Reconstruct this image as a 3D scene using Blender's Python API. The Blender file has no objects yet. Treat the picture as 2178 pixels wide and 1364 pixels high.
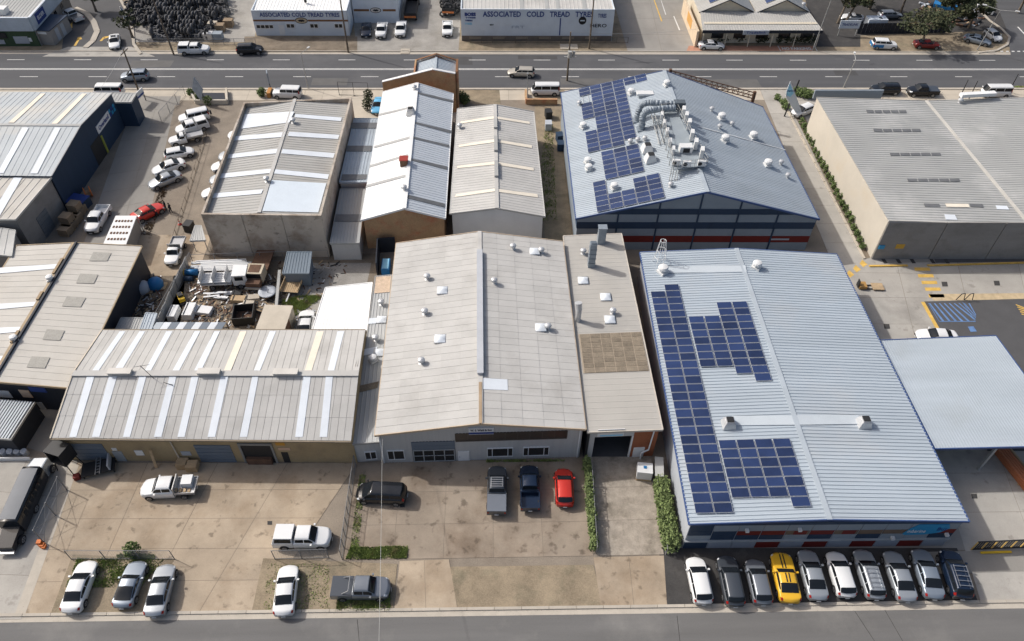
import bpy, math, random
from mathutils import Vector, Matrix
rnd = random.Random(7)
R = math.radians
sc = bpy.context.scene

# ---------------------------------------------------------------- camera, sky, sun, exposure
CAM_H = 66.0
FPX, CX, CY = 1620.0, 1089.0, 682.0           # focal length in photo pixels, image centre
PITCH, YAW, ROLL = R(46.58), R(2.20), R(1.118)
_cp, _sp = math.cos(PITCH), math.sin(PITCH)
FWD = Vector((math.sin(YAW)*_cp, math.cos(YAW)*_cp, -_sp))
_r0 = Vector((math.cos(YAW), -math.sin(YAW), 0)); _u0 = _r0.cross(FWD)
RGT = math.cos(ROLL)*_r0 + math.sin(ROLL)*_u0
UPV = -math.sin(ROLL)*_r0 + math.cos(ROLL)*_u0
EYE = Vector((0, 0, CAM_H))
cd = bpy.data.cameras.new('camera'); cam = bpy.data.objects.new('camera', cd)
sc.collection.objects.link(cam); sc.camera = cam
cd.sensor_width = 36; cd.lens = FPX/2178*36; cd.clip_start = 0.5; cd.clip_end = 2000
cam.matrix_world = Matrix(((RGT.x, UPV.x, -FWD.x, 0), (RGT.y, UPV.y, -FWD.y, 0), (RGT.z, UPV.z, -FWD.z, CAM_H), (0, 0, 0, 1)))

SUN_EL, SHADOW_AZ = R(42), R(-25)             # shadows run right and a little towards the camera
sund = Vector((-math.cos(SHADOW_AZ)*math.cos(SUN_EL), -math.sin(SHADOW_AZ)*math.cos(SUN_EL), math.sin(SUN_EL)))
w = bpy.data.worlds.new('World'); sc.world = w; w.use_nodes = True
nt = w.node_tree; bg = nt.nodes['Background']
sky = nt.nodes.new('ShaderNodeTexSky'); sky.sky_type = 'NISHITA'; sky.sun_disc = False
sky.sun_elevation = SUN_EL; sky.sun_rotation = math.atan2(sund.x, sund.y)
sky.air_density = 1.0; sky.dust_density = 6.0; sky.ozone_density = 1.0
nt.links.new(sky.outputs[0], bg.inputs[0]); bg.inputs[1].default_value = 0.12
sd = bpy.data.lights.new('sun', 'SUN'); so = bpy.data.objects.new('sun', sd); sc.collection.objects.link(so)
sd.energy = 3.1; sd.angle = R(1.3); sd.color = (1.0, 0.97, 0.93)
so.rotation_euler = sund.to_track_quat('Z', 'Y').to_euler()
sc.view_settings.view_transform = 'Standard'; sc.view_settings.look = 'None'
sc.view_settings.exposure = 0.06; sc.view_settings.gamma = 1

# ---------------------------------------------------------------- helpers
def ray(px, py): return (px-CX)/FPX*RGT - (py-CY)/FPX*UPV + FWD
def P(px, py, z=0.0):                          # the world point seen at a photo position, at height z
    d = ray(px, py); return EYE + d*((z-CAM_H)/d.z)
def hitplane(px, py, o, n):
    d = ray(px, py); return EYE + d*((o-EYE).dot(n)/d.dot(n))

MATS = {}
def mat(name, col, rough=0.75, var=0.12, scale=0.6, metal=0.0, fine=0.06, bump=0.0, streak=None, spec=0.35,
        stain=None, stain_scale=0.25, stain_lo=0.52, rand=0.0, coat=0.0, obj=False, spots=None):
    if name in MATS: return MATS[name]
    m = bpy.data.materials.new(name); m.use_nodes = True; N = m.node_tree; L = N.links
    b = N.nodes['Principled BSDF']; b.inputs['Roughness'].default_value = rough
    b.inputs['Metallic'].default_value = metal; b.inputs['Specular IOR Level'].default_value = spec
    if coat: b.inputs['Coat Weight'].default_value = coat; b.inputs['Coat Roughness'].default_value = 0.08
    def new(t): return N.nodes.new(t)
    if obj:
        tc = new('ShaderNodeTexCoord'); pos = tc.outputs['Object']
    else:
        g = new('ShaderNodeNewGeometry'); pos = g.outputs['Position']
    if streak:
        mp = new('ShaderNodeMapping'); mp.inputs['Scale'].default_value = streak; L.new(pos, mp.inputs[0]); spos = mp.outputs[0]
    else: spos = pos
    def noise(v, s, d=4, r=0.6):
        n = new('ShaderNodeTexNoise'); n.inputs['Scale'].default_value = s; n.inputs['Detail'].default_value = d
        n.inputs['Roughness'].default_value = r; L.new(v, n.inputs['Vector']); return n.outputs['Fac']
    def math_(op, a, bb):
        k = new('ShaderNodeMath'); k.operation = op
        for i, x in enumerate((a, bb)):
            if isinstance(x, (int, float)): k.inputs[i].default_value = x
            else: L.new(x, k.inputs[i])
        return k.outputs[0]
    f = math_('MULTIPLY', math_('SUBTRACT', noise(spos, scale), 0.5), 2*var*2)
    f2 = math_('MULTIPLY', math_('SUBTRACT', noise(pos, 9.0 if not obj else 25.0, 3), 0.5), 2*fine*2)
    v = math_('ADD', math_('ADD', f, f2), 1.0)
    if rand:
        oi = new('ShaderNodeObjectInfo'); v = math_('ADD', v, math_('MULTIPLY', math_('SUBTRACT', oi.outputs['Random'], 0.5), rand*2))
    cc = None
    if stain:
        rp = new('ShaderNodeValToRGB'); rp.color_ramp.elements[0].position = stain_lo; rp.color_ramp.elements[1].position = stain_lo+0.2
        L.new(noise(pos, stain_scale, 6, 0.65), rp.inputs[0])
        mx = new('ShaderNodeMix'); mx.data_type = 'RGBA'; mx.inputs[6].default_value = (*col, 1); mx.inputs[7].default_value = (*stain, 1)
        L.new(rp.outputs[0], mx.inputs[0]); cc = mx.outputs[2]
    if spots:
        rp = new('ShaderNodeValToRGB'); rp.color_ramp.elements[0].position = spots[2]; rp.color_ramp.elements[1].position = spots[2]+.1
        L.new(noise(pos, spots[1], 3, .55), rp.inputs[0])
        mx = new('ShaderNodeMix'); mx.data_type = 'RGBA'; mx.inputs[7].default_value = (*spots[0], 1)
        if cc is None: mx.inputs[6].default_value = (*col, 1)
        else: L.new(cc, mx.inputs[6])
        L.new(math_('MULTIPLY', rp.outputs[0], .6), mx.inputs[0]); cc = mx.outputs[2]
    sc_ = new('ShaderNodeVectorMath'); sc_.operation = 'SCALE'
    if cc is not None: L.new(cc, sc_.inputs[0])
    else: sc_.inputs[0].default_value = col
    L.new(v, sc_.inputs['Scale']); L.new(sc_.outputs[0], b.inputs['Base Color'])
    if bump:
        bp = new('ShaderNodeBump'); bp.inputs['Strength'].default_value = 0.6; bp.inputs['Distance'].default_value = bump
        L.new(noise(pos, 6.0, 5), bp.inputs['Height']); L.new(bp.outputs[0], b.inputs['Normal'])
    MATS[name] = m; return m

ORG = {}
def tag(o, label=None, cat=None, group=None, kind=None):
    if label: o['label'] = label
    if cat: o['category'] = cat
    if group: o['group'] = group
    if kind: o['kind'] = kind
    return o
def thing(name, loc, label=None, cat=None, group=None, rz=0.0, kind=None):
    o = bpy.data.objects.new(name, None); sc.collection.objects.link(o)
    o.empty_display_size = 0.3; o.location = loc; o.rotation_euler = (0, 0, rz); ORG[o] = Vector(loc)
    return tag(o, label, cat, group, kind)
class MB:
    def __init__(s): s.v = []; s.f = []; s.m = []
    def face(s, pts, m=0):
        i = len(s.v); s.v += [tuple(p) for p in pts]; s.f.append(tuple(range(i, i+len(pts)))); s.m.append(m)
    def hexa(s, b, t, m=0):                    # b, t: 4 points each, counter-clockwise seen from above
        i = len(s.v); s.v += [tuple(p) for p in b]+[tuple(p) for p in t]
        for q in ((3, 2, 1, 0), (4, 5, 6, 7), (0, 1, 5, 4), (1, 2, 6, 5), (2, 3, 7, 6), (3, 0, 4, 7)):
            s.f.append(tuple(i+k for k in q)); s.m.append(m)
    def box(s, x0, x1, y0, y1, z0, z1, m=0):
        s.hexa([(x0, y0, z0), (x1, y0, z0), (x1, y1, z0), (x0, y1, z0)], [(x0, y0, z1), (x1, y0, z1), (x1, y1, z1), (x0, y1, z1)], m)
    def beam(s, a, b, wd, h, m=0, up=(0, 0, 1), lift=0.0):   # a bar from a to b, wd wide, h high, resting on a-b (+lift)
        a = Vector(a); b = Vector(b); d = (b-a).normalized(); sd_ = d.cross(Vector(up))
        if sd_.length < 1e-4: sd_ = Vector((1, 0, 0))
        sd_.normalize(); u = sd_.cross(d).normalized(); x = sd_*wd/2; y = u*h; a = a+u*lift; b = b+u*lift
        s.hexa([a-x, a+x, b+x, b-x][::1], [a-x+y, a+x+y, b+x+y, b-x+y], m)
    def tube(s, a, b, r0, r1=None, n=8, m=0, caps=True):
        r1 = r0 if r1 is None else r1; a = Vector(a); b = Vector(b); d = (b-a).normalized()
        x = d.orthogonal().normalized(); y = d.cross(x); i = len(s.v)
        for c, r in ((a, r0), (b, r1)):
            for k in range(n):
                t = 2*math.pi*k/n; s.v.append(tuple(c + x*(r*math.cos(t)) + y*(r*math.sin(t))))
        for k in range(n):
            s.f.append((i+k, i+(k+1) % n, i+n+(k+1) % n, i+n+k)); s.m.append(m)
        if caps:
            s.f.append(tuple(i+k for k in range(n))[::-1]); s.m.append(m)
            s.f.append(tuple(i+n+k for k in range(n))); s.m.append(m)
    def lathe(s, c, prof, n=10, m=0):
        i = len(s.v); c = Vector(c)
        for (r, z) in prof:
            for k in range(n):
                t = 2*math.pi*k/n; s.v.append((c.x+r*math.cos(t), c.y+r*math.sin(t), c.z+z))
        for j in range(len(prof)-1):
            for k in range(n):
                s.f.append((i+j*n+k, i+j*n+(k+1) % n, i+(j+1)*n+(k+1) % n, i+(j+1)*n+k)); s.m.append(m)
        s.f.append(tuple(i+(len(prof)-1)*n+k for k in range(n))); s.m.append(m)
    def grid(s, pts, m=0):                     # pts[row][col]
        i = len(s.v); nr, ncl = len(pts), len(pts[0])
        for row in pts: s.v += [tuple(p) for p in row]
        for a in range(nr-1):
            for b in range(ncl-1):
                s.f.append((i+a*ncl+b, i+a*ncl+b+1, i+(a+1)*ncl+b+1, i+(a+1)*ncl+b)); s.m.append(m)
    def mesh(s, name, mats, smooth=False, org=None):
        me = bpy.data.meshes.new(name); o = org or Vector((0, 0, 0))
        me.from_pydata([(v[0]-o[0], v[1]-o[1], v[2]-o[2]) for v in s.v], [], s.f)
        for mm in (mats if isinstance(mats, (list, tuple)) else [mats]): me.materials.append(mm)
        if any(s.m): me.polygons.foreach_set('material_index', s.m)
        if smooth: me.polygons.foreach_set('use_smooth', [True]*len(me.polygons))
        me.update(); return me
    def build(s, name, mats, parent=None, label=None, cat=None, group=None, kind=None, smooth=False):
        root = parent
        while root is not None and root not in ORG: root = root.parent
        if root is not None: org = ORG[root]
        elif s.v and not kind:
            xs = [v[0] for v in s.v]; ys = [v[1] for v in s.v]; zs = [v[2] for v in s.v]
            org = Vector(((min(xs)+max(xs))/2, (min(ys)+max(ys))/2, min(zs)))
        else: org = Vector((0, 0, 0))
        o = bpy.data.objects.new(name, s.mesh(name, mats, smooth, org)); sc.collection.objects.link(o)
        if parent is not None: o.parent = parent
        else: o.location = org; ORG[o] = org
        return tag(o, label, cat, group, kind)
def inst(name, me, parent=None, loc=(0, 0, 0), rot=None, scale=None, label=None, cat=None, group=None):
    o = bpy.data.objects.new(name, me); sc.collection.objects.link(o); o.location = loc
    if rot is not None: o.rotation_euler = rot
    if scale is not None: o.scale = scale
    if parent is not None: o.parent = parent
    return tag(o, label, cat, group)
def textmesh(txt, size, bold=0.0):
    c = bpy.data.curves.new('lettering', 'FONT'); c.body = txt; c.size = size; c.align_x = 'CENTER'; c.align_y = 'CENTER'
    c.offset = bold; c.extrude = 0.008; c.resolution_u = 2
    o = bpy.data.objects.new('t', c); sc.collection.objects.link(o)
    bpy.context.view_layer.update()
    me = bpy.data.meshes.new_from_object(o); bpy.data.objects.remove(o); return me
def put_text(txt, size, pos, xdir, updir, m, parent, bold=0.0, width=None, name='lettering'):
    me = textmesh(txt, size, bold); me.materials.clear(); me.materials.append(m)
    x = Vector(xdir).normalized(); y = Vector(updir).normalized(); z = x.cross(y)
    sx = 1.0
    if width:
        xs = [v.co.x for v in me.vertices]; sx = width/(max(xs)-min(xs))
    root = parent
    while root is not None and root not in ORG: root = root.parent
    org = ORG[root] if root is not None else Vector((0, 0, 0))
    o = bpy.data.objects.new(name, me); sc.collection.objects.link(o)
    for v in me.vertices: v.co = (x*(v.co.x*sx) + y*v.co.y + z*(v.co.z+0.012)) + Vector(pos) - org
    o.parent = parent; return o

# ---------------------------------------------------------------- materials
asphalt = mat('asphalt', (.088, .09, .096), .9, .16, .16, streak=(.08, 1.9, 1), fine=.06, bump=.01, stain=(.125, .125, .13), stain_scale=.07)
asphalt2 = mat('street_asphalt', (.145, .143, .14), .9, .15, .35, streak=(.12, 1.4, 1), fine=.05, bump=.01, stain=(.2, .195, .185), stain_scale=.12)
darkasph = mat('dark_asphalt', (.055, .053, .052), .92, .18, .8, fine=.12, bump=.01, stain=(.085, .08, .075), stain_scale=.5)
parkasph = mat('car_park_asphalt', (.085, .085, .088), .9, .10, .4, fine=.06)
paint = mat('road_paint', (.62, .62, .60), .8, .15, 2.0, fine=.15)
yellow = mat('yellow_paint', (.62, .40, .10), .8, .22, 1.5, fine=.15)
bluepaint = mat('blue_paint', (.12, .22, .42), .8, .2, 1.5)
concT = mat('tan_concrete', (.385, .315, .235), .9, .2, .28, fine=.07, stain=(.27, .205, .14), stain_scale=.13, stain_lo=.47, rand=.05, spots=((.11, .085, .06), .9, .60))
concA = mat('worn_concrete', (.29, .242, .19), .9, .2, .35, fine=.07, stain=(.20, .155, .115), stain_scale=.2, stain_lo=.46, rand=.05, spots=((.07, .055, .042), .8, .59))
concD = mat('driveway_concrete', (.33, .29, .24), .92, .25, 1.2, fine=.14, stain=(.19, .165, .13), stain_scale=.5, stain_lo=.5)
concP = mat('pale_concrete', (.385, .365, .33), .88, .14, .3, fine=.06, stain=(.29, .275, .25), stain_scale=.18, stain_lo=.5, rand=.05, spots=((.2, .185, .165), .7, .62))
concG = mat('grey_concrete', (.28, .265, .24), .9, .14, .25, streak=(1, .35, 1), fine=.05, stain=(.24, .225, .205), stain_scale=.2, rand=.04)
joint = mat('joint_dirt', (.20, .17, .135), .95, .1)
lapm = mat('sheet_lap', (.34, .33, .31), .9, .1)
kerbm = mat('kerb_concrete', (.44, .40, .34), .9, .12, .8, fine=.05, rand=.06)
footp = mat('footpath_concrete', (.47, .42, .345), .9, .10, .4, fine=.05, rand=.05)
gravel = mat('gravel', (.235, .20, .16), .95, .2, .35, fine=.18, bump=.03, stain=(.20, .165, .13), stain_scale=.12)
gravelg = mat('grey_gravel', (.30, .285, .26), .95, .2, .35, fine=.18, bump=.03, stain=(.21, .195, .17), stain_scale=.15)
dirt = mat('dirt', (.20, .165, .125), .95, .25, .5, fine=.2, bump=.04, stain=(.115, .09, .065), stain_scale=.3, stain_lo=.48)
verge = mat('dry_verge', (.265, .215, .15), .95, .3, .5, fine=.2, bump=.03, stain=(.18, .16, .11), stain_scale=.4)
grassm = mat('grass_blades', (.25, .31, .10), .9, .3, 1.2, fine=.2, stain=(.30, .26, .13), stain_scale=.8)
leafm = mat('leaves', (.10, .14, .045), .8, .35, 1.5, fine=.3)
leafd = mat('dark_leaves', (.04, .05, .022), .8, .35, 1.2, fine=.3, stain=(.09, .065, .03), stain_scale=.5)
hedgem = mat('hedge_leaves', (.16, .21, .075), .8, .35, 1.2, fine=.35, stain=(.09, .12, .045), stain_scale=1.6, stain_lo=.45)
dryleaf = mat('dry_leaves', (.15, .10, .055), .9, .3, 1.5, fine=.3)
barkm = mat('bark', (.16, .13, .10), .95, .2, 2.0)
pinebark = mat('pole_timber', (.15, .12, .09), .9, .15, 1.0)
fibro = mat('fibre_cement', (.475, .468, .448), .9, .09, .3, fine=.04, stain=(.40, .39, .37), stain_scale=.18, rand=.04)
fibrog = mat('grey_fibre_cement', (.40, .395, .375), .9, .09, .3, fine=.04, stain=(.38, .37, .345), stain_scale=.2, rand=.05)
fibrob = mat('beige_fibre_cement', (.50, .48, .44), .9, .07, .3, fine=.04, stain=(.44, .415, .37), stain_scale=.2, rand=.04)
sheetw = mat('white_roof_sheet', (.85, .85, .83), .55, .05, .5, fine=.03, rand=.03)
skyl = mat('translucent_sheet', (.66, .705, .75), .5, .06, .8, fine=.03, rand=.04)
skylc = mat('cream_translucent_sheet', (.74, .68, .57), .6, .08, .8, rand=.04)
skyld = mat('dark_translucent_sheet', (.14, .145, .15), .5, .15, 1.5, fine=.1)
skylb = mat('brown_translucent_sheet', (.21, .175, .13), .7, .25, 1.5, fine=.3, rand=.15)
cbblue = mat('blue_grey_steel_roof', (.385, .44, .49), .45, .09, .3, metal=.0, fine=.03, streak=(.25, 1.6, 1), stain=(.42, .455, .485), stain_scale=.12)
cbblue2 = mat('weathered_blue_grey_roof', (.385, .435, .48), .5, .09, .3, fine=.03, streak=(.25, 1.6, 1), stain=(.36, .40, .43), stain_scale=.15)
steelr = mat('galvanised_roof', (.42, .43, .425), .5, .08, .25, fine=.03, stain=(.40, .41, .41), stain_scale=.2)
steelg = mat('grey_steel_roof', (.37, .375, .365), .55, .07, .2, fine=.03, stain=(.46, .46, .445), stain_scale=.1)
zinc = mat('zinc', (.55, .56, .57), .4, .1, 2.0, metal=.4)
duct = mat('duct_steel', (.25, .29, .33), .5, .15, 2.0, metal=.15)
ventw = mat('white_vent', (.66, .67, .67), .5, .05)
cladg = mat('grey_cladding', (.50, .50, .49), .7, .06, .5, streak=(6, 6, .2))
tanwall = mat('khaki_block_wall', (.36, .28, .165), .9, .12, .5, fine=.08, stain=(.28, .22, .14), stain_scale=.4)
tilt = mat('tilt_up_concrete', (.47, .42, .36), .9, .12, .35, fine=.06, stain=(.27, .215, .165), stain_scale=.3, stain_lo=.46, spots=((.14, .12, .10), 1.1, .62))
tiltg = mat('grey_tilt_up_concrete', (.27, .26, .245), .9, .12, .5, streak=(.4, 1, 1.5), fine=.08, stain=(.21, .20, .185), stain_scale=.4)
tiltl = mat('light_tilt_up_concrete', (.52, .48, .41), .9, .08, .3, fine=.04, stain=(.46, .40, .31), stain_scale=.15)
navy = mat('navy_paint', (.022, .045, .085), .6, .1, .5, streak=(3, 3, .3))
navyd = mat('dark_navy_cladding', (.017, .022, .034), .6, .12, .8, streak=(4, 4, .2))
navyt = mat('navy_trim', (.05, .09, .22), .5, .05)
panelg = mat('grey_wall_panel', (.25, .29, .33), .7, .06, .6)
panell = mat('pale_wall_panel', (.40, .43, .47), .7, .06, .6)
redwall = mat('dark_red_panel', (.16, .018, .014), .65, .12, .8)
brickm = mat('red_brick', (.30, .105, .05), .9, .15, .6, fine=.18, stain=(.22, .09, .05), stain_scale=.6)
brickb = mat('buff_brick', (.42, .27, .15), .9, .15, .6, fine=.2, stain=(.42, .16, .09), stain_scale=.45, stain_lo=.5)
creamw = mat('cream_render', (.60, .54, .43), .9, .08, .4)
whitew = mat('white_paint', (.72, .73, .73), .7, .06, .5, fine=.03)
bluewhite = mat('pale_blue_white_wall', (.62, .68, .74), .7, .06, .4, fine=.03, stain=(.56, .60, .64), stain_scale=.3)
greenw = mat('dark_green_wall', (.05, .085, .045), .8, .12, .7)
glass = mat('window_glass', (.018, .022, .026), .08, .0, fine=0, spec=.6)
carglass = mat('car_glass', (.012, .015, .019), .06, .0, fine=0, spec=.35)
doorb = mat('blue_grey_door', (.145, .18, .225), .55, .06, .7)
rubber = mat('tyre_rubber', (.028, .028, .03), .85, .15, 3.0, obj=True)
darkv = mat('dark_trim', (.025, .026, .028), .6, .05)
alloy = mat('alloy', (.45, .46, .47), .35, 0, metal=.7, fine=0)
redl = mat('tail_lamp', (.35, .015, .01), .25, 0, fine=0)
headl = mat('head_lamp', (.65, .68, .70), .15, 0, fine=0)
bluet = mat('sign_blue', (.025, .055, .22), .6, .05)
blackt = mat('sign_black', (.02, .02, .024), .7, .05)
brownt = mat('brown_stripe', (.20, .10, .05), .8, .1)
cyan = mat('cyan_sign', (.03, .27, .50), .5, .08)
cyanl = mat('light_cyan', (.30, .62, .82), .5, .08)
timber = mat('timber', (.42, .31, .19), .85, .2, 1.5, fine=.1)
cardb = mat('cardboard', (.28, .21, .14), .9, .2, 1.5, rand=.15)
rust = mat('rust', (.13, .075, .05), .9, .25, 1.5, fine=.2)
orange = mat('orange_paint', (.60, .16, .03), .6, .1)
bluebar = mat('blue_plastic', (.02, .16, .38), .45, .1)
redp = mat('red_paint', (.30, .035, .025), .5, .1)
yellowp = mat('bright_yellow', (.65, .42, .03), .5, .1)
solar = mat('solar_cell', (.02, .036, .10), .25, .2, .6, fine=.08, spec=.6, rand=.3)
silverf = mat('panel_frame', (.50, .52, .55), .45, .03, metal=.2)
skinm = mat('skin', (.35, .20, .14), .6, 0, fine=0)
cloth1 = mat('dark_clothes', (.02, .022, .028), .9, .1)
hairm = mat('hair', (.03, .02, .015), .8, .1)
rooft = mat('terracotta_patch', (.55, .43, .32), .9, .2, 2.0, fine=.15)
PAINT = {}
def paintm(n, c, r=.32, mt=.25): 
    if n not in PAINT: PAINT[n] = mat('paint_'+n, c, r, .02, 1.0, metal=mt, fine=0, coat=.6, obj=True)
    return PAINT[n]
pw = paintm('white', (.70, .71, .71), .35, 0); ps = paintm('silver', (.36, .39, .42), .32, .4); psb = paintm('silver_blue', (.26, .305, .36), .32, .4)
pg = paintm('grey', (.19, .21, .24), .32, .35); pdg = paintm('charcoal', (.07, .08, .095), .3, .3); pk = paintm('black', (.014, .016, .02), .22, .2)
pn = paintm('navy', (.012, .024, .052), .22, .25); pred = paintm('red', (.55, .035, .022), .3, .1); pye = paintm('yellow', (.72, .42, .03), .3, 0)
ptan = paintm('champagne', (.52, .48, .41), .32, .35); pdr = paintm('dark_red', (.20, .015, .012), .35, .1); pcy = paintm('sky_blue', (.12, .42, .68), .4, 0)
pcream = paintm('cream', (.55, .48, .36), .6, 0)

# ---------------------------------------------------------------- ground
def flat(name, pts, lvl, m, label=None, parent=None, kind='structure', worldpts=False):
    mb = MB(); z = 0.004*lvl
    q = [Vector((p[0], p[1], z)) for p in pts] if worldpts else [P(p[0], p[1], 0)+Vector((0, 0, z)) for p in pts]
    a = sum(q[i].x*q[(i+1) % len(q)].y - q[(i+1) % len(q)].x*q[i].y for i in range(len(q)))
    mb.face(q if a > 0 else q[::-1])
    return mb.build(name, m, parent, kind=None if parent else kind, label=label)
def slabs(name, c, nu, nv, lvl, m, gap=.035, label=None, world=False):
    """a paved area cast in bays: a dark bed with every slab its own piece"""
    q = [Vector((a[0], a[1], 0)) if world else P(a[0], a[1], 0) for a in c]
    base = flat(name, [(a.x, a.y) for a in q], lvl, joint, worldpts=True, label=label)
    z = 0.004*(lvl+1)+.006
    def pt(u, v): return (q[0]*(1-u)+q[1]*u)*(1-v) + (q[3]*(1-u)+q[2]*u)*v
    lu = (q[1]-q[0]).length; lv = (q[3]-q[0]).length; gu = gap/lu; gv = gap/lv
    for i in range(nu):
        for j in range(nv):
            u0, u1 = i/nu+gu/2, (i+1)/nu-gu/2; v0, v1 = j/nv+gv/2, (j+1)/nv-gv/2
            pp = [pt(u0, v0), pt(u1, v0), pt(u1, v1), pt(u0, v1)]
            mb = MB(); dz = rnd.uniform(0, .003)
            b = [p+Vector((0, 0, z-.008)) for p in pp]; t = [p+Vector((0, 0, z+dz)) for p in pp]
            a = (pp[1]-pp[0]).cross(pp[3]-pp[0]).z
            if a < 0: b = b[::-1]; t = t[::-1]
            mb.hexa(b, t); mb.build('slab', m, base)
    return base
mb = MB(); mb.face([(-900, -300, 0), (900, -300, 0), (900, 1200, 0), (-900, 1200, 0)]); mb.build('ground', gravel, kind='structure')
RY0, RY1 = 116.15, 127.7
# the main road
flat('main_road', [(-260, RY0), (260, RY0), (260, RY1), (-260, RY1)], 2, asphalt, worldpts=True)
road = bpy.data.objects['main_road']
def mark(x0, x1, y0, y1, z=.012, m=paint, par=road, nm='road_marking'):
    mb = MB(); mb.face([(x0, y0, z), (x1, y0, z), (x1, y1, z), (x0, y1, z)]); return mb.build(nm, m, par)
x = -100
mark(-180, 180, 122.45, 122.62, nm='centre_line'); mark(-180, 180, 122.15, 122.3, nm='centre_line')
for i in range(-9, 10):
    mark(7.75+11.42*i, 10.7+11.42*i, 125.56, 125.71, nm='lane_dash'); mark(16.0-3.7+11.42*i, 16.0-.7+11.42*i, 119.75, 119.9, nm='lane_dash')
flat('road_gutter', [(-260, RY0-.5), (260, RY0-.5), (260, RY0), (-260, RY0)], 3, kerbm, worldpts=True)
flat('far_road_gutter', [(-260, RY1), (260, RY1), (260, RY1+.9), (-260, RY1+.9)], 3, kerbm, worldpts=True)
for nm, y in (('kerb', RY0-.7), ('far_kerb', RY1+.9)):
    kr = thing(nm, (0, y, 0), kind='structure')
    for i in range(-22, 23):
        mb = MB(); mb.box(i*4+.02, i*4+3.98, y, y+.18, 0, .13); mb.build('kerb_stone', kerbm, kr)
# footpath between the road and the lots
slabs('footpath', [(-110, 112.2), (110, 112.2), (110, RY0-.72), (-110, RY0-.72)], 72, 2, 1, footp, world=True)
# bottom street
S0, S1 = P(-300, 1329), P(2478, 1290)
def streetline(x): t = (x-S0.x)/(S1.x-S0.x); return S0.y+(S1.y-S0.y)*t
flat('street', [(-200, -60), (200, -60), (200, streetline(200)), (-200, streetline(-200))], 2, asphalt2, worldpts=True)
flat('street_gutter', [(-100, streetline(-100)), (100, streetline(100)), (100, streetline(100)+.45), (-100, streetline(-100)+.45)], 3, kerbm, worldpts=True)
kr = thing('street_kerb', (0, streetline(0)+.5, 0), kind='structure')
for i in range(-22, 24):
    a, b = i*2.4+.02, i*2.4+2.38; mb = MB()
    ya, yb = streetline(a)+.45, streetline(b)+.45
    mb.hexa([(a, ya, 0), (b, yb, 0), (b, yb+.3, 0), (a, ya+.3, 0)], [(a, ya+.04, .12), (b, yb+.04, .12), (b, yb+.3, .12), (a, ya+.3, .12)])
    mb.build('kerb_stone', kerbm, kr)
st = bpy.data.objects['street']
for a, b in (((1818, 1300), (1860, 1364)), ((1882, 1298), (1920, 1364)), ((760, 1318), (764, 1364)), ((1440, 1310), (1446, 1364))):
    A, B = P(*a), P(*b); B = A+(B-A)*1.6; mb = MB(); mb.beam(A+Vector((0, 0, .009)), B+Vector((0, 0, .009)), .05, .004); mb.build('tar_joint', darkasph, st)

def rpatch(par, x0, x1, y0, y1, m_, nm='asphalt_patch', z=.011):
    mb = MB(); e = rnd.uniform(-.15, .15); mb.face([(x0, y0, z), (x1, y0+e, z), (x1+e, y1, z), (x0-e, y1-e, z)]); mb.build(nm, m_, par)
pa_ = mat('patched_asphalt', (.07, .07, .072), .9, .15, .5); pc_ = mat('faded_street_patch', (.13, .128, .125), .9, .15, .5); pb_ = mat('old_patched_asphalt', (.12, .118, .115), .9, .15, .5)
for a in ((-30, -24, 117, 119.3, pb_), (12, 21, 117.2, 119.2, pb_), (28, 46, 116.4, 118.9, pb_), (-8, -3, 124, 126.8, pa_), (5, 12, 125.9, 127.2, pa_), (60, 64, 120.3, 122, pa_), (-62, -55, 123, 125.4, pb_)): rpatch(road, *a, z=.0095)
for a in ((-20, -12, 22.5, 25, pc_), (22, 30, 21, 24.2, pc_)): rpatch(st, *a)
rough_ = MB()
for _ in range(1400):                          # leaf litter and grit along the gutter and verges
    x_ = rnd.uniform(-45, 50); y_ = streetline(x_)+rnd.choice((rnd.uniform(.3, .46), rnd.uniform(-.5, .1), rnd.uniform(.8, 4.5))); s_ = rnd.uniform(.015, .05); a_ = rnd.uniform(0, 3)
    rough_.face([(x_, y_, .05), (x_+s_, y_+s_*math.sin(a_), .055), (x_+s_*.4, y_+s_, .06)])
rough_.build('leaf_litter', mat('litter', (.12, .09, .05), .9, .3), kind='stuff')

# lots, from left to right
slabs('left_lot_paving', [(-420, 1322), (45, 1318), (165, 985), (-250, 935)], 4, 4, 3, concP)
slabs('forecourt', [(45, 1312), (545, 1306), (760, 985), (165, 985)], 4, 5, 4, concT)
slabs('forecourt_crossing', [(545, 1306), (568, 1306), (700, 1186), (692, 1186)], 1, 1, 4, concT)
flat('back_lot', [(0, 935), (165, 985), (150, 780), (-100, 780)], 5, concG)
flat('kerb_strip', [(30, 1312), (52, 1312), (168, 990), (150, 985)], 9, kerbm)
flat('verge_left', [(108, 1306), (300, 1306), (372, 1190), (155, 1180)], 9, verge)
flat('verge_middle', [(535, 1304), (835, 1302), (845, 1200), (560, 1188)], 9, verge)
flat('verge_right', [(975, 1299), (1285, 1293), (1262, 1202), (955, 1206)], 9, verge)
slabs('crossing_left', [(838, 1302), (974, 1299), (955, 1190), (850, 1194)], 2, 1, 8, concT)
slabs('crossing_right', [(1278, 1293), (1419, 1289), (1412, 1182), (1262, 1186)], 2, 1, 8, concT)
slabs('main_forecourt', [(728, 1192), (1262, 1183), (1240, 975), (757, 985)], 5, 3, 4, concA)
slabs('driveway', [(1270, 1183), (1412, 1180), (1385, 970), (1243, 972)], 1, 3, 4, concD)
flat('wall_foot', [(1400, 1175), (2065, 1170), (2050, 1120), (1400, 1120)], 6, concG)
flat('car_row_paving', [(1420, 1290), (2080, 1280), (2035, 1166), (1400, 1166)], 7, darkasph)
slabs('right_lot_paving', [(2085, 1279), (2700, 1268), (2500, 930), (1980, 930)], 4, 4, 3, concP)
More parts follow.
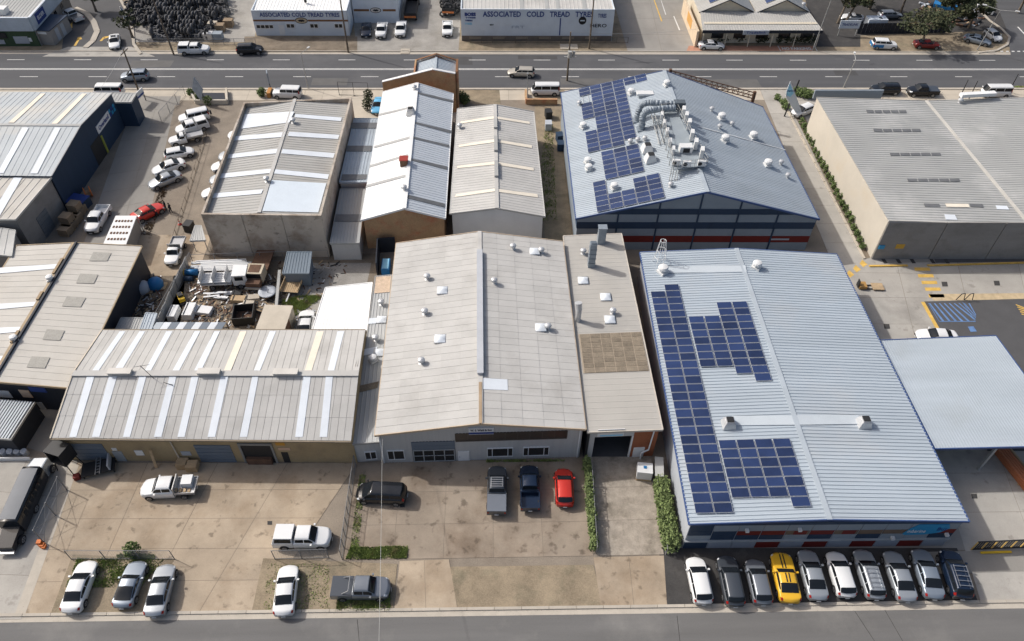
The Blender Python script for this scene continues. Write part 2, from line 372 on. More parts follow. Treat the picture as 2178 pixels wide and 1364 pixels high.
flat('right_lot_crossing', [(1940, 1175), (2300, 1168), (2330, 1212), (1960, 1222)], 9, concG)
slabs('rear_lot_paving', [(1880, 960), (2500, 950), (2420, 540), (1770, 530)], 5, 7, 2, concP)
slabs('long_driveway', [(1850, 560), (1770, 560), (1615, 188), (1740, 188)], 1, 11, 4, concP)
flat('car_park', [(1965, 642), (2420, 630), (2700, 960), (2100, 960)], 13, parkasph)
slabs('car_yard_drive', [(170, 540), (330, 500), (385, 205), (290, 205)], 2, 9, 3, concG)
flat('car_yard', [(300, 540), (445, 540), (530, 215), (372, 225)], 7, gravel)
flat('side_drive', [(280, 590), (420, 585), (450, 500), (290, 500)], 8, concT)
flat('scrap_yard', [(340, 720), (800, 720), (800, 540), (380, 540)], 6, dirt)
flat('scrap_yard_gravel', [(600, 700), (760, 700), (790, 560), (640, 560)], 9, gravelg)
flat('dark_gap', [(230, 720), (380, 720), (400, 540), (320, 560)], 6, dirt)
flat('side_alley', [(1160, 520), (1250, 520), (1200, 190), (1135, 190)], 5, verge)
flat('front_lot', [(740, 260), (985, 260), (985, 190), (740, 190)], 5, footp)
flat('earth_bed', [(975, 222), (1065, 222), (1062, 190), (975, 190)], 6, verge)
flat('left_building_lot', [(-50, 200), (310, 200), (360, 190), (-60, 190)], 5, footp)
# far side of the main road
flat('far_verge', [(-200, RY1+1.1), (120, RY1+1.1), (120, 175), (-200, 175)], 1, verge, worldpts=True)
flat('tyre_yard', [(280, 90), (540, 90), (560, -30), (270, -30)], 3, gravelg)
flat('gravel_yard', [(760, 112), (975, 112), (985, -40), (740, -40)], 4, gravelg)
flat('tyre_shop_verge', [(520, 112), (760, 112), (760, 78), (520, 78)], 5, dirt)
slabs('far_driveway', [(1335, 110), (1480, 110), (1450, -50), (1290, -50)], 2, 5, 4, concG)
flat('far_side_road', [(130, 117), (285, 117), (280, 20), (210, -40), (130, -40), (140, 40)], 6, parkasph)
flat('far_side_crossing', [(90, 121), (330, 121), (280, 100), (145, 100)], 8, concP)
flat('brick_paving', [(1460, 109), (1730, 109), (1730, 98), (1465, 98)], 9, mat('brick_paving', (.42, .22, .15), .9, .15, 1.0, fine=.15))
flat('far_car_park', [(1735, 100), (2178, 100), (2200, -60), (1700, -60)], 5, darkasph)  # asphalt taken darker so its colour carries the shade under the trees
flat('far_side_street', [(2150, 120), (2420, 120), (2500, -60), (2090, -60), (2140, 60)], 7, asphalt)
flat('corner_verge', [(1830, 111), (2110, 111), (2140, 96), (2145, 75), (2110, 66), (1830, 76)], 8, verge)

# ---------------------------------------------------------------- roofs and walls
class Patch:                                   # c00 eave start, c10 eave end, c11 ridge end, c01 ridge start
    def __init__(s, c00, c10, c11, c01):
        s.c = [Vector(a) for a in (c00, c10, c11, c01)]
        n = (s.c[1]-s.c[0]).cross(s.c[3]-s.c[0]).normalized(); s.flip = n.z < 0
        s.n = -n if s.flip else n
        s.U = (s.c[1]-s.c[0]).length; s.V = (s.c[3]-s.c[0]).length
        s.eu = (s.c[1]-s.c[0]).normalized(); s.ev = (s.c[3]-s.c[0]); s.ev = (s.ev - s.eu*s.ev.dot(s.eu)).normalized()
    def p(s, u, v, h=0.0):
        c = s.c; return (c[0]*(1-u)+c[1]*u)*(1-v) + (c[3]*(1-u)+c[2]*u)*v + s.n*h
    def uv(s, px, py):
        q = hitplane(px, py, s.c[0], s.n); u, v = .5, .5
        for _ in range(12):
            e = q-s.p(u, v); c = s.c
            du = (c[1]-c[0])*(1-v)+(c[2]-c[3])*v; dv = (c[3]-c[0])*(1-u)+(c[2]-c[1])*u
            a, b, d = du.dot(du), du.dot(dv), dv.dot(dv); det = a*d-b*b
            eu, ev = e.dot(du), e.dot(dv); u += (eu*d-ev*b)/det; v += (a*ev-b*eu)/det
        return u, v
    def at(s, px, py, h=0.0): u, v = s.uv(px, py); return s.p(u, v, h)
    def quad(s, mb, pts, m=0):
        mb.face(pts[::-1] if s.flip else pts, m)
    def ribs(s, mb, sp, u0=0, u1=1, v0=0, v1=1, h=0.0, rw=.09, rh=.045, m=0):
        n = max(1, round((u1-u0)*s.U/sp)); prof = []; du = (u1-u0)/n; r = rw/s.U
        for i in range(n):
            a = u0+i*du; prof += [(a, h), (a+du-r*1.6, h), (a+du-r*1.2, h+rh), (a+du-r*.4, h+rh)]
        prof.append((u1, h))
        for (a, ha), (b, hb) in zip(prof, prof[1:]):
            s.quad(mb, [s.p(a, v0, ha), s.p(b, v0, hb), s.p(b, v1, hb), s.p(a, v1, ha)], m)
    def slab(s, mb, u0, u1, v0, v1, h0, h1, m=0):
        b = [s.p(u0, v0, h0), s.p(u1, v0, h0), s.p(u1, v1, h0), s.p(u0, v1, h0)]; t = [x+s.n*(h1-h0) for x in b]
        if s.flip: b = b[::-1]; t = t[::-1]
        mb.hexa(b, t, m)
    def sheets(s, nu, nv, m, root, gap=.028, lim=10**6, near=None, name='roof_sheet'):
        cells = [(i, j) for i in range(nu) for j in range(nv)]
        if near: cells.sort(key=lambda c: (s.p(c[0]/nu, c[1]/nv)-EYE).length)
        rest = MB()
        for k, (i, j) in enumerate(cells):
            mb = MB() if k < lim else rest
            gu, gv = gap/s.U/2, gap/s.V/2; u0, u1, v0, v1 = i/nu+gu, (i+1)/nu-gu, j/nv+gv*.4, (j+1)/nv-gv*.4
            d = rnd.uniform(0, .006)
            b = [s.p(u0, v0, .0), s.p(u1, v0, .0), s.p(u1, v1, .0), s.p(u0, v1, .0)]
            t = [s.p(u0, v0, .04+d), s.p(u1, v0, .04+d), s.p(u1, v1, .022+d), s.p(u0, v1, .022+d)]
            if s.flip: b = b[::-1]; t = t[::-1]
            mb.hexa(b, t)
            if k < lim: mb.build(name, m, root)
        if rest.v: rest.build('roof_sheets', m, root, kind='stuff')
    def strip(s, root, q, m, name='skylight_sheet', h=.05, th=.02):  # q: 4 photo points (or uv pairs with uv=True)
        uv = [s.uv(*a) for a in q]
        b = [s.p(u, v, h) for u, v in uv]; t = [s.p(u, v, h+th) for u, v in uv]
        if (b[1]-b[0]).cross(b[3]-b[0]).dot(s.n) < 0: b = b[::-1]; t = t[::-1]
        mb = MB(); mb.hexa(b, t); return mb.build(name, m, root)
class Wall:                                    # A left, B right as seen from outside
    def __init__(s, A, B):
        s.A = Vector((A[0], A[1], 0)); s.B = Vector((B[0], B[1], 0)); s.L = (s.B-s.A).length; s.d = (s.B-s.A)/s.L
        s.n = s.d.cross(Vector((0, 0, 1)))
    def p(s, a, z, out=0.0): return s.A+s.d*a+s.n*out+Vector((0, 0, z))
    def hit(s, px, py): q = hitplane(px, py, s.A, s.n); return (q-s.A).dot(s.d), q.z
    def box(s, mb, a0, a1, z0, z1, o0, o1, m=0):
        b = [s.p(a0, z0, o1), s.p(a1, z0, o1), s.p(a1, z0, o0), s.p(a0, z0, o0)]
        t = [x+Vector((0, 0, z1-z0)) for x in b]; mb.hexa(b, t, m)
    def rect(s, bl, br, tl):
        a0, z0 = s.hit(*bl); a1, _ = s.hit(*br); _, z1 = s.hit(*tl); return a0, a1, z0, z1
    def panel(s, name, r, o, m, root, label=None):
        mb = MB(); s.box(mb, r[0], r[1], r[2], r[3], .0 if o > 0 else o, abs(o)); return mb.build(name, m, root, label)
    def window(s, r, nx, ny, frame, root, pane=glass, name='window', fw=.07, label=None):
        a0, a1, z0, z1 = r; mb = MB()
        s.box(mb, a0, a1, z0, z0+fw, 0, .11); s.box(mb, a0, a1, z1-fw, z1, 0, .11)
        xs = [a0+(a1-a0)*i/nx for i in range(nx+1)] if isinstance(nx, int) else [a0+(a1-a0)*i for i in nx]
        for i, x in enumerate(xs):
            x = min(max(x, a0+fw/2), a1-fw/2); s.box(mb, x-fw/2, x+fw/2, z0+fw+.002, z1-fw-.002, 0, .105)
        for j in range(1, ny):
            zz = z0+(z1-z0)*j/ny; s.box(mb, a0+fw+.003, a1-fw-.003, zz-fw/3, zz+fw/3, 0, .09)
        wo = mb.build(name, frame, root, label)
        for i in range(len(xs)-1):
            for j in range(ny):
                mb = MB(); s.box(mb, xs[i]+fw*.6, xs[i+1]-fw*.6, z0+(z1-z0)*j/ny+fw*.5, z0+(z1-z0)*(j+1)/ny-fw*.5, .034, .055)
                mb.build('pane', pane, wo)
        return wo
    def roller(s, r, m, root, name='roller_door', rec=.0, open_=0.0):
        a0, a1, z0, z1 = r; mb = MB(); z = z0
        n = max(4, int((z1-z0)/.3))
        for i in range(n):
            q0 = z0+(z1-z0)*i/n; q1 = z0+(z1-z0)*(i+1)/n-.03; s.box(mb, a0, a1, q0, q1, .01, .055+.02*(i % 2))
        return mb.build(name, m, root)
    def cladding(s, m, root, z0, z1, sp=.5, a0=0, a1=None, name='wall', o=.0):
        a1 = s.L if a1 is None else a1; n = max(1, int((a1-a0)/sp)); mb = MB(); s.box(mb, a0, a1, z0, z1, -.15, o+.02)
        for i in range(n):
            x = a0+(a1-a0)*(i+.5)/n; s.box(mb, x-.06, x+.06, z0+.01, z1-.01, o+.02, o+.05)
        return mb.build(name, m, root)

class Bld: pass
def gable(name, label, cat, px, z, wallm, roofm, style='rib', sp=.4, group=None, inset=.25, fascia=None, ridgem=None, roofm2=None,
          rib_w=.09, rib_h=.045, sheet=(20, 3), lim=10**6, zr=None, front=None, sheetm=None, gutter=True, wallout=None):
    """px: front-left, ridge-front, front-right, back-left, ridge-back, back-right (photo positions)"""
    fl, rf, fr, bl, rb, br = px; b = Bld()
    FL, FR, BL, BR = P(*fl, z), P(*fr, z), P(*bl, z), P(*br, z)
    if zr is None:
        def rz(q, A, B):
            n = Vector(((B-A).y, -(B-A).x, 0)).normalized(); return hitplane(*q, A, n).z
        z1, z2 = rz(rf, FL, FR), rz(rb, BL, BR); zr = z1*.7+z2*.3
    RF, RB = P(*rf, zr), P(*rb, zr); b.zr = zr; b.z = z
    b.c = (FL, RF, FR, BL, RB, BR)
    cen = (FL+FR+BL+BR)/4; root = thing(name, (cen.x, cen.y, 0), label, cat, group); b.root = root
    b.L = Patch(FL, BL, RB, RF); b.R = Patch(FR, BR, RB, RF)
    fm = fascia or roofm
    for pt in (b.L, b.R):
        if style == 'rib':
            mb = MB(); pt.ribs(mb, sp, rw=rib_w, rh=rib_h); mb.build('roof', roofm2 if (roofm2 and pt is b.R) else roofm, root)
        else:
            mb = MB(); pt.quad(mb, [pt.p(0, 0), pt.p(1, 0), pt.p(1, 1), pt.p(0, 1)]); ro = mb.build('roof', lapm, root)
            pt.sheets(sheet[0], sheet[1], sheetm or roofm, root, lim=lim, near=(lim < 10**5))
        mb = MB()
        if gutter:
            mb.beam(pt.p(0, 0), pt.p(1, 0), .16, .14, lift=-.12); mb.build('gutter', fm, root)
    mb = MB(); mb.beam(RF+Vector((0, 0, .03)), RB+Vector((0, 0, .03)), .5, .06); mb.build('ridge_cap', ridgem or fm, root)
    mb = MB()
    for a, c in ((FL, RF), (FR, RF)): mb.beam(a+Vector((0, 0, -.17)), c+Vector((0, 0, -.17)), .09, .26)
    mb.build('barge_board', fm, root)
    mb = MB()
    for a, c in ((BL, RB), (BR, RB)): mb.beam(a+Vector((0, 0, -.17)), c+Vector((0, 0, -.17)), .09, .26)
    mb.build('barge_board', fm, root)
    def ins(p, a, c):                          # move p towards a and c
        return p + (a-p).normalized()*inset + (c-p).normalized()*inset
    wFL, wFR, wBL, wBR = ins(FL, FR, BL), ins(FR, FL, BR), ins(BL, BR, FL), ins(BR, BL, FR)
    b.front = Wall(wFL, wFR); b.right = Wall(wFR, wBR); b.left = Wall(wBL, wFL); b.back = Wall(wBR, wBL)
    dn = .12
    for wl, A, Rg, B in ((b.front, wFL, RF, wFR), (b.back, wBR, RB, wBL)):
        hf = (Vector((Rg.x, Rg.y, 0))-wl.A).dot(wl.d); mb = MB()
        t = [wl.p(0, z-dn), wl.p(wl.L, z-dn), wl.p(hf, zr-dn)]
        mb.face([wl.p(0, 0), wl.p(wl.L, 0), t[1], t[2], t[0]])
        i = [q-wl.n*.2 for q in (wl.p(0, 0), wl.p(wl.L, 0), t[1], t[2], t[0])]; mb.face(i[::-1]); mb.build('wall', wallm, root)
    for wl in (b.left, b.right):
        mb = MB(); wl.box(mb, .01, wl.L-.01, 0, z-dn, -.2, 0); mb.build('wall', wallm, root)
    b.wallm = wallm
    return b
def quadroof(name, label, cat, px, zs, wallm, roofm, sp=.4, group=None, fascia=None, ribs_along='v', walls=True, style='rib', sheet=(6, 4), world=False, inset=.15, rh=.045):
    """single slope roof; px = front-left, front-right, back-right, back-left with heights zs"""
    q = [Vector(a) for a in px] if world else [P(a[0], a[1], h) for a, h in zip(px, zs)]; b = Bld()
    cen = sum(q, Vector())/4; root = thing(name, (cen.x, cen.y, 0), label, cat, group); b.root = root
    pt = Patch(q[0], q[1], q[2], q[3]) if ribs_along == 'v' else Patch(q[1], q[2], q[3], q[0]); b.T = pt
    if style == 'rib':
        mb = MB(); pt.ribs(mb, sp, rh=rh); mb.build('roof', roofm, root)
    else:
        mb = MB(); pt.quad(mb, [pt.p(0, 0), pt.p(1, 0), pt.p(1, 1), pt.p(0, 1)]); mb.build('roof', lapm, root)
        pt.sheets(sheet[0], sheet[1], roofm, root)
    mb = MB()
    for i in range(4): mb.beam(q[i]+Vector((0, 0, -.2)), q[(i+1) % 4]+Vector((0, 0, -.2)), .1, .2+.05)
    mb.build('fascia', fascia or roofm, root)
    if walls:
        c2 = [p+(cen-p).normalized()*inset*1.4 for p in q]
        b.W = [Wall(c2[0], c2[1]), Wall(c2[1], c2[2]), Wall(c2[2], c2[3]), Wall(c2[3], c2[0])]
        for i, wl in enumerate(b.W):
            h0, h1 = q[i].z-.15, q[(i+1) % 4].z-.15; mb = MB()
            f = [wl.p(0, 0), wl.p(wl.L, 0), wl.p(wl.L, h1), wl.p(0, h0)]; mb.face(f); mb.face([p-wl.n*.2 for p in f][::-1]); mb.build('wall', wallm, root)
    return b
# small roof fittings, shared meshes
def _whirly():
    mb = MB(); mb.lathe((0, 0, 0), [(.32, 0), (.16, .05), (.16, .3)], 10, 0)
    mb.lathe((0, 0, .3), [(.2, 0), (.36, .1), (.4, .24), (.33, .38), (.16, .46), (.02, .48)], 12, 0)
    for k in range(12):
        t = 2*math.pi*k/12; c, s_ = math.cos(t), math.sin(t)
        mb.beam((.24*c, .24*s_, .31), (.40*c, .40*s_, .54), .02, .03, 1)
    return mb.mesh('roof_ventilator', [zinc, darkv])
WHIRLY = _whirly()
def _dome():
    mb = MB(); mb.box(-.62, .62, -.62, .62, 0, .12, 0); n = 6
    rows = []
    for i in range(n+1):
        row = []
        for j in range(n+1):
            x, y = i/n*2-1, j/n*2-1; row.append((x*.56, y*.56, .121+.22*(1-x*x)*(1-y*y)))
        rows.append(row)
    mb.grid([r_ for r_ in rows][::-1], 1); mb.face([(-.56, -.56, .1205), (.56, -.56, .1205), (.56, .56, .1205), (-.56, .56, .1205)], 1)
    return mb.mesh('dome_skylight', [zinc, skyl], True)
DOME = _dome()
def _cowl():
    mb = MB(); mb.box(-.45, .45, -.45, .45, 0, .25, 0); mb.lathe((0, 0, .25), [(.3, 0), (.3, .2), (.5, .22), (.5, .42), (.42, .55), (.15, .62)], 12)
    return mb.mesh('roof_vent', [ventw])
COWL = _cowl()
def _fanbox():
    mb = MB(); mb.hexa([(-.6, -.55, 0), (.6, -.55, 0), (.6, .55, 0), (-.6, .55, 0)], [(-.42, -.4, .7), (.42, -.4, .7), (.42, .4, .7), (-.42, .4, .7)])
    mb.box(-.36, .36, -.34, .34, .7, .82, 0); mb.box(-.3, .3, -.28, .28, .821, .9, 1); return mb.mesh('roof_fan', [zinc, darkv])
FANBOX = _fanbox(); FANW = FANBOX.copy(); FANW.materials[0] = ventw
def _aircon(wd=.95, dp=.36, h=.85, fans=1):
    mb = MB(); mb.box(-wd/2, wd/2, -dp/2, dp/2, .08, h, 0); mb.box(-wd/2+.1, -wd/2+.2, -dp/2, dp/2, 0, .08, 1); mb.box(wd/2-.2, wd/2-.1, -dp/2, dp/2, 0, .08, 1)
    for k in range(fans):
        c = (-wd/4+.0 if fans == 1 else -wd/4+k*wd/2); mb.tube((c, -dp/2-.02, h/2+.03), (c, -dp/2+.01, h/2+.03), .27, n=14, m=1)
    return mb.mesh('air_conditioner', [ventw, darkv])
AC1 = _aircon(); AC2 = _aircon(1.0, .45, 1.3)
def onroof(name, me, pt, px, py, root, s=1.0, rz=None, h=.02):
    u, v = pt.uv(px, py); q = pt.p(u, v, h)-ORG[root]
    return inst(name, me, root, q, (0, 0, rnd.uniform(0, 1) if rz is None else rz), (s, s, s))
PANEL = None
def solar_array(name, label, pt, cells, o, pu, pv, group, sk=0.0):
    """cells: (column, row) pairs; o: metres (along ridge, up slope) of cell 0,0"""
    global PANEL
    if PANEL is None:
        mb = MB(); a, b2 = .985, 1.63; mb.box(-a/2, a/2, -b2/2, b2/2, 0, .04, 1)
        for r_ in (0, 1): mb.face([(-a/2+.022, -b2/2+.022, .0425), (a/2-.022, -b2/2+.022, .0425), (a/2-.022, b2/2-.022, .0425), (-a/2+.022, b2/2-.022, .0425)], 0) if r_ == 0 else None
        PANEL = mb.mesh('panel', [solar, silverf])
    c0, r0 = cells[0]; M = Matrix((pt.eu, pt.ev, pt.n)).transposed()
    if M.determinant() < 0: M = Matrix((-pt.eu, pt.ev, pt.n)).transposed()
    rot = M.to_euler()
    base = pt.c[0]+pt.eu*(o[0]+pu*r0)+pt.ev*(o[1]+pv*c0)+pt.n*.1
    root = thing(name, base, label, 'solar panels', group)
    for (c, r_) in cells:
        q = pt.c[0]+pt.eu*(o[0]+pu*(r_+.5))+pt.ev*(o[1]+pv*(c+.5)+sk*(o[0]+pu*r_))+pt.n*.16
        inst('panel', PANEL, root, q-base, rot)
    mb = MB()
    cols = sorted(set(c for c, r_ in cells))
    for c in cols:
        rs = [r_ for cc, r_ in cells if cc == c]
        for f in (.25, .75):
            a = pt.c[0]+pt.eu*(o[0]+pu*min(rs))+pt.ev*(o[1]+pv*(c+f)+sk*(o[0]+pu*min(rs)))+pt.n*.06; b2 = pt.c[0]+pt.eu*(o[0]+pu*(max(rs)+1))+pt.ev*(o[1]+pv*(c+f)+sk*(o[0]+pu*(max(rs)+1)))+pt.n*.06
            mb.beam(a, b2, .05, .09, up=pt.n)
    mb.build('mounting_rail', silverf, root)
    return root

# ================================================================ buildings
def rel(b): return ORG[b.root]
# --- main workshop in the middle
A = gable('workshop', 'long pale fibre cement gabled workshop in the middle with grey ribbed front', 'building',
          [(797, 927), (1022, 902), (1246, 914), (843, 518), (1020, 493), (1197, 514)], 5.1, cladg, fibro, style='sheets', sheet=(30, 5),
          fascia=mat('beige_trim', (.50, .40, .29), .8), lim=300, group=None, ridgem=fibro)
W = A.front
mb = MB(); n = 60
for i in range(n):                             # ribs of the steel cladding
    x = W.L*(i+.5)/n; hf = W.L*.5; zt = (A.z + (A.zr-A.z)*(1-abs(x-hf)/hf))-.2
    W.box(mb, x-.05, x+.05, .02, zt, .0, .03)
mb.build('cladding_rib', cladg, A.root)
r = W.rect((880, 982), (970, 980), (876, 940)); W.panel('door_recess', r, .035, darkv, A.root)
rr = (r[0], r[1], r[2]+(r[3]-r[2])*.62, r[3]); W.roller(rr, doorb, A.root)
W.window((r[0]+.05, r[1]-.05, r[2]+.05, r[2]+(r[3]-r[2])*.6), 4, 2, mat('grey_frame', (.35, .37, .38), .6), A.root, name='glazed_door', fw=.1)
W.window(W.rect((826, 977), (862, 975), (824, 958)), [0, .38, 1], 1, whitew, A.root)
for a in (((1036, 971), (1091, 970), (1034, 953)), ((1112, 969), (1167, 968), (1110, 951))):
    W.window(W.rect(*a), [0, .2, .8, 1], 1, whitew, A.root, pane=glass)
r = W.rect((975, 983), (999, 983), (975, 960)); W.panel('door', r, .06, whitew, A.root)
mb = MB(); W.box(mb, r[0]+.12, r[0]+.2, r[2]+1.0, r[2]+1.1, .06, .12); mb.build('door_handle', alloy, A.root)
r = W.rect((969, 937), (1205, 934), (968, 922)); W.panel('clerestory', r, .05, mat('brown_glazing', (.075, .06, .048), .3, .2, .5), A.root)
n = 9; mb = MB()
for i in range(n+1): x = r[0]+(r[1]-r[0])*i/n; W.box(mb, x-.03, x+.03, r[2], r[3], .05, .09)
W.box(mb, r[0], r[1], r[2]-.12, r[2]-.02, .0, .12); mb.build('clerestory_frame', mat('bronze_frame', (.12, .10, .085), .6), A.root)
r = W.rect((997, 921), (1050, 920), (996, 908)); r = (r[0], r[1], r[2]-.12, r[3]-.12); sg = W.panel('sign', r, .14, whitew, A.root)
put_text('W. S. Weld & Son', .42, W.p((r[0]+r[1])/2, r[2]+(r[3]-r[2])*.68, .15), W.d, (0, 0, 1), blackt, sg, .008, width=(r[1]-r[0])*.86)
W.panel('sign_band', (r[0], r[1], r[2]+.08, r[2]+(r[3]-r[2])*.36), .16, bluet, sg)
mb = MB(); W.box(mb, W.L-.3, W.L-.18, .1, 4.9, .02, .14); W.box(mb, .05, .17, .1, 4.6, .02, .14); mb.build('downpipe', whitew, A.root)
# ridge ventilator, skylights, turbine vents
mb = MB(); a = A.L.at(1019, 548, 0); b_ = A.L.at(1021, 796, 0); a = A.c[4]+(A.c[1]-A.c[4])*.13; b_ = A.c[4]+(A.c[1]-A.c[4])*.79
mb.beam(a, b_, .5, .36); mb.beam(a+Vector((0, 0, .361)), b_+Vector((0, 0, .361)), .66, .06); mb.build('ridge_ventilator', mat('ventilator_steel', (.44, .46, .49), .5, .08), A.root)
mb = MB()
for k in range(60):
    q = a+(b_-a)*((k+.5)/60); mb.box(q.x-.265, q.x+.265, q.y-.05, q.y+.05, q.z+.02, q.z+.33)
mb.build('louvre', darkv, A.root)
mb = MB(); mb.beam(b_+(b_-a)*.05, A.c[1], .3, .14); mb.build('ridge_flashing', mat('rusty_flashing', (.36, .27, .18), .8, .2), A.root)
A.R.strip(A.root, [(1027, 829), (1080, 831), (1079, 808), (1027, 805)], skyl)
for q in ((941, 619), (936, 722)): onroof('dome_skylight', DOME, A.L, *q, A.root, 1.0, 0)
for q in ((1137, 536), (1150, 698)): onroof('dome_skylight', DOME, A.R, *q, A.root, 1.0, 0)
for q in ((909, 594), (904, 668), (897, 773)): onroof('roof_ventilator', WHIRLY, A.L, *q, A.root)
for q in ((1051, 603), (1091, 530), (1151, 538), (1165, 700)): onroof('roof_ventilator', WHIRLY, A.R, *q, A.root)

# --- low annex on the workshop's left
A2 = quadroof('left_annex', 'narrow low grey annex along the left side of the middle workshop', 'building',
              [(750, 945), (812, 940), (833, 585), (798, 588)], (3.5, 3.5, 3.5, 3.5), cladg, steelr, .45, fascia=mat('grey_trim', (.30, .30, .29), .7))
W2 = A2.W[0]; W2.window(W2.rect((778, 977), (803, 976), (775, 961)), 2, 1, whitew, A2.root)
T = A2.T
T.strip(A2.root, [(759, 837), (803, 826), (806, 812), (762, 822)], skylb, 'brown_sheet')
T.strip(A2.root, [(770, 758), (800, 752), (803, 738), (773, 744)], skyl); T.strip(A2.root, [(783, 690), (812, 688), (813, 676), (785, 678)], skyl)
T.strip(A2.root, [(796, 625), (829, 622), (832, 588), (800, 590)], rooft, 'cream_sheet')
for q in ((812, 648), (800, 724)): onroof('roof_ventilator', WHIRLY, T, *q, A2.root)
onroof('roof_vent', COWL, T, 794, 768, A2.root, .9)
for q in ((812, 681), (806, 751)): onroof('dome_skylight', DOME, T, *q, A2.root, .9, 0)
mb = MB(); q0, q1 = P(804, 590), P(807, 537); mb.beam(q0, q1, .15, 2.4); q2 = P(843, 535); mb.beam(q1, q2, .15, 2.4)
mb.build('court_wall', navyd, label='dark sheet wall round the small court behind the left annex', cat='wall')
mb = MB(); q = P(822, 575); mb.box(q.x-.5, q.x+.5, q.y-1, q.y+1, 0, 1.1); bx = mb.build('storage_tub', bluebar, label='blue storage tub in the small court behind the annex', cat='tub')
mb = MB(); mb.box(q.x-.4, q.x+.4, q.y-.9, q.y+.9, 1.101, 1.16); mb.build('lid', cyanl, bx)
# --- flat roofed annex on the right
A3 = quadroof('right_annex', 'flat grey roofed annex right of the middle workshop with ducts on its roof', 'building',
              [(1250, 920), (1410, 914), (1322, 497), (1198, 502)], (4.9, 4.9, 4.5, 4.5), cladg, mat('warm_grey_membrane', (.40, .385, .355), .8, .07, .25, fine=.03, stain=(.34, .33, .31), stain_scale=.12), .75, walls=False, rh=.018, fascia=mat('stone_trim', (.50, .46, .40), .8), ribs_along='u')
T = A3.T; q = [P(1254, 920, 4.9), P(1408, 914, 4.9), P(1320, 499, 4.5), P(1202, 504, 4.5)]
Wf = Wall(q[0]-Vector((0, -.2, 0)), q[1]-Vector((.2, -.2, 0))); Wr = Wall(q[1]-Vector((.2, -.2, 0)), q[2]); 
hx = Wf.hit(1338, 972)[0]
hx0 = Wf.hit(1258, 975)[0]
mb = MB(); Wf.box(mb, hx, Wf.L, 0, 4.72, -.25, 0)
rb_ = mb.build('brick_wall', brickm, A3.root)
mb = MB(); zt = 3.75; Wf.box(mb, hx0, hx-.002, zt, 4.72, -.25, 0); mb.build('header', cladg, A3.root)
mb = MB(); Wf.box(mb, hx-.16, hx-.004, 0, zt, -.2, .03); mb.build('door_post', whitew, A3.root)
mb = MB(); Wf.box(mb, 0, hx0-.002, 0, 4.72, -.25, 0); mb.build('wall', cladg, A3.root)
mb = MB(); Wr.box(mb, .25, Wr.L, 0, 4.4, -.2, 0); mb.build('wall', brickm, A3.root)
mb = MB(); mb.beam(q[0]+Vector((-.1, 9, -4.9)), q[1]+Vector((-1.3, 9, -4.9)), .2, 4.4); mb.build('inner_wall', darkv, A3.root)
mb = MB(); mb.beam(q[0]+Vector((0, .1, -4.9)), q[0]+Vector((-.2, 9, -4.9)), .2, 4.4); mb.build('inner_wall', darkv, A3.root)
flat('workshop_floor', [(1240, 972), (1345, 972), (1335, 900), (1235, 900)], 11, parkasph)
r = Wf.rect((1343, 975), (1366, 974), (1348, 952)); Wf.panel('door', r, .06, whitew, A3.root)
r = Wf.rect((1270, 929), (1326, 927), (1272, 914)); sg = Wf.panel('sign', r, .05, whitew, A3.root)
put_text('W. S. WELD &', .4, Wf.p((r[0]+r[1])/2+.1, r[2]+.68*(r[3]-r[2]), .06), Wf.d, (0, 0, 1), blackt, sg, .01, width=(r[1]-r[0])*.8)
Wf.panel('sign_band', (r[0]+.1*(r[1]-r[0]), r[1]-.1, r[2]+.08, r[2]+.3), .06, cyanl, sg)
mb = MB(); a = Wf.p(Wf.L-.5, 4.5, .1); c = Wf.p(Wf.L-.6, 1.3, .1); mb.tube(a, c, .08); mb.tube(c, c+Vector((-.7, -.2, -.2)), .08); mb.tube(c+Vector((-.7, -.2, -.2)), c+Vector((-.7, -.25, -1.2)), .08)
mb.build('downpipe', whitew, A3.root)
# brown sheet panes
for i in range(6):
    for j in range(8):
        u0, v0 = T.uv(1228, 712); u1, v1 = T.uv(1238, 795); ua, va = T.uv(1363, 712)
        lo, hi = min(u0, u1), max(u0, u1); a0 = lo+(hi-lo)*j/8; a1 = lo+(hi-lo)*(j+1)/8-.002; b0 = .03+.92*i/6; b1 = .03+.92*(i+1)/6-.012
        mb = MB(); T.slab(mb, a0+.001, a1, b0, b1, .06, .09); mb.build('brown_pane', skylb, A3.root)
mb = MB(); T.slab(mb, lo, hi, .02, .96, .047, .058); mb.build('pane_bed', mat('old_glazing_bars', (.36, .30, .23), .8, .1), A3.root)
def boxat(mb, pt, px, py, w_, d_, h_, hb=0.0, lean=(0, 0)):
    q = pt.at(px, py, 0); x, y = lean
    mb.hexa([(q.x-w_/2, q.y-d_/2, q.z+hb), (q.x+w_/2, q.y-d_/2, q.z+hb), (q.x+w_/2, q.y+d_/2, q.z+hb), (q.x-w_/2, q.y+d_/2, q.z+hb)],
            [(q.x-w_/2+x, q.y-d_/2+y, q.z+hb+h_), (q.x+w_/2+x, q.y-d_/2+y, q.z+hb+h_), (q.x+w_/2+x, q.y+d_/2+y, q.z+hb+h_), (q.x-w_/2+x, q.y+d_/2+y, q.z+hb+h_)])
mb = MB(); boxat(mb, T, 1257, 566, .8, .7, 3.6); dk = mb.build('roof_duct', duct, A3.root)
mb = MB()
for k in range(1, 5): boxat(mb, T, 1257, 566, .88, .78, .06, .7*k)
boxat(mb, T, 1257, 566, .6, .5, .12, 3.601); mb.build('duct_flange', mat('dark_duct', (.16, .19, .22), .5, metal=.4), dk)
mb = MB(); boxat(mb, T, 1278, 516, .95, .8, 2.4); boxat(mb, T, 1278, 516, 1.1, .9, .1, 2.4); mb.build('roof_duct', duct, A3.root)
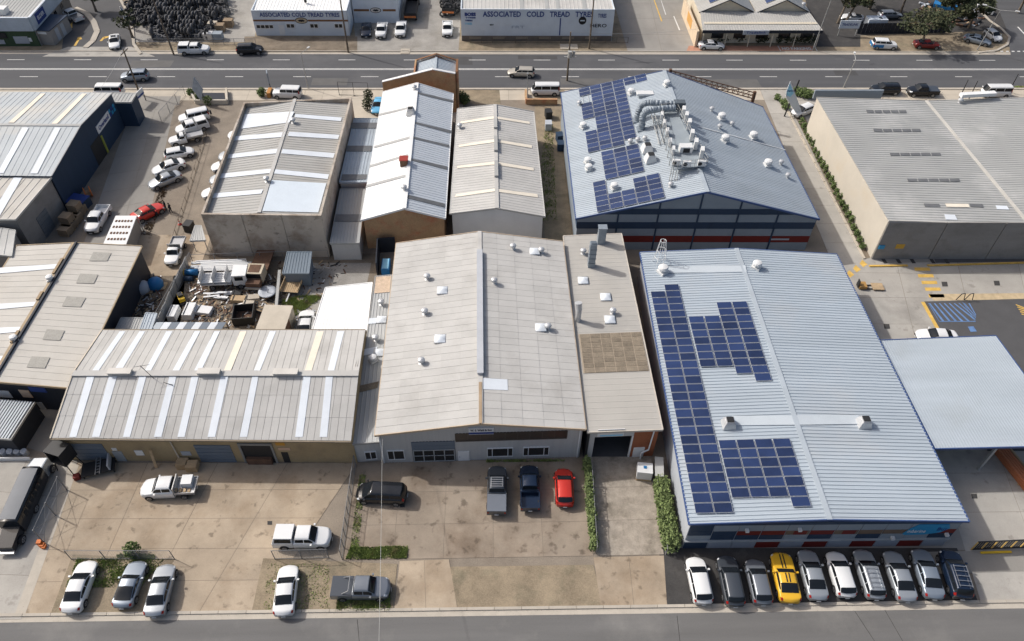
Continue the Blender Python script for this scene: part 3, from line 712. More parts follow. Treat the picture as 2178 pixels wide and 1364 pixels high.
mb = MB(); q = T.at(1229, 682); mb.tube(q, q+Vector((0, 0, 1.6)), .32, n=12); mb.tube(q+Vector((0, 0, 1.55)), q+Vector((-.1, .3, 2.5)), .36, .42, n=12); mb.build('exhaust_cowl', zinc, A3.root, smooth=False)
for q in ((1240, 598), (1288, 633), (1297, 681)): onroof('dome_skylight', DOME, T, *q, A3.root, 1.0, 0)
for q in ((1240, 540), (1303, 667)): onroof('roof_ventilator', WHIRLY, T, *q, A3.root)

# --- long shed, lower left (its ridge runs left to right)
B = Bld(); zB = 4.4
fl, fr_, bl, br_ = P(108, 932, zB), P(747, 938, zB), P(217, 703, zB), P(777, 703, zB)
zrB = 6.3; rl, rr_ = P(155, 795, zrB), P(763, 795, zrB)
Broot = thing('long_shed', ((fl.x+fr_.x)/2, (fl.y+bl.y)/2, 0), 'long khaki walled shed, fibre cement roof striped with white translucent sheets', 'building')
BF = Patch(fl, fr_, rr_, rl); BB = Patch(bl, br_, rr_, rl)
for pt in (BF, BB):
    mb = MB(); pt.quad(mb, [pt.p(0, 0), pt.p(1, 0), pt.p(1, 1), pt.p(0, 1)]); mb.build('roof', lapm, Broot)
    pt.sheets(40, 3 if pt is BF else 2, fibro, Broot, gap=.035)
cream = mat('cream_trim', (.55, .49, .40), .8)
mb = MB(); mb.beam(rl, rr_, .7, .1); mb.build('ridge_cap', fibro, Broot)
mb = MB()
for p_, q_ in ((fl, rl), (rl, bl)): mb.beam(p_+Vector((0, 0, -.15)), q_+Vector((0, 0, -.15)), .14, .25)
mb.build('barge_board', cream, Broot)
mb = MB(); mb.beam(fl+Vector((0, -.1, -.13)), fr_+Vector((0, -.1, -.13)), .16, .14); mb.beam(bl+Vector((0, .1, -.13)), br_+Vector((0, .1, -.13)), .16, .14); mb.build('gutter', mat('brown_gutter', (.20, .165, .12), .7), Broot)
for i in range(9):
    bt = [(148, 163), (196, 212), (262, 277), (328, 344), (378, 393), (442, 458), (510, 526), (628, 644), (680, 696)][i]
    tp = [(186, 202), (233, 250), (297, 312), (361, 376), (408, 423), (470, 486), (537, 550), (645, 661), (693, 708)][i]
    BF.strip(Broot, [(bt[0], 930), (bt[1], 930), (tp[1], 799), (tp[0], 799)], skyl)
    b2 = [(196, 210), (242, 258), (308, 321), (367, 381), (413, 428), (476, 491), (540, 553), (648, 663), (697, 711)][i]
    t2 = [(255, 267), (297, 309), (354, 367), (414, 426), (456, 468), (511, 525), (574, 587), (674, 689), (718, 732)][i]
    BB.strip(Broot, [(b2[0], 790), (b2[1], 790), (t2[1], 706), (t2[0], 706)], skylc if i in (5, 7) else skyl)
for a, c in (((232, 795), (282, 795)), ((422, 795), (470, 795)), ((583, 796), (635, 796))):
    A_, C_ = P(*a, zrB), P(*c, zrB); mb = MB(); mb.beam(A_+Vector((0, 0, .11)), C_+Vector((0, 0, .11)), .55, .3); mb.beam(A_+Vector((0, 0, .41)), C_+Vector((0, 0, .41)), .75, .06)
    mb.build('ridge_ventilator', mat('vent_cream', (.55, .53, .49), .6), Broot)
q = P(330, 808, zrB-.3); mb = MB(); mb.tube(q, q+Vector((-.9, .2, 2.0)), .03); mb.tube(q+Vector((-1.4, 0, 2.0)), q+Vector((0, .3, 2.0)), .02); mb.tube(q, q+Vector((2.0, -.8, .1)), .03); mb.build('aerial', darkv, Broot)
WB = Wall((fl.x+.2, fl.y+.35), (fr_.x, fr_.y+.35)); WBl = Wall((bl.x+.2, bl.y), (fl.x+.2, fl.y+.35)); WBb = Wall((br_.x, br_.y-.2), (bl.x+.2, bl.y-.2)); WBr = Wall((fr_.x, fr_.y+.35), (br_.x, br_.y-.2))
for wl in (WB, WBb):
    mb = MB(); wl.box(mb, 0, wl.L, 0, zB-.05, -.2, 0); mb.build('wall', tanwall, Broot)
for wl in (WBl, WBr):
    mb = MB(); f = [wl.p(.02, 0), wl.p(wl.L-.02, 0), wl.p(wl.L-.02, zB-.12), wl.p(wl.L*.55, zrB-.2), wl.p(.02, zB-.12)]
    mb.face(f); mb.face([p-wl.n*.2 for p in f][::-1]); mb.build('wall', tanwall, Broot)
W = WB
W.roller(W.rect((170, 978), (240, 980), (140, 943)), doorb, Broot); W.roller(W.rect((430, 983), (505, 984), (412, 946)), doorb, Broot)
r = W.rect((527, 985), (590, 987), (508, 946)); W.panel('doorway', r, .015, darkv, Broot)
mb = MB(); W.box(mb, r[0]-.2, r[1]+.2, r[3]+.003, r[3]+.3, 0, .12); W.box(mb, r[0]-.2, r[0], 0, r[3], 0, .12); W.box(mb, r[1], r[1]+.2, 0, r[3], 0, .12); mb.build('door_frame', mat('grey_lintel', (.24, .24, .23), .8), Broot)
mb = MB(); W.box(mb, r[0]+.2, r[1]-.3, .05, 1.0, .016, .35); mb.build('stock_inside', rust, Broot)
W.panel('door', W.rect((252, 982), (272, 982), (238, 960)), .05, mat('pale_door', (.33, .36, .38), .7), Broot)
r = W.rect((606, 985), (620, 986), (600, 962)); W.panel('door', r, .04, darkv, Broot)
for a, m_ in ((((240, 958), (250, 958), (238, 953)), whitew), (((291, 968), (308, 968), (286, 958)), whitew), (((388, 968), (408, 968), (384, 960)), panell)):
    W.panel('wall_sign', W.rect(*a), .05, m_, Broot)
r = W.rect((587, 947), (600, 947), (586, 940)); sg = W.panel('sign', (r[0], r[1]+.3, r[2], r[3]+.1), .05, mat('orange_sign', (.55, .28, .04), .6), Broot)
W.panel('sign', W.rect((593, 957), (618, 957), (592, 952)), .06, mat('peach_sign', (.6, .42, .3), .6), Broot)
a = W.hit(363, 938)[0]; mb = MB(); mb.tube(W.p(a, 4.3, .12), W.p(a, .1, .12), .07); mb.build('downpipe', cream, Broot)
r = W.rect((275, 984), (330, 984), (262, 940)); 
# lean-to roofs behind it
mb = MB()
q = [P(322, 701, 3.0), P(472, 701, 3.0), P(482, 686, 3.2), P(333, 686, 3.2)]; pt = Patch(*q); n = 9
lt = thing('striped_lean_to', (q[0].x, q[0].y, 0), 'low lean-to behind the long shed, roofed in blue-grey and white stripes', 'shelter')
for i in range(n):
    mb = MB(); pt.slab(mb, i/n+.003, (i+1)/n-.003, 0, 1, 0, .05); mb.build('roof_sheet', skyl if i % 2 else (doorb if i else cbblue), lt)
for c in q[2:]:
    mb = MB(); mb.box(c.x-.06, c.x+.06, c.y-.1, c.y+.02, 0, 3.1); mb.build('post', pinebark, lt)
quadroof('small_lean_to', 'small blue-grey lean-to roof at the back corner of the long shed', 'shelter', [(297, 702), (322, 702), (334, 667), (310, 666)], (3.1, 3.1, 3.2, 3.2), doorb, cbblue, .3)
quadroof('small_lean_to', 'patched grey lean-to roof under the dark side wall of the left shed', 'shelter', [(245, 702), (296, 702), (305, 677), (258, 676)], (2.6, 2.6, 2.7, 2.7), doorb, steelg, .3)
quadroof('white_shed', 'low white roofed shed beside the scrap yard', 'building', [(664, 702), (780, 703), (792, 601), (692, 612)], (3.2, 3.2, 3.2, 3.2), whitew, sheetw, .35, rh=.012)
q = P(735, 668, 0); 
# --- left middle shed
C = gable('navy_shed', 'pale roofed shed at the left edge with dark navy walls and grey roof patches', 'building',
          [(-140, 805), (-20, 812), (157, 827), (35, 523), (158, 517), (302, 524)], 4.4, navyd, fibrob, style='rib', sp=.9, fascia=mat('tan_trim', (.38, .30, .20), .8), rib_w=.05, rib_h=.03)
for q in ([(190, 556), (228, 556), (237, 539), (199, 537)], [(162, 603), (200, 604), (209, 585), (171, 583)], [(132, 652), (172, 654), (183, 634), (143, 631)], [(91, 723), (128, 725), (138, 704), (100, 701)], [(57, 782), (96, 784), (107, 761), (68, 759)]):
    C.R.strip(C.root, q, mat('grey_translucent_sheet', (.33, .32, .29), .7, .1, 2.0, fine=.15))
for q in ([(-60, 588), (-50, 574), (127, 562), (117, 572)], [(-60, 664), (-50, 650), (88, 642), (79, 651)], [(-60, 716), (-50, 700), (52, 696), (43, 706)], [(-60, 775), (-50, 762), (22, 757), (12, 770)]):
    C.L.strip(C.root, q, skyl)
for f0, f1 in ((.14, .26), (.40, .46), (.68, .76)):
    a = C.c[4]+(C.c[1]-C.c[4])*f0; c = C.c[4]+(C.c[1]-C.c[4])*f1; mb = MB(); mb.beam(a+Vector((-.15, 0, .05)), c+Vector((-.15, 0, .05)), .3, .22); mb.build('ridge_ventilator', mat('old_vent', (.36, .27, .17), .8, .2), C.root)
mb = MB(); mb.beam(C.c[4]+Vector((.3, 0, .0)), C.c[1]+Vector((.3, 0, .0)), .22, .25); mb.build('ridge_flashing', navyd, C.root)
for q in ((108, 596), (32, 724)): onroof('roof_vent', COWL, C.L, *q, C.root, .8)
W = C.front
for a, c, d, m_, tx in ((( -10, 843), (27, 844), (-22, 829), whitew, ''), ((50, 844), (70, 844), (41, 829), mat('peach_panel', (.60, .45, .33), .7), ''), ((66, 832), (100, 833), (58, 822), bluet, '')):
    W.panel('sign', W.rect(a, c, d), .06, m_, C.root)
r = W.rect((85, 885), (105, 886), (73, 854)); W.panel('door', r, .05, darkv, C.root)
W.panel('poster', W.rect((90, 873), (101, 873), (75, 855)), .07, panell, C.root)
# --- navy building top left
D = Bld(); zD = 5.9
q = [P(110, 375, zD), P(240, 197, zD)]; f0, b0 = q
fl, bl = P(-160, 372, zD), P(-40, 195, zD); zr = 7.0; R0, R1 = P(172, 267, zr), P(-120, 265, zr)
Dr = thing('navy_warehouse', ((f0.x+fl.x)/2, (f0.y+b0.y)/2, 0), 'large warehouse top left, navy end wall with white sign, pale striped roof', 'building')
PF = Patch(fl, f0, R0, R1); PB = Patch(bl, b0, R0, R1)
for pt, m_ in ((PF, steelr), (PB, steelr)):
    mb = MB(); pt.ribs(mb, .8, rw=.06, rh=.03); mb.build('roof', mat('pale_blue_roof', (.42, .455, .475), .6, .08, .3, stain=(.52, .50, .45), stain_scale=.08), Dr)
for q in ([(-110, 368), (-95, 368), (-20, 272), (-35, 272)], [(-5, 369), (8, 369), (62, 272), (48, 272)], [(65, 370), (80, 370), (130, 272), (117, 272)]): PF.strip(Dr, q, skyl)
for q in ([(18, 262), (30, 262), (97, 200), (87, 200)], [(110, 264), (122, 264), (185, 200), (175, 200)]): PB.strip(Dr, q, skylc)
mb = MB(); mb.beam(R1, R0, .5, .08); mb.build('ridge_cap', steelg, Dr)
WD = Wall(f0+Vector((-.25, .1, 0)), b0+Vector((-.25, -.1, 0))); hf = (Vector((R0.x, R0.y, 0))-WD.A).dot(WD.d)
mb = MB(); f = [WD.p(0, 0), WD.p(WD.L, 0), WD.p(WD.L, zD-.1), WD.p(hf, zr-.12), WD.p(0, zD-.1)]; mb.face(f); mb.face([p-WD.n*.25 for p in f][::-1]); mb.build('wall', navy, Dr)
mb = MB(); mb.beam(f0, R0, .14, .1); mb.beam(R0, b0, .14, .1); mb.build('barge_board', mat('grey_trim2', (.36, .37, .37), .7), Dr)
for wl in (Wall(fl+Vector((0, .2, 0)), f0+Vector((-.5, .2, 0))), Wall(b0+Vector((-.5, -.2, 0)), bl+Vector((0, -.2, 0)))):
    mb = MB(); wl.box(mb, 0, wl.L, 0, zD-.1, -.2, 0); mb.build('wall', navy, Dr)
r = (WD.hit(206, 277)[0], WD.hit(231, 243)[0], 4.15, 5.35); r = (r[0], r[1], WD.hit(218, 262)[1]-.6, WD.hit(218, 262)[1]+.6)
sg = WD.panel('sign', r, .08, whitew, Dr)
put_text('Overland', .9, WD.p((r[0]+r[1])/2, (r[2]+r[3])/2, .1), WD.d, (0, 0, 1), bluet, sg, .02, width=(r[1]-r[0])*.8)
a0 = r[1]+.1
for k in range(6): 
    mb = MB(); x = a0+.25+.75*(k//2); z0 = r[2]+.05+.62*(k % 2); WD.box(mb, x-.25, x+.25, z0, z0+.5, .03, .08); mb.build('logo_square', cyan if k % 3 else bluet, sg)
r = WD.rect((205, 345), (232, 310), (209, 305)); r = (WD.hit(207, 345)[0], WD.hit(224, 318)[0], 0.05, 3.3); W = WD
mb = MB(); W.box(mb, r[0], r[1], r[2], r[3], .0, .04); mb.build('doorway', darkv, Dr)
r = (r[1]+.1, r[1]+.5, .05, 2.9); W.panel('door_jamb', r, .12, mat('lime_paint', (.30, .33, .06), .7), Dr)
# its flat roofed front annex
zA = 4.2; qa = [P(266, 246, zA), P(287, 197, zA)]
ya_, yb_, xr_ = b0.y+.15, P(290, 198, 4.2).y, P(262, 245, 4.2).x
quadroof('flat_annex', 'flat grey roofed navy annex at the roadside end of the navy warehouse', 'building', [(xr_-18, ya_, 4.2), (xr_, ya_, 4.2), (xr_, yb_, 4.2), (xr_-18, yb_, 4.2)], (4.2,)*4, navy, steelg, .5, fascia=mat('pale_trim', (.5, .5, .48), .8), world=True, inset=.05)
# concrete extension, lower
zE = 5.6
D2 = quadroof('concrete_extension', 'beige roofed grey concrete extension in front of the navy warehouse', 'building', [(-140, 465), (33, 467), (109, 377), (-60, 374)], (zE,)*4, tiltg, fibrob, 1.0, fascia=mat('white_trim3', (.55, .54, .50), .7), ribs_along='v')
D2.T.strip(D2.root, [(-20, 460), (0, 460), (48, 378), (30, 378)], skyl)
W = D2.W[1]; r = (W.L*.35, W.L*.62, 0.0, 3.2); W.roller(r, mat('dusty_door', (.16, .175, .19), .7), D2.root)
D3 = quadroof('concrete_store', 'tall dark concrete store at the left edge behind the pale shed', 'building', [(-120, 530), (25, 545), (33, 490), (-90, 470)], (4.6,)*4, tiltg, steelg, 1.0)
# --- tilt-up concrete building
E_ = Bld(); zE = 6.8
q = [P(427, 456, zE), P(683, 459, zE), P(748, 208, zE), P(518, 218, zE)]
Er = thing('tilt_up_building', (sum(p.x for p in q)/4, sum(p.y for p in q)/4, 0), 'tall concrete walled building left of centre with white striped roof', 'building')
for i, nm in enumerate(('front', 'right', 'back', 'left')):
    a, c = q[i], q[(i+1) % 4]; L_ = (c-a).length; n = 3 if i % 2 == 0 else 5
    wl = Wall(a, c)
    for k in range(n):
        mb = MB(); wl.box(mb, wl.L*k/n+.03, wl.L*(k+1)/n-.03, 0, zE-(.0 if i in (0, 2) else .003), -.28, 0); mb.build('wall_panel', tilt, Er)
ins_ = [q[0]+Vector((.3, .3, 0)), q[1]+Vector((-.3, .3, 0)), q[2]+Vector((-.3, -.3, 0)), q[3]+Vector((.3, -.3, 0))]
zl = zE-.75; zr = zE-.05
RF, RB = P(550, 456, zr), P(626, 216, zr)
RF.y = ins_[0].y; RB.y = ins_[2].y
low = [Vector((p.x, p.y, zl)) for p in ins_]
EL = Patch(low[0], low[3], RB, RF); ER = Patch(low[1], low[2], RB, RF)
for pt in (EL, ER):
    mb = MB(); pt.ribs(mb, .55, rw=.07, rh=.04); mb.build('roof', fibrog, Er)
mb = MB(); mb.beam(RF, RB, .45, .08); mb.build('ridge_cap', fibro, Er)
for s_ in ([(513, 275), (521, 244), (626, 238), (616, 261)], [(487, 301), (489, 292), (606, 282), (603, 292)], [(479, 339), (483, 330), (592, 317), (588, 327)], [(463, 381), (467, 371), (578, 360), (574, 369)], [(443, 423), (447, 413), (560, 404), (556, 413)]): EL.strip(Er, s_, skyl, h=.06)
for s_ in ([(627, 250), (628, 243), (727, 251), (725, 259)], [(612, 290), (615, 281), (722, 288), (719, 297)], [(598, 327), (601, 318), (712, 327), (709, 337)], [(583, 370), (586, 361), (700, 372), (697, 382)]): ER.strip(Er, s_, skyl, h=.06)
ER.strip(Er, [(558, 450), (578, 384), (694, 391), (677, 453)], mat('new_roof_sheet', (.62, .69, .75), .5, .04), 'roof_sheet', h=.06)
for a in ((624, 261), (568, 386)): onroof('roof_ventilator', WHIRLY, ER, *a, Er)
# --- connector roofs between E and G
quadroof('link_roof', 'blue-grey link roof between the concrete building and the white gabled hall', 'building', [(722, 388), (780, 388), (806, 252), (753, 252)], (4.2, 4.2, 4.2, 4.2), cladg, cbblue2, .4)
LK = Patch(P(722, 388, 4.2), P(753, 252, 4.2), P(806, 252, 4.2), P(780, 388, 4.2)); lk = bpy.data.objects['link_roof']
for s_ in ([(745, 274), (747, 262), (803, 262), (801, 274)], [(735, 323), (738, 311), (792, 311), (789, 323)], [(725, 385), (728, 372), (781, 372), (779, 382)]): LK.strip(lk, s_, skyld, h=.06)
quadroof('lower_link_roof', 'grey lower link roof with a dark skylight between the concrete building and the gabled hall', 'building', [(702, 518), (764, 517), (777, 400), (724, 402)], (3.0, 3.0, 3.4, 3.4), cladg, steelg, .4)
LK2 = Patch(P(702, 518, 3.0), P(724, 402, 3.4), P(777, 400, 3.4), P(764, 517, 3.0)); lk = bpy.data.objects['lower_link_roof']; LK2.strip(lk, [(712, 472), (714, 457), (771, 457), (769, 472)], skyld, h=.06)
# --- white gabled hall with brick ends
G = gable('white_gabled_hall', 'white and blue-grey gabled hall with buff brick ends and dark skylight bands', 'building',
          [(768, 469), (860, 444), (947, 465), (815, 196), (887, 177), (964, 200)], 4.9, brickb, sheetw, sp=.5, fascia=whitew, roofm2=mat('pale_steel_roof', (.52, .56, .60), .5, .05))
for s_ in ([(888, 195), (888, 199), (963, 219), (963, 214)], [(884, 259), (884, 263), (961, 285), (961, 279)], [(880, 291), (880, 295), (955, 315), (955, 309)], [(874, 337), (874, 341), (951, 362), (951, 355)], [(862, 414), (862, 421), (946, 442), (946, 434)]): G.R.strip(G.root, s_, skyld)
mb = MB(); 
for s_ in ([(806, 247), (807, 243), (881, 226), (881, 230)], [(796, 316), (797, 311), (876, 290), (876, 295)], [(786, 357), (787, 352), (870, 328), (870, 333)], [(778, 400), (780, 394), (864, 372), (864, 377)]): G.L.strip(G.root, s_, mat('grey_skylight_band', (.36, .365, .36), .6, .1))
u = G.R
mb = MB(); pt = G.R; pt.ribs(mb, .5, h=.004); 
onroof('roof_fan', FANBOX, G.L, 874, 243, G.root, 1.1, 0); 
mb = MB(); q = G.L.at(860, 350, 0); mb.box(q.x-.5, q.x+.5, q.y-.5, q.y+.5, q.z-.1, q.z+.9); cb = mb.build('roof_cooler', rust, G.root); mb = MB(); mb.box(q.x-.58, q.x+.58, q.y-.58, q.y+.58, q.z+.901, q.z+1.0); mb.build('cap', redp, cb)
for q in ((860, 405), (882, 192)): onroof('roof_ventilator', WHIRLY, G.L, *q, G.root)
# raised back parapet and roadside wing
pa = [P(815, 192, 6.4), P(923, 158, 8.1), P(967, 172, 7.6)]; y0 = P(887, 177, 5.5).y+.6
gw = Wall((G.c[3].x-.3, y0), (G.c[5].x+.3, y0)); mb = MB(); hf = gw.L*.70
f = [gw.p(0, 0), gw.p(gw.L, 0), gw.p(gw.L, 6.7), gw.p(hf, 7.4), gw.p(0, 5.3)]; mb.face(f); mb.face([p-gw.n*.35 for p in f][::-1]); mb.face([f[3], f[2], f[2]-gw.n*.35, f[3]-gw.n*.35]); mb.face([f[4], f[3], f[3]-gw.n*.35, f[4]-gw.n*.35]); mb.build('parapet_wall', brickb, G.root)
mb = MB(); o_ = -gw.n*.17; mb.beam(f[4]+o_, f[3]+o_, .5, .1); mb.beam(f[3]+o_, f[2]+o_, .5, .1); mb.build('coping', whitew, G.root)
zw = 6.3; x0, x1 = P(884, 166, zw).x, P(968, 168, zw).x; yb = RY0-3.2; mb = MB()
wing = thing('roadside_wing', ((x0+x1)/2, (y0+yb)/2, 0), 'small brick wing with blue-grey gabled roof at the road end of the white hall', 'building')
xm = (x0+x1)/2; zp = zw+1.0
Lp = Patch((x0, y0+.4, zw), (x0, yb, zw), (xm, yb, zp), (xm, y0+.4, zp)); Rp = Patch((x1, y0+.4, zw), (x1, yb, zw), (xm, yb, zp), (xm, y0+.4, zp))
for pt in (Lp, Rp): mb = MB(); pt.ribs(mb, .4); mb.build('roof', cbblue2, wing)
mb = MB(); mb.beam((xm, y0+.4, zp), (xm, yb, zp), .35, .08); mb.build('ridge_cap', cbblue2, wing)
mb = MB(); mb.box(x0-.35, x0-.1, y0+.4, yb, 0, zw+.5); mb.box(x1+.1, x1+.35, y0+.4, yb, 0, zw+.5); mb.build('wall', brickb, wing)
mb = MB(); mb.face([(x0, yb, 0), (x1, yb, 0), (x1, yb, zw), (xm, yb, zp+.2), (x0, yb, zw)][::-1]); mb.face([(x0, yb-.25, 0), (x1, yb-.25, 0), (x1, yb-.25, zw), (xm, yb-.25, zp+.2), (x0, yb-.25, zw)]); mb.build('wall', brickb, wing)
mb = MB(); mb.beam((x0-.3, yb-.1, zw+.3), (xm, yb-.1, zp+.4), .35, .1); mb.beam((xm, yb-.1, zp+.4), (x1+.3, yb-.1, zw+.3), .35, .1); mb.box(x1+.06, x1+.39, y0+.4, yb, zw+.5, zw+.58); mb.build('coping', brownt, wing)
# --- beige gabled hall
Hh = gable('beige_gabled_hall', 'beige fibre cement gabled hall with cream skylight bands, right of the white hall', 'building',
           [(957, 455), (1057, 443), (1159, 461), (973, 232), (1053, 223), (1135, 238)], 4.6, whitew, fibro, sp=.55, rib_w=.06, rib_h=.03)
for s_ in ([(1058, 250), (1058, 254), (1127, 265), (1126, 260)], [(1058, 299), (1058, 304), (1131, 316), (1131, 310)], [(1058, 346), (1058, 352), (1135, 364), (1135, 358)], [(1058, 403), (1058, 409), (1144, 421), (1143, 414)]): Hh.R.strip(Hh.root, s_, skylc)
for s_ in ([(979, 264), (980, 259), (1052, 249), (1052, 254)], [(976, 314), (976, 309), (1052, 298), (1052, 304)], [(972, 359), (973, 354), (1054, 345), (1054, 351)], [(968, 420), (970, 414), (1054, 402), (1054, 408)]): Hh.L.strip(Hh.root, s_, skylc)
for f0_, f1_ in ((.17, .27), (.36, .50), (.60, .74)):
    a = Hh.c[4]+(Hh.c[1]-Hh.c[4])*f0_; c = Hh.c[4]+(Hh.c[1]-Hh.c[4])*f1_; mb = MB(); mb.beam(a+Vector((0, 0, .1)), c+Vector((0, 0, .1)), .5, .3); mb.build('ridge_ventilator', steelg, Hh.root)
mb = MB(); onroof('roof_ventilator', WHIRLY, Hh.L, 978, 273, Hh.root)
# --- big blue-grey hall with rooftop plant
I = gable('blue_grey_hall', 'large blue-grey roofed hall with rooftop plant and solar arrays behind a striped navy wall', 'building',
          [(1225, 466), (1505, 409), (1743, 467), (1193, 198), (1413, 151), (1622, 228)], 5.3, panelg, cbblue2, sp=.38, fascia=navyt, rib_w=.07, ridgem=cbblue2)
W = I.front; nb = 5
def band(W, z0, z1, m, zr, ze, root, name='wall_band', gaps=None, o=.03):
    hf = W.L/2; mb = MB()
    def span(z): 
        if z <= ze: return 0, W.L
        k = (z-ze)/(zr-ze); return k*hf, W.L-k*hf
    a0, a1 = span(z0); b0, b1 = span(z1)
    if b0 >= b1: return
    q = [W.p(a0, z0, o), W.p(a1, z0, o), W.p(b1, z1, o), W.p(b0, z1, o)]
    mb.hexa([q[0]-W.n*.0, q[1], q[1]-W.n*.1, q[0]-W.n*.1], [q[3], q[2], q[2]-W.n*.1, q[3]-W.n*.1], 0); mb.build(name, m, root)
zr_, ze_ = I.zr-.2, I.z-.12
for z0, z1, m_ in ((1.3, 2.35, redwall), (3.55, 4.6, navy), (5.85, 6.75, navy)): band(W, z0, z1, m_, zr_, ze_, I.root)
for k in range(1, 6):
    mb = MB(); x = W.L*k/6; zt = ze_+(zr_-ze_)*(1-abs(x-W.L/2)/(W.L/2)); W.box(mb, x-.1, x+.1, 0, zt-.1, .0, .08); mb.build('wall_rib', navy, I.root)
r = (W.L-5.0, W.L-2.6, 1.7, 1.95); W.panel('sign', r, .06, panell, I.root)
R_ = I.right; mb = MB(); R_.box(mb, 0, R_.L, 3.8, 5.0, .002, .06); mb.build('wall_band', navy, I.root)
L_ = I.left; mb = MB(); L_.box(mb, 0, L_.L, 3.6, 4.8, .002, .06); mb.build('wall_band', navy, I.root)
for q in ((1342, 202), (1240, 273), (1250, 348), (1252, 362)): onroof('roof_vent', COWL, I.L, *q, I.root, 1.0)
for q in ((1306, 402), (1418, 185)): onroof('roof_vent', COWL, I.L, *q, I.root, 1.0)
for q in ((1340, 306), (1356, 303), (1371, 300), (1232, 224), (1426, 398)): onroof('roof_ventilator', WHIRLY, I.L, *q, I.root, .9)
for q in ((1376, 322), (1383, 343)): onroof('roof_fan', FANW, I.L, *q, I.root, 1.25, .1)
for q in ((1534, 254), (1541, 301), (1601, 294), (1632, 353)): onroof('roof_vent', COWL, I.R, *q, I.root, 1.1)
for q in ((1513, 237), (1530, 274), (1556, 268), (1660, 350), (1674, 378)): onroof('roof_ventilator', WHIRLY, I.R, *q, I.root, .9)
mb = MB(); a = I.R.at(1483, 270, .05); c = I.R.at(1670, 320, .05); mb.beam(a, c, .12, .05); mb.build('safety_line', whitew, I.root)
# --- solar warehouse
J = gable('solar_warehouse', 'large blue-grey ribbed warehouse lower right, solar panels on its left slope', 'building',
          [(1466, 1116), (1765, 1106), (2062, 1110), (1361, 537), (1566, 529), (1780, 541)], 4.9, panell, cbblue, sp=.40, fascia=navyt, rib_w=.10, rib_h=.06, ridgem=cbblue2)
W = J.front; zr_, ze_ = J.zr-.25, J.z-.2
mb = MB(); W.box(mb, 0, W.L, 1.45, 1.62, .0, .22); mb.build('canopy_ledge', mat('ledge', (.33, .36, .38), .7), J.root)
n = 11; jpan = mat('shaded_pale_panel', (.31, .34, .39), .7, .08, .8)  # the front wall's shade is put into these darker panel colours
for k in range(n):
    a0, a1 = W.L*k/n+.05, W.L*(k+1)/n-.05; mb = MB(); W.box(mb, a0, a1, .05, 1.44, .0, .07)
    mb.build('wall_panel', navy if k in (0,) else (redwall if k in (3, 5, 7, 9) else jpan), J.root)
    mb = MB(); W.box(mb, a0, a1, 1.63, 2.45, .0, .06); mb.build('wall_panel', navy if k in (1, 2, 3, 5, 7, 10) else panelg, J.root)
    mb = MB(); W.box(mb, a0, a1, 2.48, 3.2, .0, .06); mb.build('wall_panel', navy if k < 2 else (redwall if k in (2, 3, 5, 10) else mat('brown_panel', (.17, .12, .085), .7, .15)), J.root)
    mb = MB(); W.box(mb, a0, a1, 3.23, 4.3, .0, .06); mb.build('wall_panel', navy if k in (0,) else panelg, J.root)
    mb = MB(); W.box(mb, W.L*k/n+.001, W.L*(k+1)/n-.001, 4.33, 4.8, .0, .09); mb.build('wall_panel', navy, J.root)
for k in (4, 6): 
    mb = MB(); x = W.L*(k+.6)/n; W.box(mb, x-.6, x+.6, 2.5, 3.18, .062, .08); mb.build('wall_panel', redwall, J.root)
a0 = W.hit(1912, 1142)[0]; a1 = W.hit(2020, 1120)[0]; mb = MB(); n_ = 14; cx_ = (a0+a1)/2; 
pts = [(a0, 2.5), (a0+.2, 2.35), (cx_, 2.4), (a1-.6, 2.75), (a1, 3.5), (a1-.3, 4.2), (a0+.9, 4.2), (a0+.3, 3.3)]
fr = [W.p(x_, z_, .14) for x_, z_ in pts]; mb.face(fr); bk = [W.p(x_, z_, .07) for x_, z_ in pts]; mb.face(bk[::-1])
for i in range(8): j = (i+1) % 8; mb.face([fr[j], fr[i], bk[i], bk[j]])
sg = mb.build('sign', cyan, J.root); put_text('mbarine', .8, W.p(cx_-.9, 3.05, .15), W.d, (0, 0, 1), whitew, sg, .0, width=(a1-a0)*.42)
put_text('Bus', .8, W.p(cx_+1.3, 3.4, .15), W.d, (0, 0, 1), bluet, sg, .0, width=(a1-a0)*.22)
for q in ((1588, 1124), (1897, 1140), (2012, 1133), (1700, 1122)):
    a, z_ = W.hit(*q); mb = MB(); W.box(mb, a-.15, a+.15, z_-.12, z_+.12, .07, .4); mb.build('flood_light', ventw, J.root)
J.L.strip(J.root, [(1416, 582), (1588, 580), (1585, 566), (1413, 568)], mat('flat_sheet', (.47, .52, .56), .5, .04), 'roof_sheet', h=.07)
J.L.strip(J.root, [(1560, 906), (1690, 905), (1684, 885), (1556, 886)], mat('flat_sheet', (.47, .52, .56)), 'roof_sheet', h=.07)
J.R.strip(J.root, [(1695, 905), (1833, 903), (1825, 884), (1690, 884)], mat('flat_sheet', (.47, .52, .56)), 'roof_sheet', h=.07)
onroof('roof_fan', FANBOX, J.L, 1549, 905, J.root, 1.1, 0); onroof('roof_fan', FANBOX, J.R, 1836, 903, J.root, 1.1, 0)
onroof('roof_vent', COWL, J.L, 1409, 580, J.root, 1.2); onroof('roof_vent', COWL, J.R, 1608, 570, J.root, 1.1)
mb = MB(); q = J.L.at(1402, 556, 0)                                     # wire frame mast
for k in range(6):
    t = math.pi*k/3; a = q+Vector((.8*math.cos(t), .8*math.sin(t), 0)); c = q+Vector((.35*math.cos(t), .35*math.sin(t), 3.2)); mb.tube(a, c, .035, n=5)
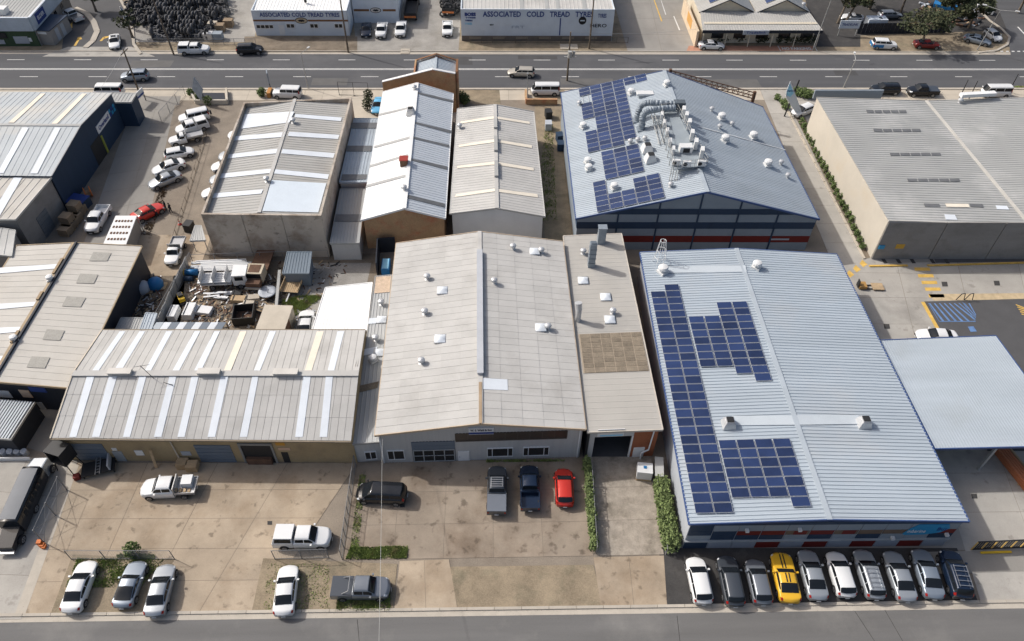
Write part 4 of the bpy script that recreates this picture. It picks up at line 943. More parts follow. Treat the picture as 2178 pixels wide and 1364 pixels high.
for h_ in (.8, 1.8, 3.2):
    r_ = .8-.14*h_; pr = [q+Vector((r_*math.cos(math.pi*k/4), r_*math.sin(math.pi*k/4), h_)) for k in range(8)]
    for k in range(8): mb.tube(pr[k], pr[(k+1) % 8], .03, n=5)
mb.build('lattice_mast', whitew, J.root)
J.left and None
K = quadroof('drive_canopy', 'large flat blue-grey canopy at the right edge beside the solar warehouse', 'canopy', [(1988, 955), (2290, 948), (2118, 714), (1870, 724)], (4.6,)*4, panelg, cbblue2, .3, walls=False, fascia=navyt, rh=.012)
for x_, y_ in ((2130, 955), (2100, 725), (1985, 735), (2240, 950)):
    q = P(x_, y_, 4.5); mb = MB(); mb.box(q.x-.12, q.x+.12, q.y-.12+.5, q.y+.12+.5, 0, 4.4); mb.build('column', steelg, K.root)
# --- pale concrete warehouse upper right
Lb = gable('pale_warehouse', 'large pale concrete warehouse upper right with grey roof and dark skylight slots', 'building',
           [(1890, 470), (2190, 479), (2520, 470), (1737, 208), (1970, 215), (2280, 205)], 6.3, tiltl, steelg, sp=.5, inset=.02, gutter=False, fascia=mat('concrete_coping', (.50, .48, .44), .8), rib_w=.06)
for k, (a, c) in enumerate((((1843, 238), (1930, 239)), ((1858, 278), (1960, 281)), ((1893, 329), (2003, 332)), ((1930, 384), (2043, 388)))):
    for i in range(5):
        x0_ = a[0]+(c[0]-a[0])*i/5+1; x1_ = a[0]+(c[0]-a[0])*(i+1)/5-1.5; ya = a[1]
        Lb.L.strip(Lb.root, [(x0_, ya+3), (x1_, ya+3), (x1_-2, ya-3), (x0_-2, ya-3)], skyld, h=.06)
for x0_, x1_, m_ in ((1967, 2000, skyld), (2013, 2062, skylc), (2064, 2092, skyld)): Lb.L.strip(Lb.root, [(x0_, 441), (x1_, 442), (x1_-3, 435), (x0_-3, 434)], m_, h=.06)
Lb.L.strip(Lb.root, [(2011, 468), (2036, 469), (2030, 458), (2008, 457)], skyl, h=.06); Lb.L.strip(Lb.root, [(2120, 446), (2146, 447), (2141, 439), (2117, 438)], skyl, h=.06)
W = Lb.front; n = 5
mb = MB()
for k in range(n):
    mb = MB(); W.box(mb, W.L*k/n+.05, W.L*(k+1)/n-.05, .0, 6.1, .02, .16); mb.build('wall_panel', tiltg, Lb.root)
r = W.rect((1902, 527), (1920, 527), (1902, 518)); sg = W.panel('sign', r, .2, mat('orange_yellow', (.55, .33, .05), .7), Lb.root)
W.panel('meter_box', W.rect((1866, 527), (1878, 527), (1868, 520)), .3, cyan, Lb.root)
onroof('roof_ventilator', WHIRLY, Lb.R, 2040, 220, Lb.root)
mb = MB(); a = P(2042, 206, 6.5); c = P(2115, 202, 6.5); mb.beam(a, c, .8, .5); mb.build('plant_screen', whitew, Lb.root)
Wb = Lb.back; a, c = P(1732, 206, 5.8), P(1885, 197, 6.8); mb = MB(); mb.beam(Vector((a.x, a.y+.4, 5.3)), Vector((c.x, a.y+.4, 5.3)), .3, 1.4); mb.build('parapet_sign', panelg, Lb.root)

# ---------------------------------------------------------------- rooftop solar arrays
grp = 'solar arrays on the warehouse roofs'
solar_array('solar_array', 'long two column solar array down the left edge of the solar warehouse roof', J.L,
            [(0, r_) for r_ in range(27)]+[(1, r_) for r_ in range(28)], (.95, .68), 1.048, 1.71, grp, -.0125)
solar_array('solar_array', 'stepped solar array in the middle of the solar warehouse roof', J.L,
            [(0, r_) for r_ in range(2, 9)]+[(1, r_) for r_ in range(2, 9)]+[(2, r_) for r_ in range(1, 11)]+[(3, r_) for r_ in range(11)], (15.75, 4.25), 1.042, 1.745, grp, -.0125)
solar_array('solar_array', 'solar array nearest the street on the solar warehouse roof', J.L,
            [(c, r_) for c in (0, 1, 2) for r_ in range(1, 7)]+[(3, r_) for r_ in range(7)], (1.38, 4.22), 1.048, 1.72, grp, -.0125)
solar_array('solar_array', 'farthest solar array on the blue-grey hall, reaching almost to the ridge', I.L,
            [(c, r_) for c in (1, 2, 3) for r_ in range(8)]+[(0, r_) for r_ in (0, 1, 2, 3, 6, 7)]+[(4, 6), (4, 7), (5, 6), (5, 7)], (21.45, 2.72), 1.05, 1.71, grp)
solar_array('solar_array', 'second farthest solar array on the blue-grey hall, left of the duct pipes', I.L,
            [(0, r_) for r_ in range(4, 5)]+[(0, r_) for r_ in range(0, 4)]+[(1, r_) for r_ in range(8)]+[(2, r_) for r_ in range(8)]+[(3, r_) for r_ in range(1, 8)], (13.1, 2.72), 1.03, 1.71, grp)
solar_array('solar_array', 'three column solar array on the blue-grey hall, beside two white roof fans', I.L,
            [(c, r_) for c in (1, 2, 3) for r_ in range(6)], (6.35, 2.72), 1.05, 1.71, grp)
solar_array('solar_array', 'L shaped solar array at the near edge of the blue-grey hall roof', I.L,
            [(0, r_) for r_ in range(6)]+[(c, r_) for c in (1, 2) for r_ in range(3)]+[(c, r_) for c in (3, 4) for r_ in range(5)], (.2, 2.72), 1.03, 1.71, grp)

# ---------------------------------------------------------------- rooftop plant
def roofz(px, py): return I.L.at(px, py, 0)
zp_ = I.zr+.35
pq = [P(1404, 236, zp_), P(1436, 232, zp_), P(1503, 352, zp_), P(1432, 360, zp_)]
plat = thing('plant_platform', sum(pq, Vector())/4, 'grey grating platform on the ridge of the blue-grey hall carrying air conditioners', 'platform')
mb = MB(); a_ = sum(((pq[i].x*pq[(i+1) % 4].y-pq[(i+1) % 4].x*pq[i].y) for i in range(4)))
qq = pq if a_ > 0 else pq[::-1]
mb.hexa([p-Vector((0, 0, .12)) for p in qq], qq); mb.build('deck', mat('grating', (.27, .31, .34), .7, .08), plat)
mb = MB()
for k in range(8):
    t = (k+.5)/8
    for a, c in ((pq[0], pq[3]), (pq[1], pq[2])):
        q = a+(c-a)*t; mb.tube(q-Vector((0, 0, 2.2)), q-Vector((0, 0, .1)), .05, n=5)
mb.build('platform_legs', steelg, plat, kind='stuff')
mb = MB()
for a, c in ((pq[0], pq[3]), (pq[1], pq[2]), (pq[3], pq[2]), (pq[0], pq[1])):
    for h_ in (.55, 1.05): mb.tube(a+Vector((0, 0, h_)), c+Vector((0, 0, h_)), .028, n=5)
    for k in range(9): q = a+(c-a)*k/8; mb.tube(q, q+Vector((0, 0, 1.05)), .03, n=5)
mb.build('handrail', steelg, plat)
def ac(px, py, me, rz, lab):
    q = P(px, py, zp_+.02); t = inst('air_conditioner', me, None, q, (0, 0, rz), label=lab, cat='air conditioner', group='air conditioners on the rooftop platform')
    return t
for k, (px, py) in enumerate(((1407, 248), (1412, 265), (1418, 283), (1424, 305), (1431, 322))):
    ac(px, py+4, AC1, R(80), ['farthest small white air conditioner on the left rail of the rooftop platform', 'second farthest air conditioner on the left rail of the rooftop platform', 'middle air conditioner of five on the left rail of the rooftop platform', 'fourth air conditioner along the left rail, left of the square vent box', 'nearest air conditioner on the left rail of the rooftop platform'][k])
for k, (px, py) in enumerate(((1452, 243), (1458, 255), (1464, 270), (1470, 293), (1478, 312), (1491, 330))):
    ac(px, py+4, AC2 if k < 5 else AC2, R(78), ['farthest tall white air conditioner on the right rail by the dark box', 'second farthest tall air conditioner on the right rail of the platform', 'third tall air conditioner on the right rail of the platform', 'fourth tall air conditioner on the right rail of the platform', 'fifth tall air conditioner, beside the square vent box', 'large white air conditioner at the near right corner of the platform'][k])
for px, py, lab in ((1437, 352, 'white air conditioner with two fan tops at the near left platform corner'), (1460, 355, 'wide white air conditioner in the middle of the near platform edge'), (1491, 354, 'wide white air conditioner at the right of the near platform edge')):
    ac(px, py, AC1, R(-4), lab)
q = P(1457, 322, zp_+.02); mb = MB(); mb.box(q.x-.8, q.x+.8, q.y-.5, q.y+.5, q.z, q.z+.9, 0); mb.box(q.x-.4, q.x+.45, q.y-.54, q.y-.5, q.z+.12, q.z+.75, 1)
tag(mb.build('vent_box', [ventw, darkv]), 'square white vent box with a dark opening on the rooftop platform', 'vent')
q = P(1444, 231, zp_+.1); mb = MB(); mb.box(q.x-.8, q.x+.7, q.y-.5, q.y+.5, q.z, q.z+1.1); tag(mb.build('fan_housing', mat('dark_steel', (.09, .11, .13), .6)), 'dark fan housing at the far right end of the rooftop platform', 'fan')
def ductpipe(pts, r_, lab):
    t = thing('duct_pipe', pts[0], lab, 'duct', 'curved ducts on the blue-grey hall roof'); p0_ = pts
    for _ in range(2):
        n_ = [pts[0]]
        for a, c in zip(pts, pts[1:]): n_ += [a*.75+c*.25, a*.25+c*.75]
        pts = n_+[pts[-1]]
    mb = MB()
    for a, c in zip(pts, pts[1:]): mb.tube(a, c, r_, n=10)
    mb.build('pipe', duct, t, smooth=True); mb = MB()
    for p_, d_ in zip(pts[1:-1:3], pts[2::3]): mb.tube(p_-(d_-p_).normalized()*.06, p_+(d_-p_).normalized()*.06, r_+.05, n=10)
    q = pts[0]; mb.box(q.x-r_-.15, q.x+r_+.15, q.y-r_-.15, q.y+r_+.15, q.z-.1, q.z+.12); mb.build('flange', duct, t)
a = I.L.at(1355, 258, 0); b0_ = P(1362, 225, a.z+1.9); b1_ = P(1374, 219, a.z+2.6); b2_ = P(1395, 219, a.z+2.7); b3_ = P(1440, 222, a.z+2.7)
ductpipe([a, a+Vector((0, 0, 1.2)), b0_, b1_, b2_, b3_], .42, 'farther dark curved duct pipe rising from the roof to the fan housing')
a = I.L.at(1364, 276, 0); b0_ = P(1366, 246, a.z+1.9); b1_ = P(1378, 236, a.z+2.6); b2_ = P(1400, 232, a.z+2.7); b3_ = P(1436, 230, a.z+2.7)
ductpipe([a, a+Vector((0, 0, 1.2)), b0_, b1_, b2_, b3_], .45, 'nearer curved duct pipe bending over to the platform')
mb = MB()
for px in (1425, 1430, 1436, 1441):
    a = I.L.at(px-2, 386, .05); c = P(px+3, 362, zp_-.1); mb.tube(a, c, .05, n=6)
mb.build('platform_pipes', steelg, plat, kind='stuff')
mb = MB()
for (p1, p2) in (((1385, 246), (1403, 312)), ((1392, 246), (1412, 310))):
    a = I.L.at(*p1, .6); c = I.L.at(*p2, .3); mb.tube(a, c, .06, n=6)
for px, py in ((1390, 262), (1397, 285), (1405, 308)):
    a = I.L.at(px, py, 0); mb.tube(a, a+Vector((0, 0, .8)), .05, n=5)
mb.build('refrigerant_pipes', steelg, plat)
mb = MB(); a = I.L.at(1372, 204, .1); mb.box(a.x-1.2, a.x+1.2, a.y-.5, a.y+.5, a.z, a.z+.35); mb.build('equipment_box', ventw, plat, label='low white equipment box')
# --- brown truss gantry behind the hall
ta, tb = P(1424, 163, 6.6), P(1604, 214, 5.6); ty = I.c[5].y+1.2; ta.y = tb.y = ty; ta.x = P(1424, 163, 6.6).x; 
ta = P(1424, 163, 7.0); tb = P(1602, 210, 5.0)
g_ = thing('sign_gantry', (tb.x, tb.y, 0), 'rusty brown truss gantry along the back edge of the blue-grey hall', 'gantry')
mb = MB(); U3 = Vector((0, 0, 1.0))
for o_ in (Vector((0, 0, 0)), U3, Vector((.2, .9, 0))): mb.tube(ta+o_, tb+o_, .08, n=5)
mb.build('chord', rust, g_)
for k in range(16):
    a = ta+(tb-ta)*k/16; c = ta+(tb-ta)*(k+1)/16; mb = MB(); mb.tube(a, c+U3, .045, n=5); mb.tube(c+U3, c, .045, n=5); mb.tube(c, c+Vector((.2, .9, 0)), .04, n=5); mb.build('brace', rust, g_)
mb = MB(); mb.box(tb.x-.2, tb.x+.2, tb.y-.2, tb.y+.2, 0, tb.z+1.2); mb.box(ta.x-.2, ta.x+.2, ta.y-.2, ta.y+.2, 0, ta.z+1.2); mb.build('gantry_post', rust, g_)

# ================================================================ vehicles
SPEC = {
 'sedan': dict(L=4.85, W=1.84, H=1.47, c=(.27, .45, .655, .84), b=[(0, .58), (.04, .74), (.26, .94), (.6, .99), (.85, 1.03), (.96, .99), (1, .78)]),
 'coupe': dict(L=4.6, W=1.84, H=1.32, c=(.33, .46, .60, .90), b=[(0, .52), (.05, .68), (.32, .88), (.6, .92), (.9, .96), (.97, .92), (1, .70)]),
 'muscle': dict(L=4.84, W=1.95, H=1.38, c=(.36, .48, .66, .86), b=[(0, .60), (.04, .80), (.34, .98), (.6, .99), (.86, 1.03), (.97, 1.02), (1, .78)]),
 'hatch': dict(L=4.3, W=1.80, H=1.50, c=(.24, .43, .855, .975), b=[(0, .60), (.05, .78), (.24, .96), (.6, 1.0), (.95, 1.02), (1, .80)]),
 'wagon': dict(L=4.8, W=1.82, H=1.52, c=(.26, .43, .885, .98), b=[(0, .60), (.05, .76), (.26, .95), (.6, 1.0), (.95, 1.04), (1, .85)]),
 'suv': dict(L=4.7, W=1.90, H=1.74, c=(.24, .405, .89, .985), b=[(0, .72), (.04, .95), (.25, 1.10), (.6, 1.13), (.95, 1.15), (1, .95)]),
 'fourwd': dict(L=4.8, W=1.94, H=1.88, c=(.25, .33, .95, .995), b=[(0, .85), (.03, 1.05), (.25, 1.16), (.6, 1.18), (.97, 1.18), (1, 1.1)]),
 'mover': dict(L=5.0, W=1.96, H=1.76, c=(.13, .33, .91, .985), b=[(0, .62), (.05, .84), (.14, 1.0), (.6, 1.08), (.95, 1.10), (1, .9)]),
 'van': dict(L=4.9, W=1.78, H=1.98, c=(.03, .15, .965, .998), b=[(0, .80), (.03, 1.02), (.15, 1.10), (.6, 1.12), (1, 1.1)]),
 'ute': dict(L=5.3, W=1.90, H=1.80, c=(.24, .355, .585, .625), b=[(0, .75), (.04, .97), (.24, 1.12), (.6, 1.16), (.63, 1.14)], bed=.63),
 'oldute': dict(L=4.9, W=1.75, H=1.55, c=(.27, .37, .47, .51), b=[(0, .70), (.04, .88), (.26, .96), (.5, 1.0), (.52, .98)], bed=.52),
}
def lerp_tab(tab, t):
    for (a, x), (b, y) in zip(tab, tab[1:]):
        if t <= b: return x+(y-x)*((t-a)/(b-a) if b > a else 0)
    return tab[-1][1]
def sm(x): x = max(0, min(1, x)); return x*x*(3-2*x)*.5+x*.5
class CarShape:
    def __init__(s, sp): s.__dict__.update(sp); s.s = sp
    def k(s, t):
        c0, c1, c2, c3 = s.c
        if t <= c0 or t >= c3: return 0
        if t < c1: return sm((t-c0)/(c1-c0))
        if t <= c2: return 1
        return sm((c3-t)/(c3-c2))
    def ring(s, t):
        W2 = s.W/2; k = s.k(t); belt = lerp_tab(s.b, t)
        f = max(0, (.14-t)/.14); g = max(0, (t-.90)/.10)
        w = W2*(1-.17*f**2.2-.11*g**2); z0 = .24+.12*max(0, (.06-t)/.06)+.1*max(0, (t-.95)/.05)
        zt = belt+.045+(s.H-belt-.045)*k-.05*k*abs(t-(s.c[1]+s.c[2])/2)/.25*.5
        y6 = w*(.80-.05*k); z6 = belt+.02+(s.H-.13-belt)*k
        return [(w*.86, z0), (w*.985, z0+.08), (w, .5*belt+.1), (w*.985, belt-.07), (w*.94, belt-.005), (w*.90, belt+.012), (y6, z6), (y6*.80, (z6*.35+zt*.65)), (0, zt)]
    def xp(s, t, y):
        q = min(1, abs(y)/(s.W/2))**2.2; f = max(0, (.22-t)/.22); g = max(0, (t-.82)/.18) if not s.s.get('bed') else 0
        return s.L/2-t*s.L-q*(.34*f-.26*g)
    def S(s, t, j):
        r_ = s.ring(t); i = min(int(j), 7); f = j-i; a, b = r_[i], r_[i+1]
        yy = a[0]+(b[0]-a[0])*f; return Vector((s.xp(t, yy), yy, a[1]+(b[1]-a[1])*f))
    def patch(s, mb, ts, js, off=.02, mirror=False, m=0):
        rows = []
        for t in ts:
            row = []
            for j in js:
                sgn = 1
                if mirror and j > 8: p = s.S(t, 16-j); p.y = -p.y; sgn = -1; jj = 16-j
                else: p = s.S(t, j); jj = j
                e = .004; du = s.S(min(1, t+e), jj)-s.S(max(0, t-e), jj); dv = s.S(t, min(8, jj+.05))-s.S(t, max(0, jj-.05)); n = du.cross(dv)
                if n.length > 0: n.normalize()
                if n.z < 0 or (abs(n.z) < .2 and n.y < 0): n = -n
                if sgn < 0: n.y = -n.y
                row.append(p+n*off)
            rows.append(row)
        mb.grid([r_[::-1] for r_ in rows], m)
def frange(a, b, n): return [a+(b-a)*i/(n-1) for i in range(n)]
CARM = {}
def wheel_meshes(r=.34, wd=.23):
    mb = MB(); mb.tube((0, -wd/2, 0), (0, wd/2, 0), r, n=18); ty = mb.mesh('tyre', rubber)
    mb = MB(); mb.tube((0, -wd/2-.012, 0), (0, -wd/2+.01, 0), r*.66, n=14, m=0)
    for k in range(5):
        t = 2*math.pi*k/5; mb.beam((r*.12*math.cos(t), -wd/2-.02, r*.12*math.sin(t)), (r*.6*math.cos(t), -wd/2-.02, r*.6*math.sin(t)), .05, .02, 1, up=(0, 1, 0))
    rm = mb.mesh('rim', [alloy, darkv]); return ty, rm
TY, RM = wheel_meshes(); 
def car_meshes(kind):
    if kind in CARM: return CARM[kind]
    base = kind.split('_')[0]; c = CarShape(SPEC[base]); parts = []; bed = SPEC[base].get('bed')
    tend = bed or 1.0
    ts = sorted(set([round(x, 4) for x in frange(0, tend, 41)]+[x for x in c.c if x < tend]+[.02, .06]+([tend])))
    mb = MB(); rings = []
    for t in ts:
        half = c.ring(t)
        rings.append([(c.xp(t, y), y, z) for y, z in half]+[(c.xp(t, y), -y, z) for y, z in half[:-1][::-1]])
    mb.grid([r_[::-1] for r_ in rings]); n = len(rings[0])
    mb.face(rings[0]); mb.face(rings[-1][::-1]); body = MB(); body.v, body.f, body.m = mb.v, mb.f, mb.m
    mb.face([(rings[0][0][0], rings[0][0][1], rings[0][0][2]), (rings[0][-1][0], rings[0][-1][1], rings[0][-1][2]), (rings[-1][-1][0], rings[-1][-1][1], rings[-1][-1][2]), (rings[-1][0][0], rings[-1][0][1], rings[-1][0][2])], 1)
    wf, wr = (.175, .80) if base != 'van' else (.17, .80)
    for t in (wf, wr):
        if t > tend: continue
        x = c.L/2-t*c.L
        for s_ in (-1, 1):
            y = s_*(c.ring(t)[2][0]+.006); pts = [(x+.41*math.cos(a), y, .36+.41*math.sin(a)) for a in [math.pi*i/12 for i in range(13)]]+[(x-.41, y, .24), (x+.41, y, .24)]
            mb.face(pts if s_ < 0 else pts[::-1], 1)
    if bed:                                   # chassis under the bed
        x0, x1 = -c.L/2+.15, c.L/2-bed*c.L; mb.box(x0, x1, -.45, .45, .45, .62, 1)
    parts.append(('body', mb.mesh('body', [pw, darkv], True), 'paint'))
    c0, c1, c2, c3 = c.c
    mb = MB(); c.patch(mb, frange(c0+.012, c1-.008, 9), frange(6.08, 9.92, 9), mirror=True); parts.append(('windscreen', mb.mesh('windscreen', carglass, True), None))
    if c3-c2 > .03:
        a_, b__ = (c2+.012, c3-.02) if c3-c2 > .08 else (c2+.006, c3-.008)
        mb = MB(); c.patch(mb, frange(a_, b__, 8), frange(6.1, 9.9, 9), mirror=True); parts.append(('rear_window', mb.mesh('rear_window', carglass, True), None))
    tsd = (c0+.07, c3-.07) if base in ('sedan', 'coupe', 'muscle') else (c0+.055 if base != 'van' else .06, c3-.035)
    if bed: tsd = (c0+.045, c3-.03)
    nseg = 1 if base in ('coupe', 'muscle', 'oldute') else (3 if base in ('wagon', 'suv', 'fourwd', 'mover', 'van') else 2)
    for k in range(nseg):
        a = tsd[0]+(tsd[1]-tsd[0])*k/nseg+.006; b = tsd[0]+(tsd[1]-tsd[0])*(k+1)/nseg-.006
        for s_ in (1, -1):
            mb = MB(); c.patch(mb, frange(a, b, 7), frange(5.12, 5.86, 4), off=.015)
            if s_ < 0: mb.v = [(v[0], -v[1], v[2]) for v in mb.v]; mb.f = [f[::-1] for f in mb.f]
            parts.append(('side_window', mb.mesh('side_window', carglass, True), None))
    for s_ in (1, -1):
        for nm, a, b, m_ in (('headlight', .012, .065, headl),)+((('tail_light', .955, .995, redl),) if not bed else ()):
            mb = MB(); c.patch(mb, frange(a, b, 4), frange(3.05, 5.9, 5), off=.018)
            if s_ < 0: mb.v = [(v[0], -v[1], v[2]) for v in mb.v]; mb.f = [f[::-1] for f in mb.f]
            parts.append((nm, mb.mesh(nm, m_, True), None))
        mb = MB(); xm_ = c.L/2-(c0+.075)*c.L; mb.box(xm_-.08, xm_+.08, s_*(c.W/2+.10)-.09, s_*(c.W/2+.10)+.09, lerp_tab(c.b, .3)-.02, lerp_tab(c.b, .3)+.13)
        parts.append(('mirror', mb.mesh('mirror', pw), 'paint'))
    zb = lerp_tab(c.b, 0)
    mb = MB(); mb.box(c.L/2-.02, c.L/2+.012, -.5, .5, .42, zb-.06); parts.append(('grille', mb.mesh('grille', darkv), None))
    mb = MB(); mb.box(c.L/2, c.L/2+.03, -.19, .19, .36, .47); mb.box(-c.L/2-.03, -c.L/2, -.19, .19, .5, .61); parts.append(('number_plate', mb.mesh('number_plate', whitew), None))
    if bed:
        x1 = c.L/2-bed*c.L-.04; x0 = -c.L/2+.02; W2 = c.W/2-.02
        if kind.endswith('_tray'):
            mb = MB(); mb.box(x0-.1, x1-.05, -W2-.03, W2+.03, .84, .92); 
            for yy in (-W2, W2-.04): mb.box(x0-.1, x1-.05, yy, yy+.04, .921, 1.12)
            mb.box(x0-.1, x0-.05, -W2+.05, W2-.05, .921, 1.12); parts.append(('tray', mb.mesh('tray', alloy), None))
            mb = MB(); mb.box(x1-.1, x1-.03, -W2+.05, W2-.05, .93, 1.75); parts.append(('headboard', mb.mesh('headboard', alloy), None))
        else:
            mb = MB(); zt = 1.13 if base == 'ute' else .98
            for yy in (-W2, W2-.08): mb.box(x0, x1, yy, yy+.08, .45, zt)
            mb.box(x0, x0+.08, -W2+.08, W2-.08, .45, zt-.01); mb.box(x1-.08, x1, -W2+.08, W2-.08, .45, zt-.01); mb.box(x0+.08, x1-.08, -W2+.08, W2-.08, .6, .66)
            xw = c.L/2-.80*c.L
            for s_ in (-1, 1):
                y = s_*(W2+.006); pts = [(xw+.43*math.cos(a), y, .36+.43*math.sin(a)) for a in [math.pi*i/12 for i in range(13)]]+[(xw-.43, y, .3), (xw+.43, y, .3)]
                mb.face(pts if s_ < 0 else pts[::-1], 1)
            parts.append(('tub', mb.mesh('tub', [pw, darkv]), 'paint'))
            for s_ in (-1, 1):
                mb = MB(); mb.box(x0-.015, x0, s_*(W2-.12)-.07, s_*(W2-.12)+.07, .75, 1.0); parts.append(('tail_light', mb.mesh('tail_light', redl), None))
            if kind.endswith('_tonneau'):
                mb = MB(); mb.box(x0+.02, x1-.02, -W2+.02, W2-.02, zt+.001, zt+.04); parts.append(('tonneau_cover', mb.mesh('tonneau_cover', pdg), 'cover'))
            if kind.endswith('_canopy'):
                mb = MB(); z1 = 1.83; mb.hexa([(x0+.03, -W2+.02, zt), (x1, -W2+.02, zt), (x1, W2-.02, zt), (x0+.03, W2-.02, zt)], [(x0+.25, -W2+.18, z1), (x1, -W2+.18, z1), (x1, W2-.18, z1), (x0+.25, W2-.18, z1)])
                parts.append(('canopy', mb.mesh('canopy', pw), 'paint'))
                for s_ in (-1, 1):
                    mb = MB(); ya, yb = s_*(W2-.02+.002), s_*(W2-.18+.01)
                    f = [(x0+.25, ya-(ya-yb)*.2, zt+.14), (x1-.12, ya-(ya-yb)*.2, zt+.14), (x1-.12, ya-(ya-yb)*.85, z1-.1), (x0+.35, ya-(ya-yb)*.85, z1-.1)]
                    f = [(x, y+s_*.01, z) for x, y, z in f]; mb.face(f if s_ < 0 else f[::-1]); parts.append(('canopy_window', mb.mesh('canopy_window', carglass), None))
    CARM[kind] = (c, parts, (wf, wr)); return CARM[kind]
def car(kind, front, rear, paint, label, group=None, cat=None, name='parked_car', extra=None, cover=None, L=None, z=0.0, zc=.7):
    c, parts, (wf, wr) = car_meshes(kind)
    F, Rr = P(*front, zc), P(*rear, zc); d = F-Rr; rz = math.atan2(d.y, d.x); cen = (F+Rr)/2; cen.z = z
    t = thing(name, cen, label, cat or {'ute': 'pickup', 'oldute': 'pickup', 'van': 'van', 'mover': 'van', 'suv': 'suv', 'fourwd': 'suv'}.get(kind.split('_')[0], 'car'), group, rz)
    k = (L or c.L)/c.L
    for nm, me, how in parts:
        o = inst(nm, me, t, scale=(k, 1, 1) if k != 1 else None)
        if how in ('paint', 'cover'):
            o.material_slots[0].link = 'OBJECT'; o.material_slots[0].material = paint if how == 'paint' else (cover or pdg)
    for tt in (wf, wr):
        for s_ in (-1, 1):
            y = s_*(c.ring(tt if tt < SPEC[kind.split('_')[0]].get('bed', 1.1) else .5)[2][0]-.085)
            wo = inst('wheel', TY, t, ((c.L/2-tt*c.L)*k, y, .34), (0, 0, 0) if s_ < 0 else (0, 0, math.pi)); inst('rim', RM, wo)
    if extra: extra(t, c)
    return t
def roof_rack(t, c):
    mb = MB(); z = c.H+.08
    for y in (-.55, .55): mb.beam((c.L/2-c.c[1]*c.L-.1, y, z), (c.L/2-c.c[2]*c.L+.1, y, z), .04, .04)
    for k in range(5): x = c.L/2-(c.c[1]+(c.c[2]-c.c[1])*(k+.5)/5)*c.L; mb.beam((x, -.6, z), (x, .6, z), .05, .03)
    mb2 = mb.mesh('roof_rack', alloy); inst('roof_rack', mb2, t)
def stripes(t, c):
    for y0, y1 in ((.08, .2), (-.2, -.08)):
        mb = MB(); rows = []
        for seg in ((0.02, c.c[0]), (c.c[1]+.0, c.c[2])):
            rows = []
            for tt in frange(seg[0], seg[1], 8):
                def top(y): r_ = c.ring(tt); a, b = r_[7], r_[8]; return a[1]+(b[1]-a[1])*(1-abs(y)/a[0]) if abs(y) < a[0] else a[1]
                x = c.L/2-tt*c.L; rows.append([Vector((x, y0, top(y0)+.008)), Vector((x, y1, top(y1)+.008))])
            mb.grid(rows)
        inst('stripe', mb.mesh('stripe', blackt), t)
def sunroof(t, c):
    mb = MB(); x = c.L/2-(c.c[1]+.12)*c.L; mb.box(x-.45, x+.4, -.42, .42, c.H-.02, c.H+.006); inst('sunroof', mb.mesh('sunroof', carglass), t)
def toolbox(t, c):
    mb = MB(); x = -c.L/2+.3; mb.box(x, x+1.0, -.85, .2, .93, 1.55); inst('tool_box', mb.mesh('tool_box', whitew), t)
    mb = MB()
    for k in range(4): mb.box(x+.1+k*.4, x+.35+k*.4, .35, .75, .93, 1.0+.05*k)
    inst('load', mb.mesh('load', timber), t)
def bullbar(t, c):
    mb = MB(); x = c.L/2+.12
    for zz in (.55, .8, 1.0): mb.tube((x, -.7, zz), (x, .7, zz), .035, n=6)
    for y in (-.7, -.25, .25, .7): mb.tube((x, y, .45), (x, y, 1.0), .035, n=6)
    inst('bull_bar', mb.mesh('bull_bar', darkv), t)
def spare(t, c):
    o = inst('spare_wheel', TY, t, (-c.L/2-.13, .15, .95), (0, 0, R(90)))
def sportsbar(t, c):
    mb = MB(); x = c.L/2-.68*c.L
    for y in (-.75, .75): mb.tube((x-.6, y, 1.18), (x, y*.9, 1.62), .04, n=6)
    mb.tube((x, -.68, 1.62), (x, .68, 1.62), .04, n=6); inst('sports_bar', mb.mesh('sports_bar', alloy), t)
bg_ = 'cars parked along the bottom kerb'
car('sedan', (190, 1191), (147, 1305), pw, 'white sedan at the left end of the bottom kerb row', bg_)
car('coupe', (293, 1197), (259, 1288), psb, 'silver coupe with a black rear window, between two sedans', bg_, L=4.4)
car('sedan', (356, 1196), (325, 1316), ps, 'silver-blue sedan third from the left along the bottom kerb', bg_)
car('sedan', (615, 1202), (602, 1310), pw, 'white sedan alone on the dry verge left of the grey pickup', bg_, L=4.7)
car('ute_tonneau', (833, 1251), (704, 1251), pg, 'grey pickup with covered tray and silver sports bar on the verge grass', bg_, cover=pdg, extra=sportsbar, L=5.2)
car('ute_canopy', (692, 1143), (597, 1143), pw, 'white pickup with silver canopy behind the small mesh fence')
car('ute_tray', (300, 1040), (418, 1035), pw, 'white twin cab pickup with a tray toolbox in front of the long shed', extra=toolbox, L=5.3)
gf = 'vehicles on the middle forecourt'
car('mover', (758, 1046), (866, 1052), pk, 'black people mover at the left side of the middle forecourt', gf)
car('ute_tonneau', (1058, 990), (1056, 1096), pdg, 'dark grey pickup with roof rack and grey tray cover', gf, cover=pg, extra=roof_rack)
car('ute_open', (1125, 990), (1128, 1086), pn, 'dark navy pickup with an open tray beside the red hatchback', gf, L=5.0)
car('hatch', (1198, 996), (1202, 1077), pred, 'bright red hatchback beside the hedge', gf)
gr_ = 'cars nosed in along the solar warehouse'
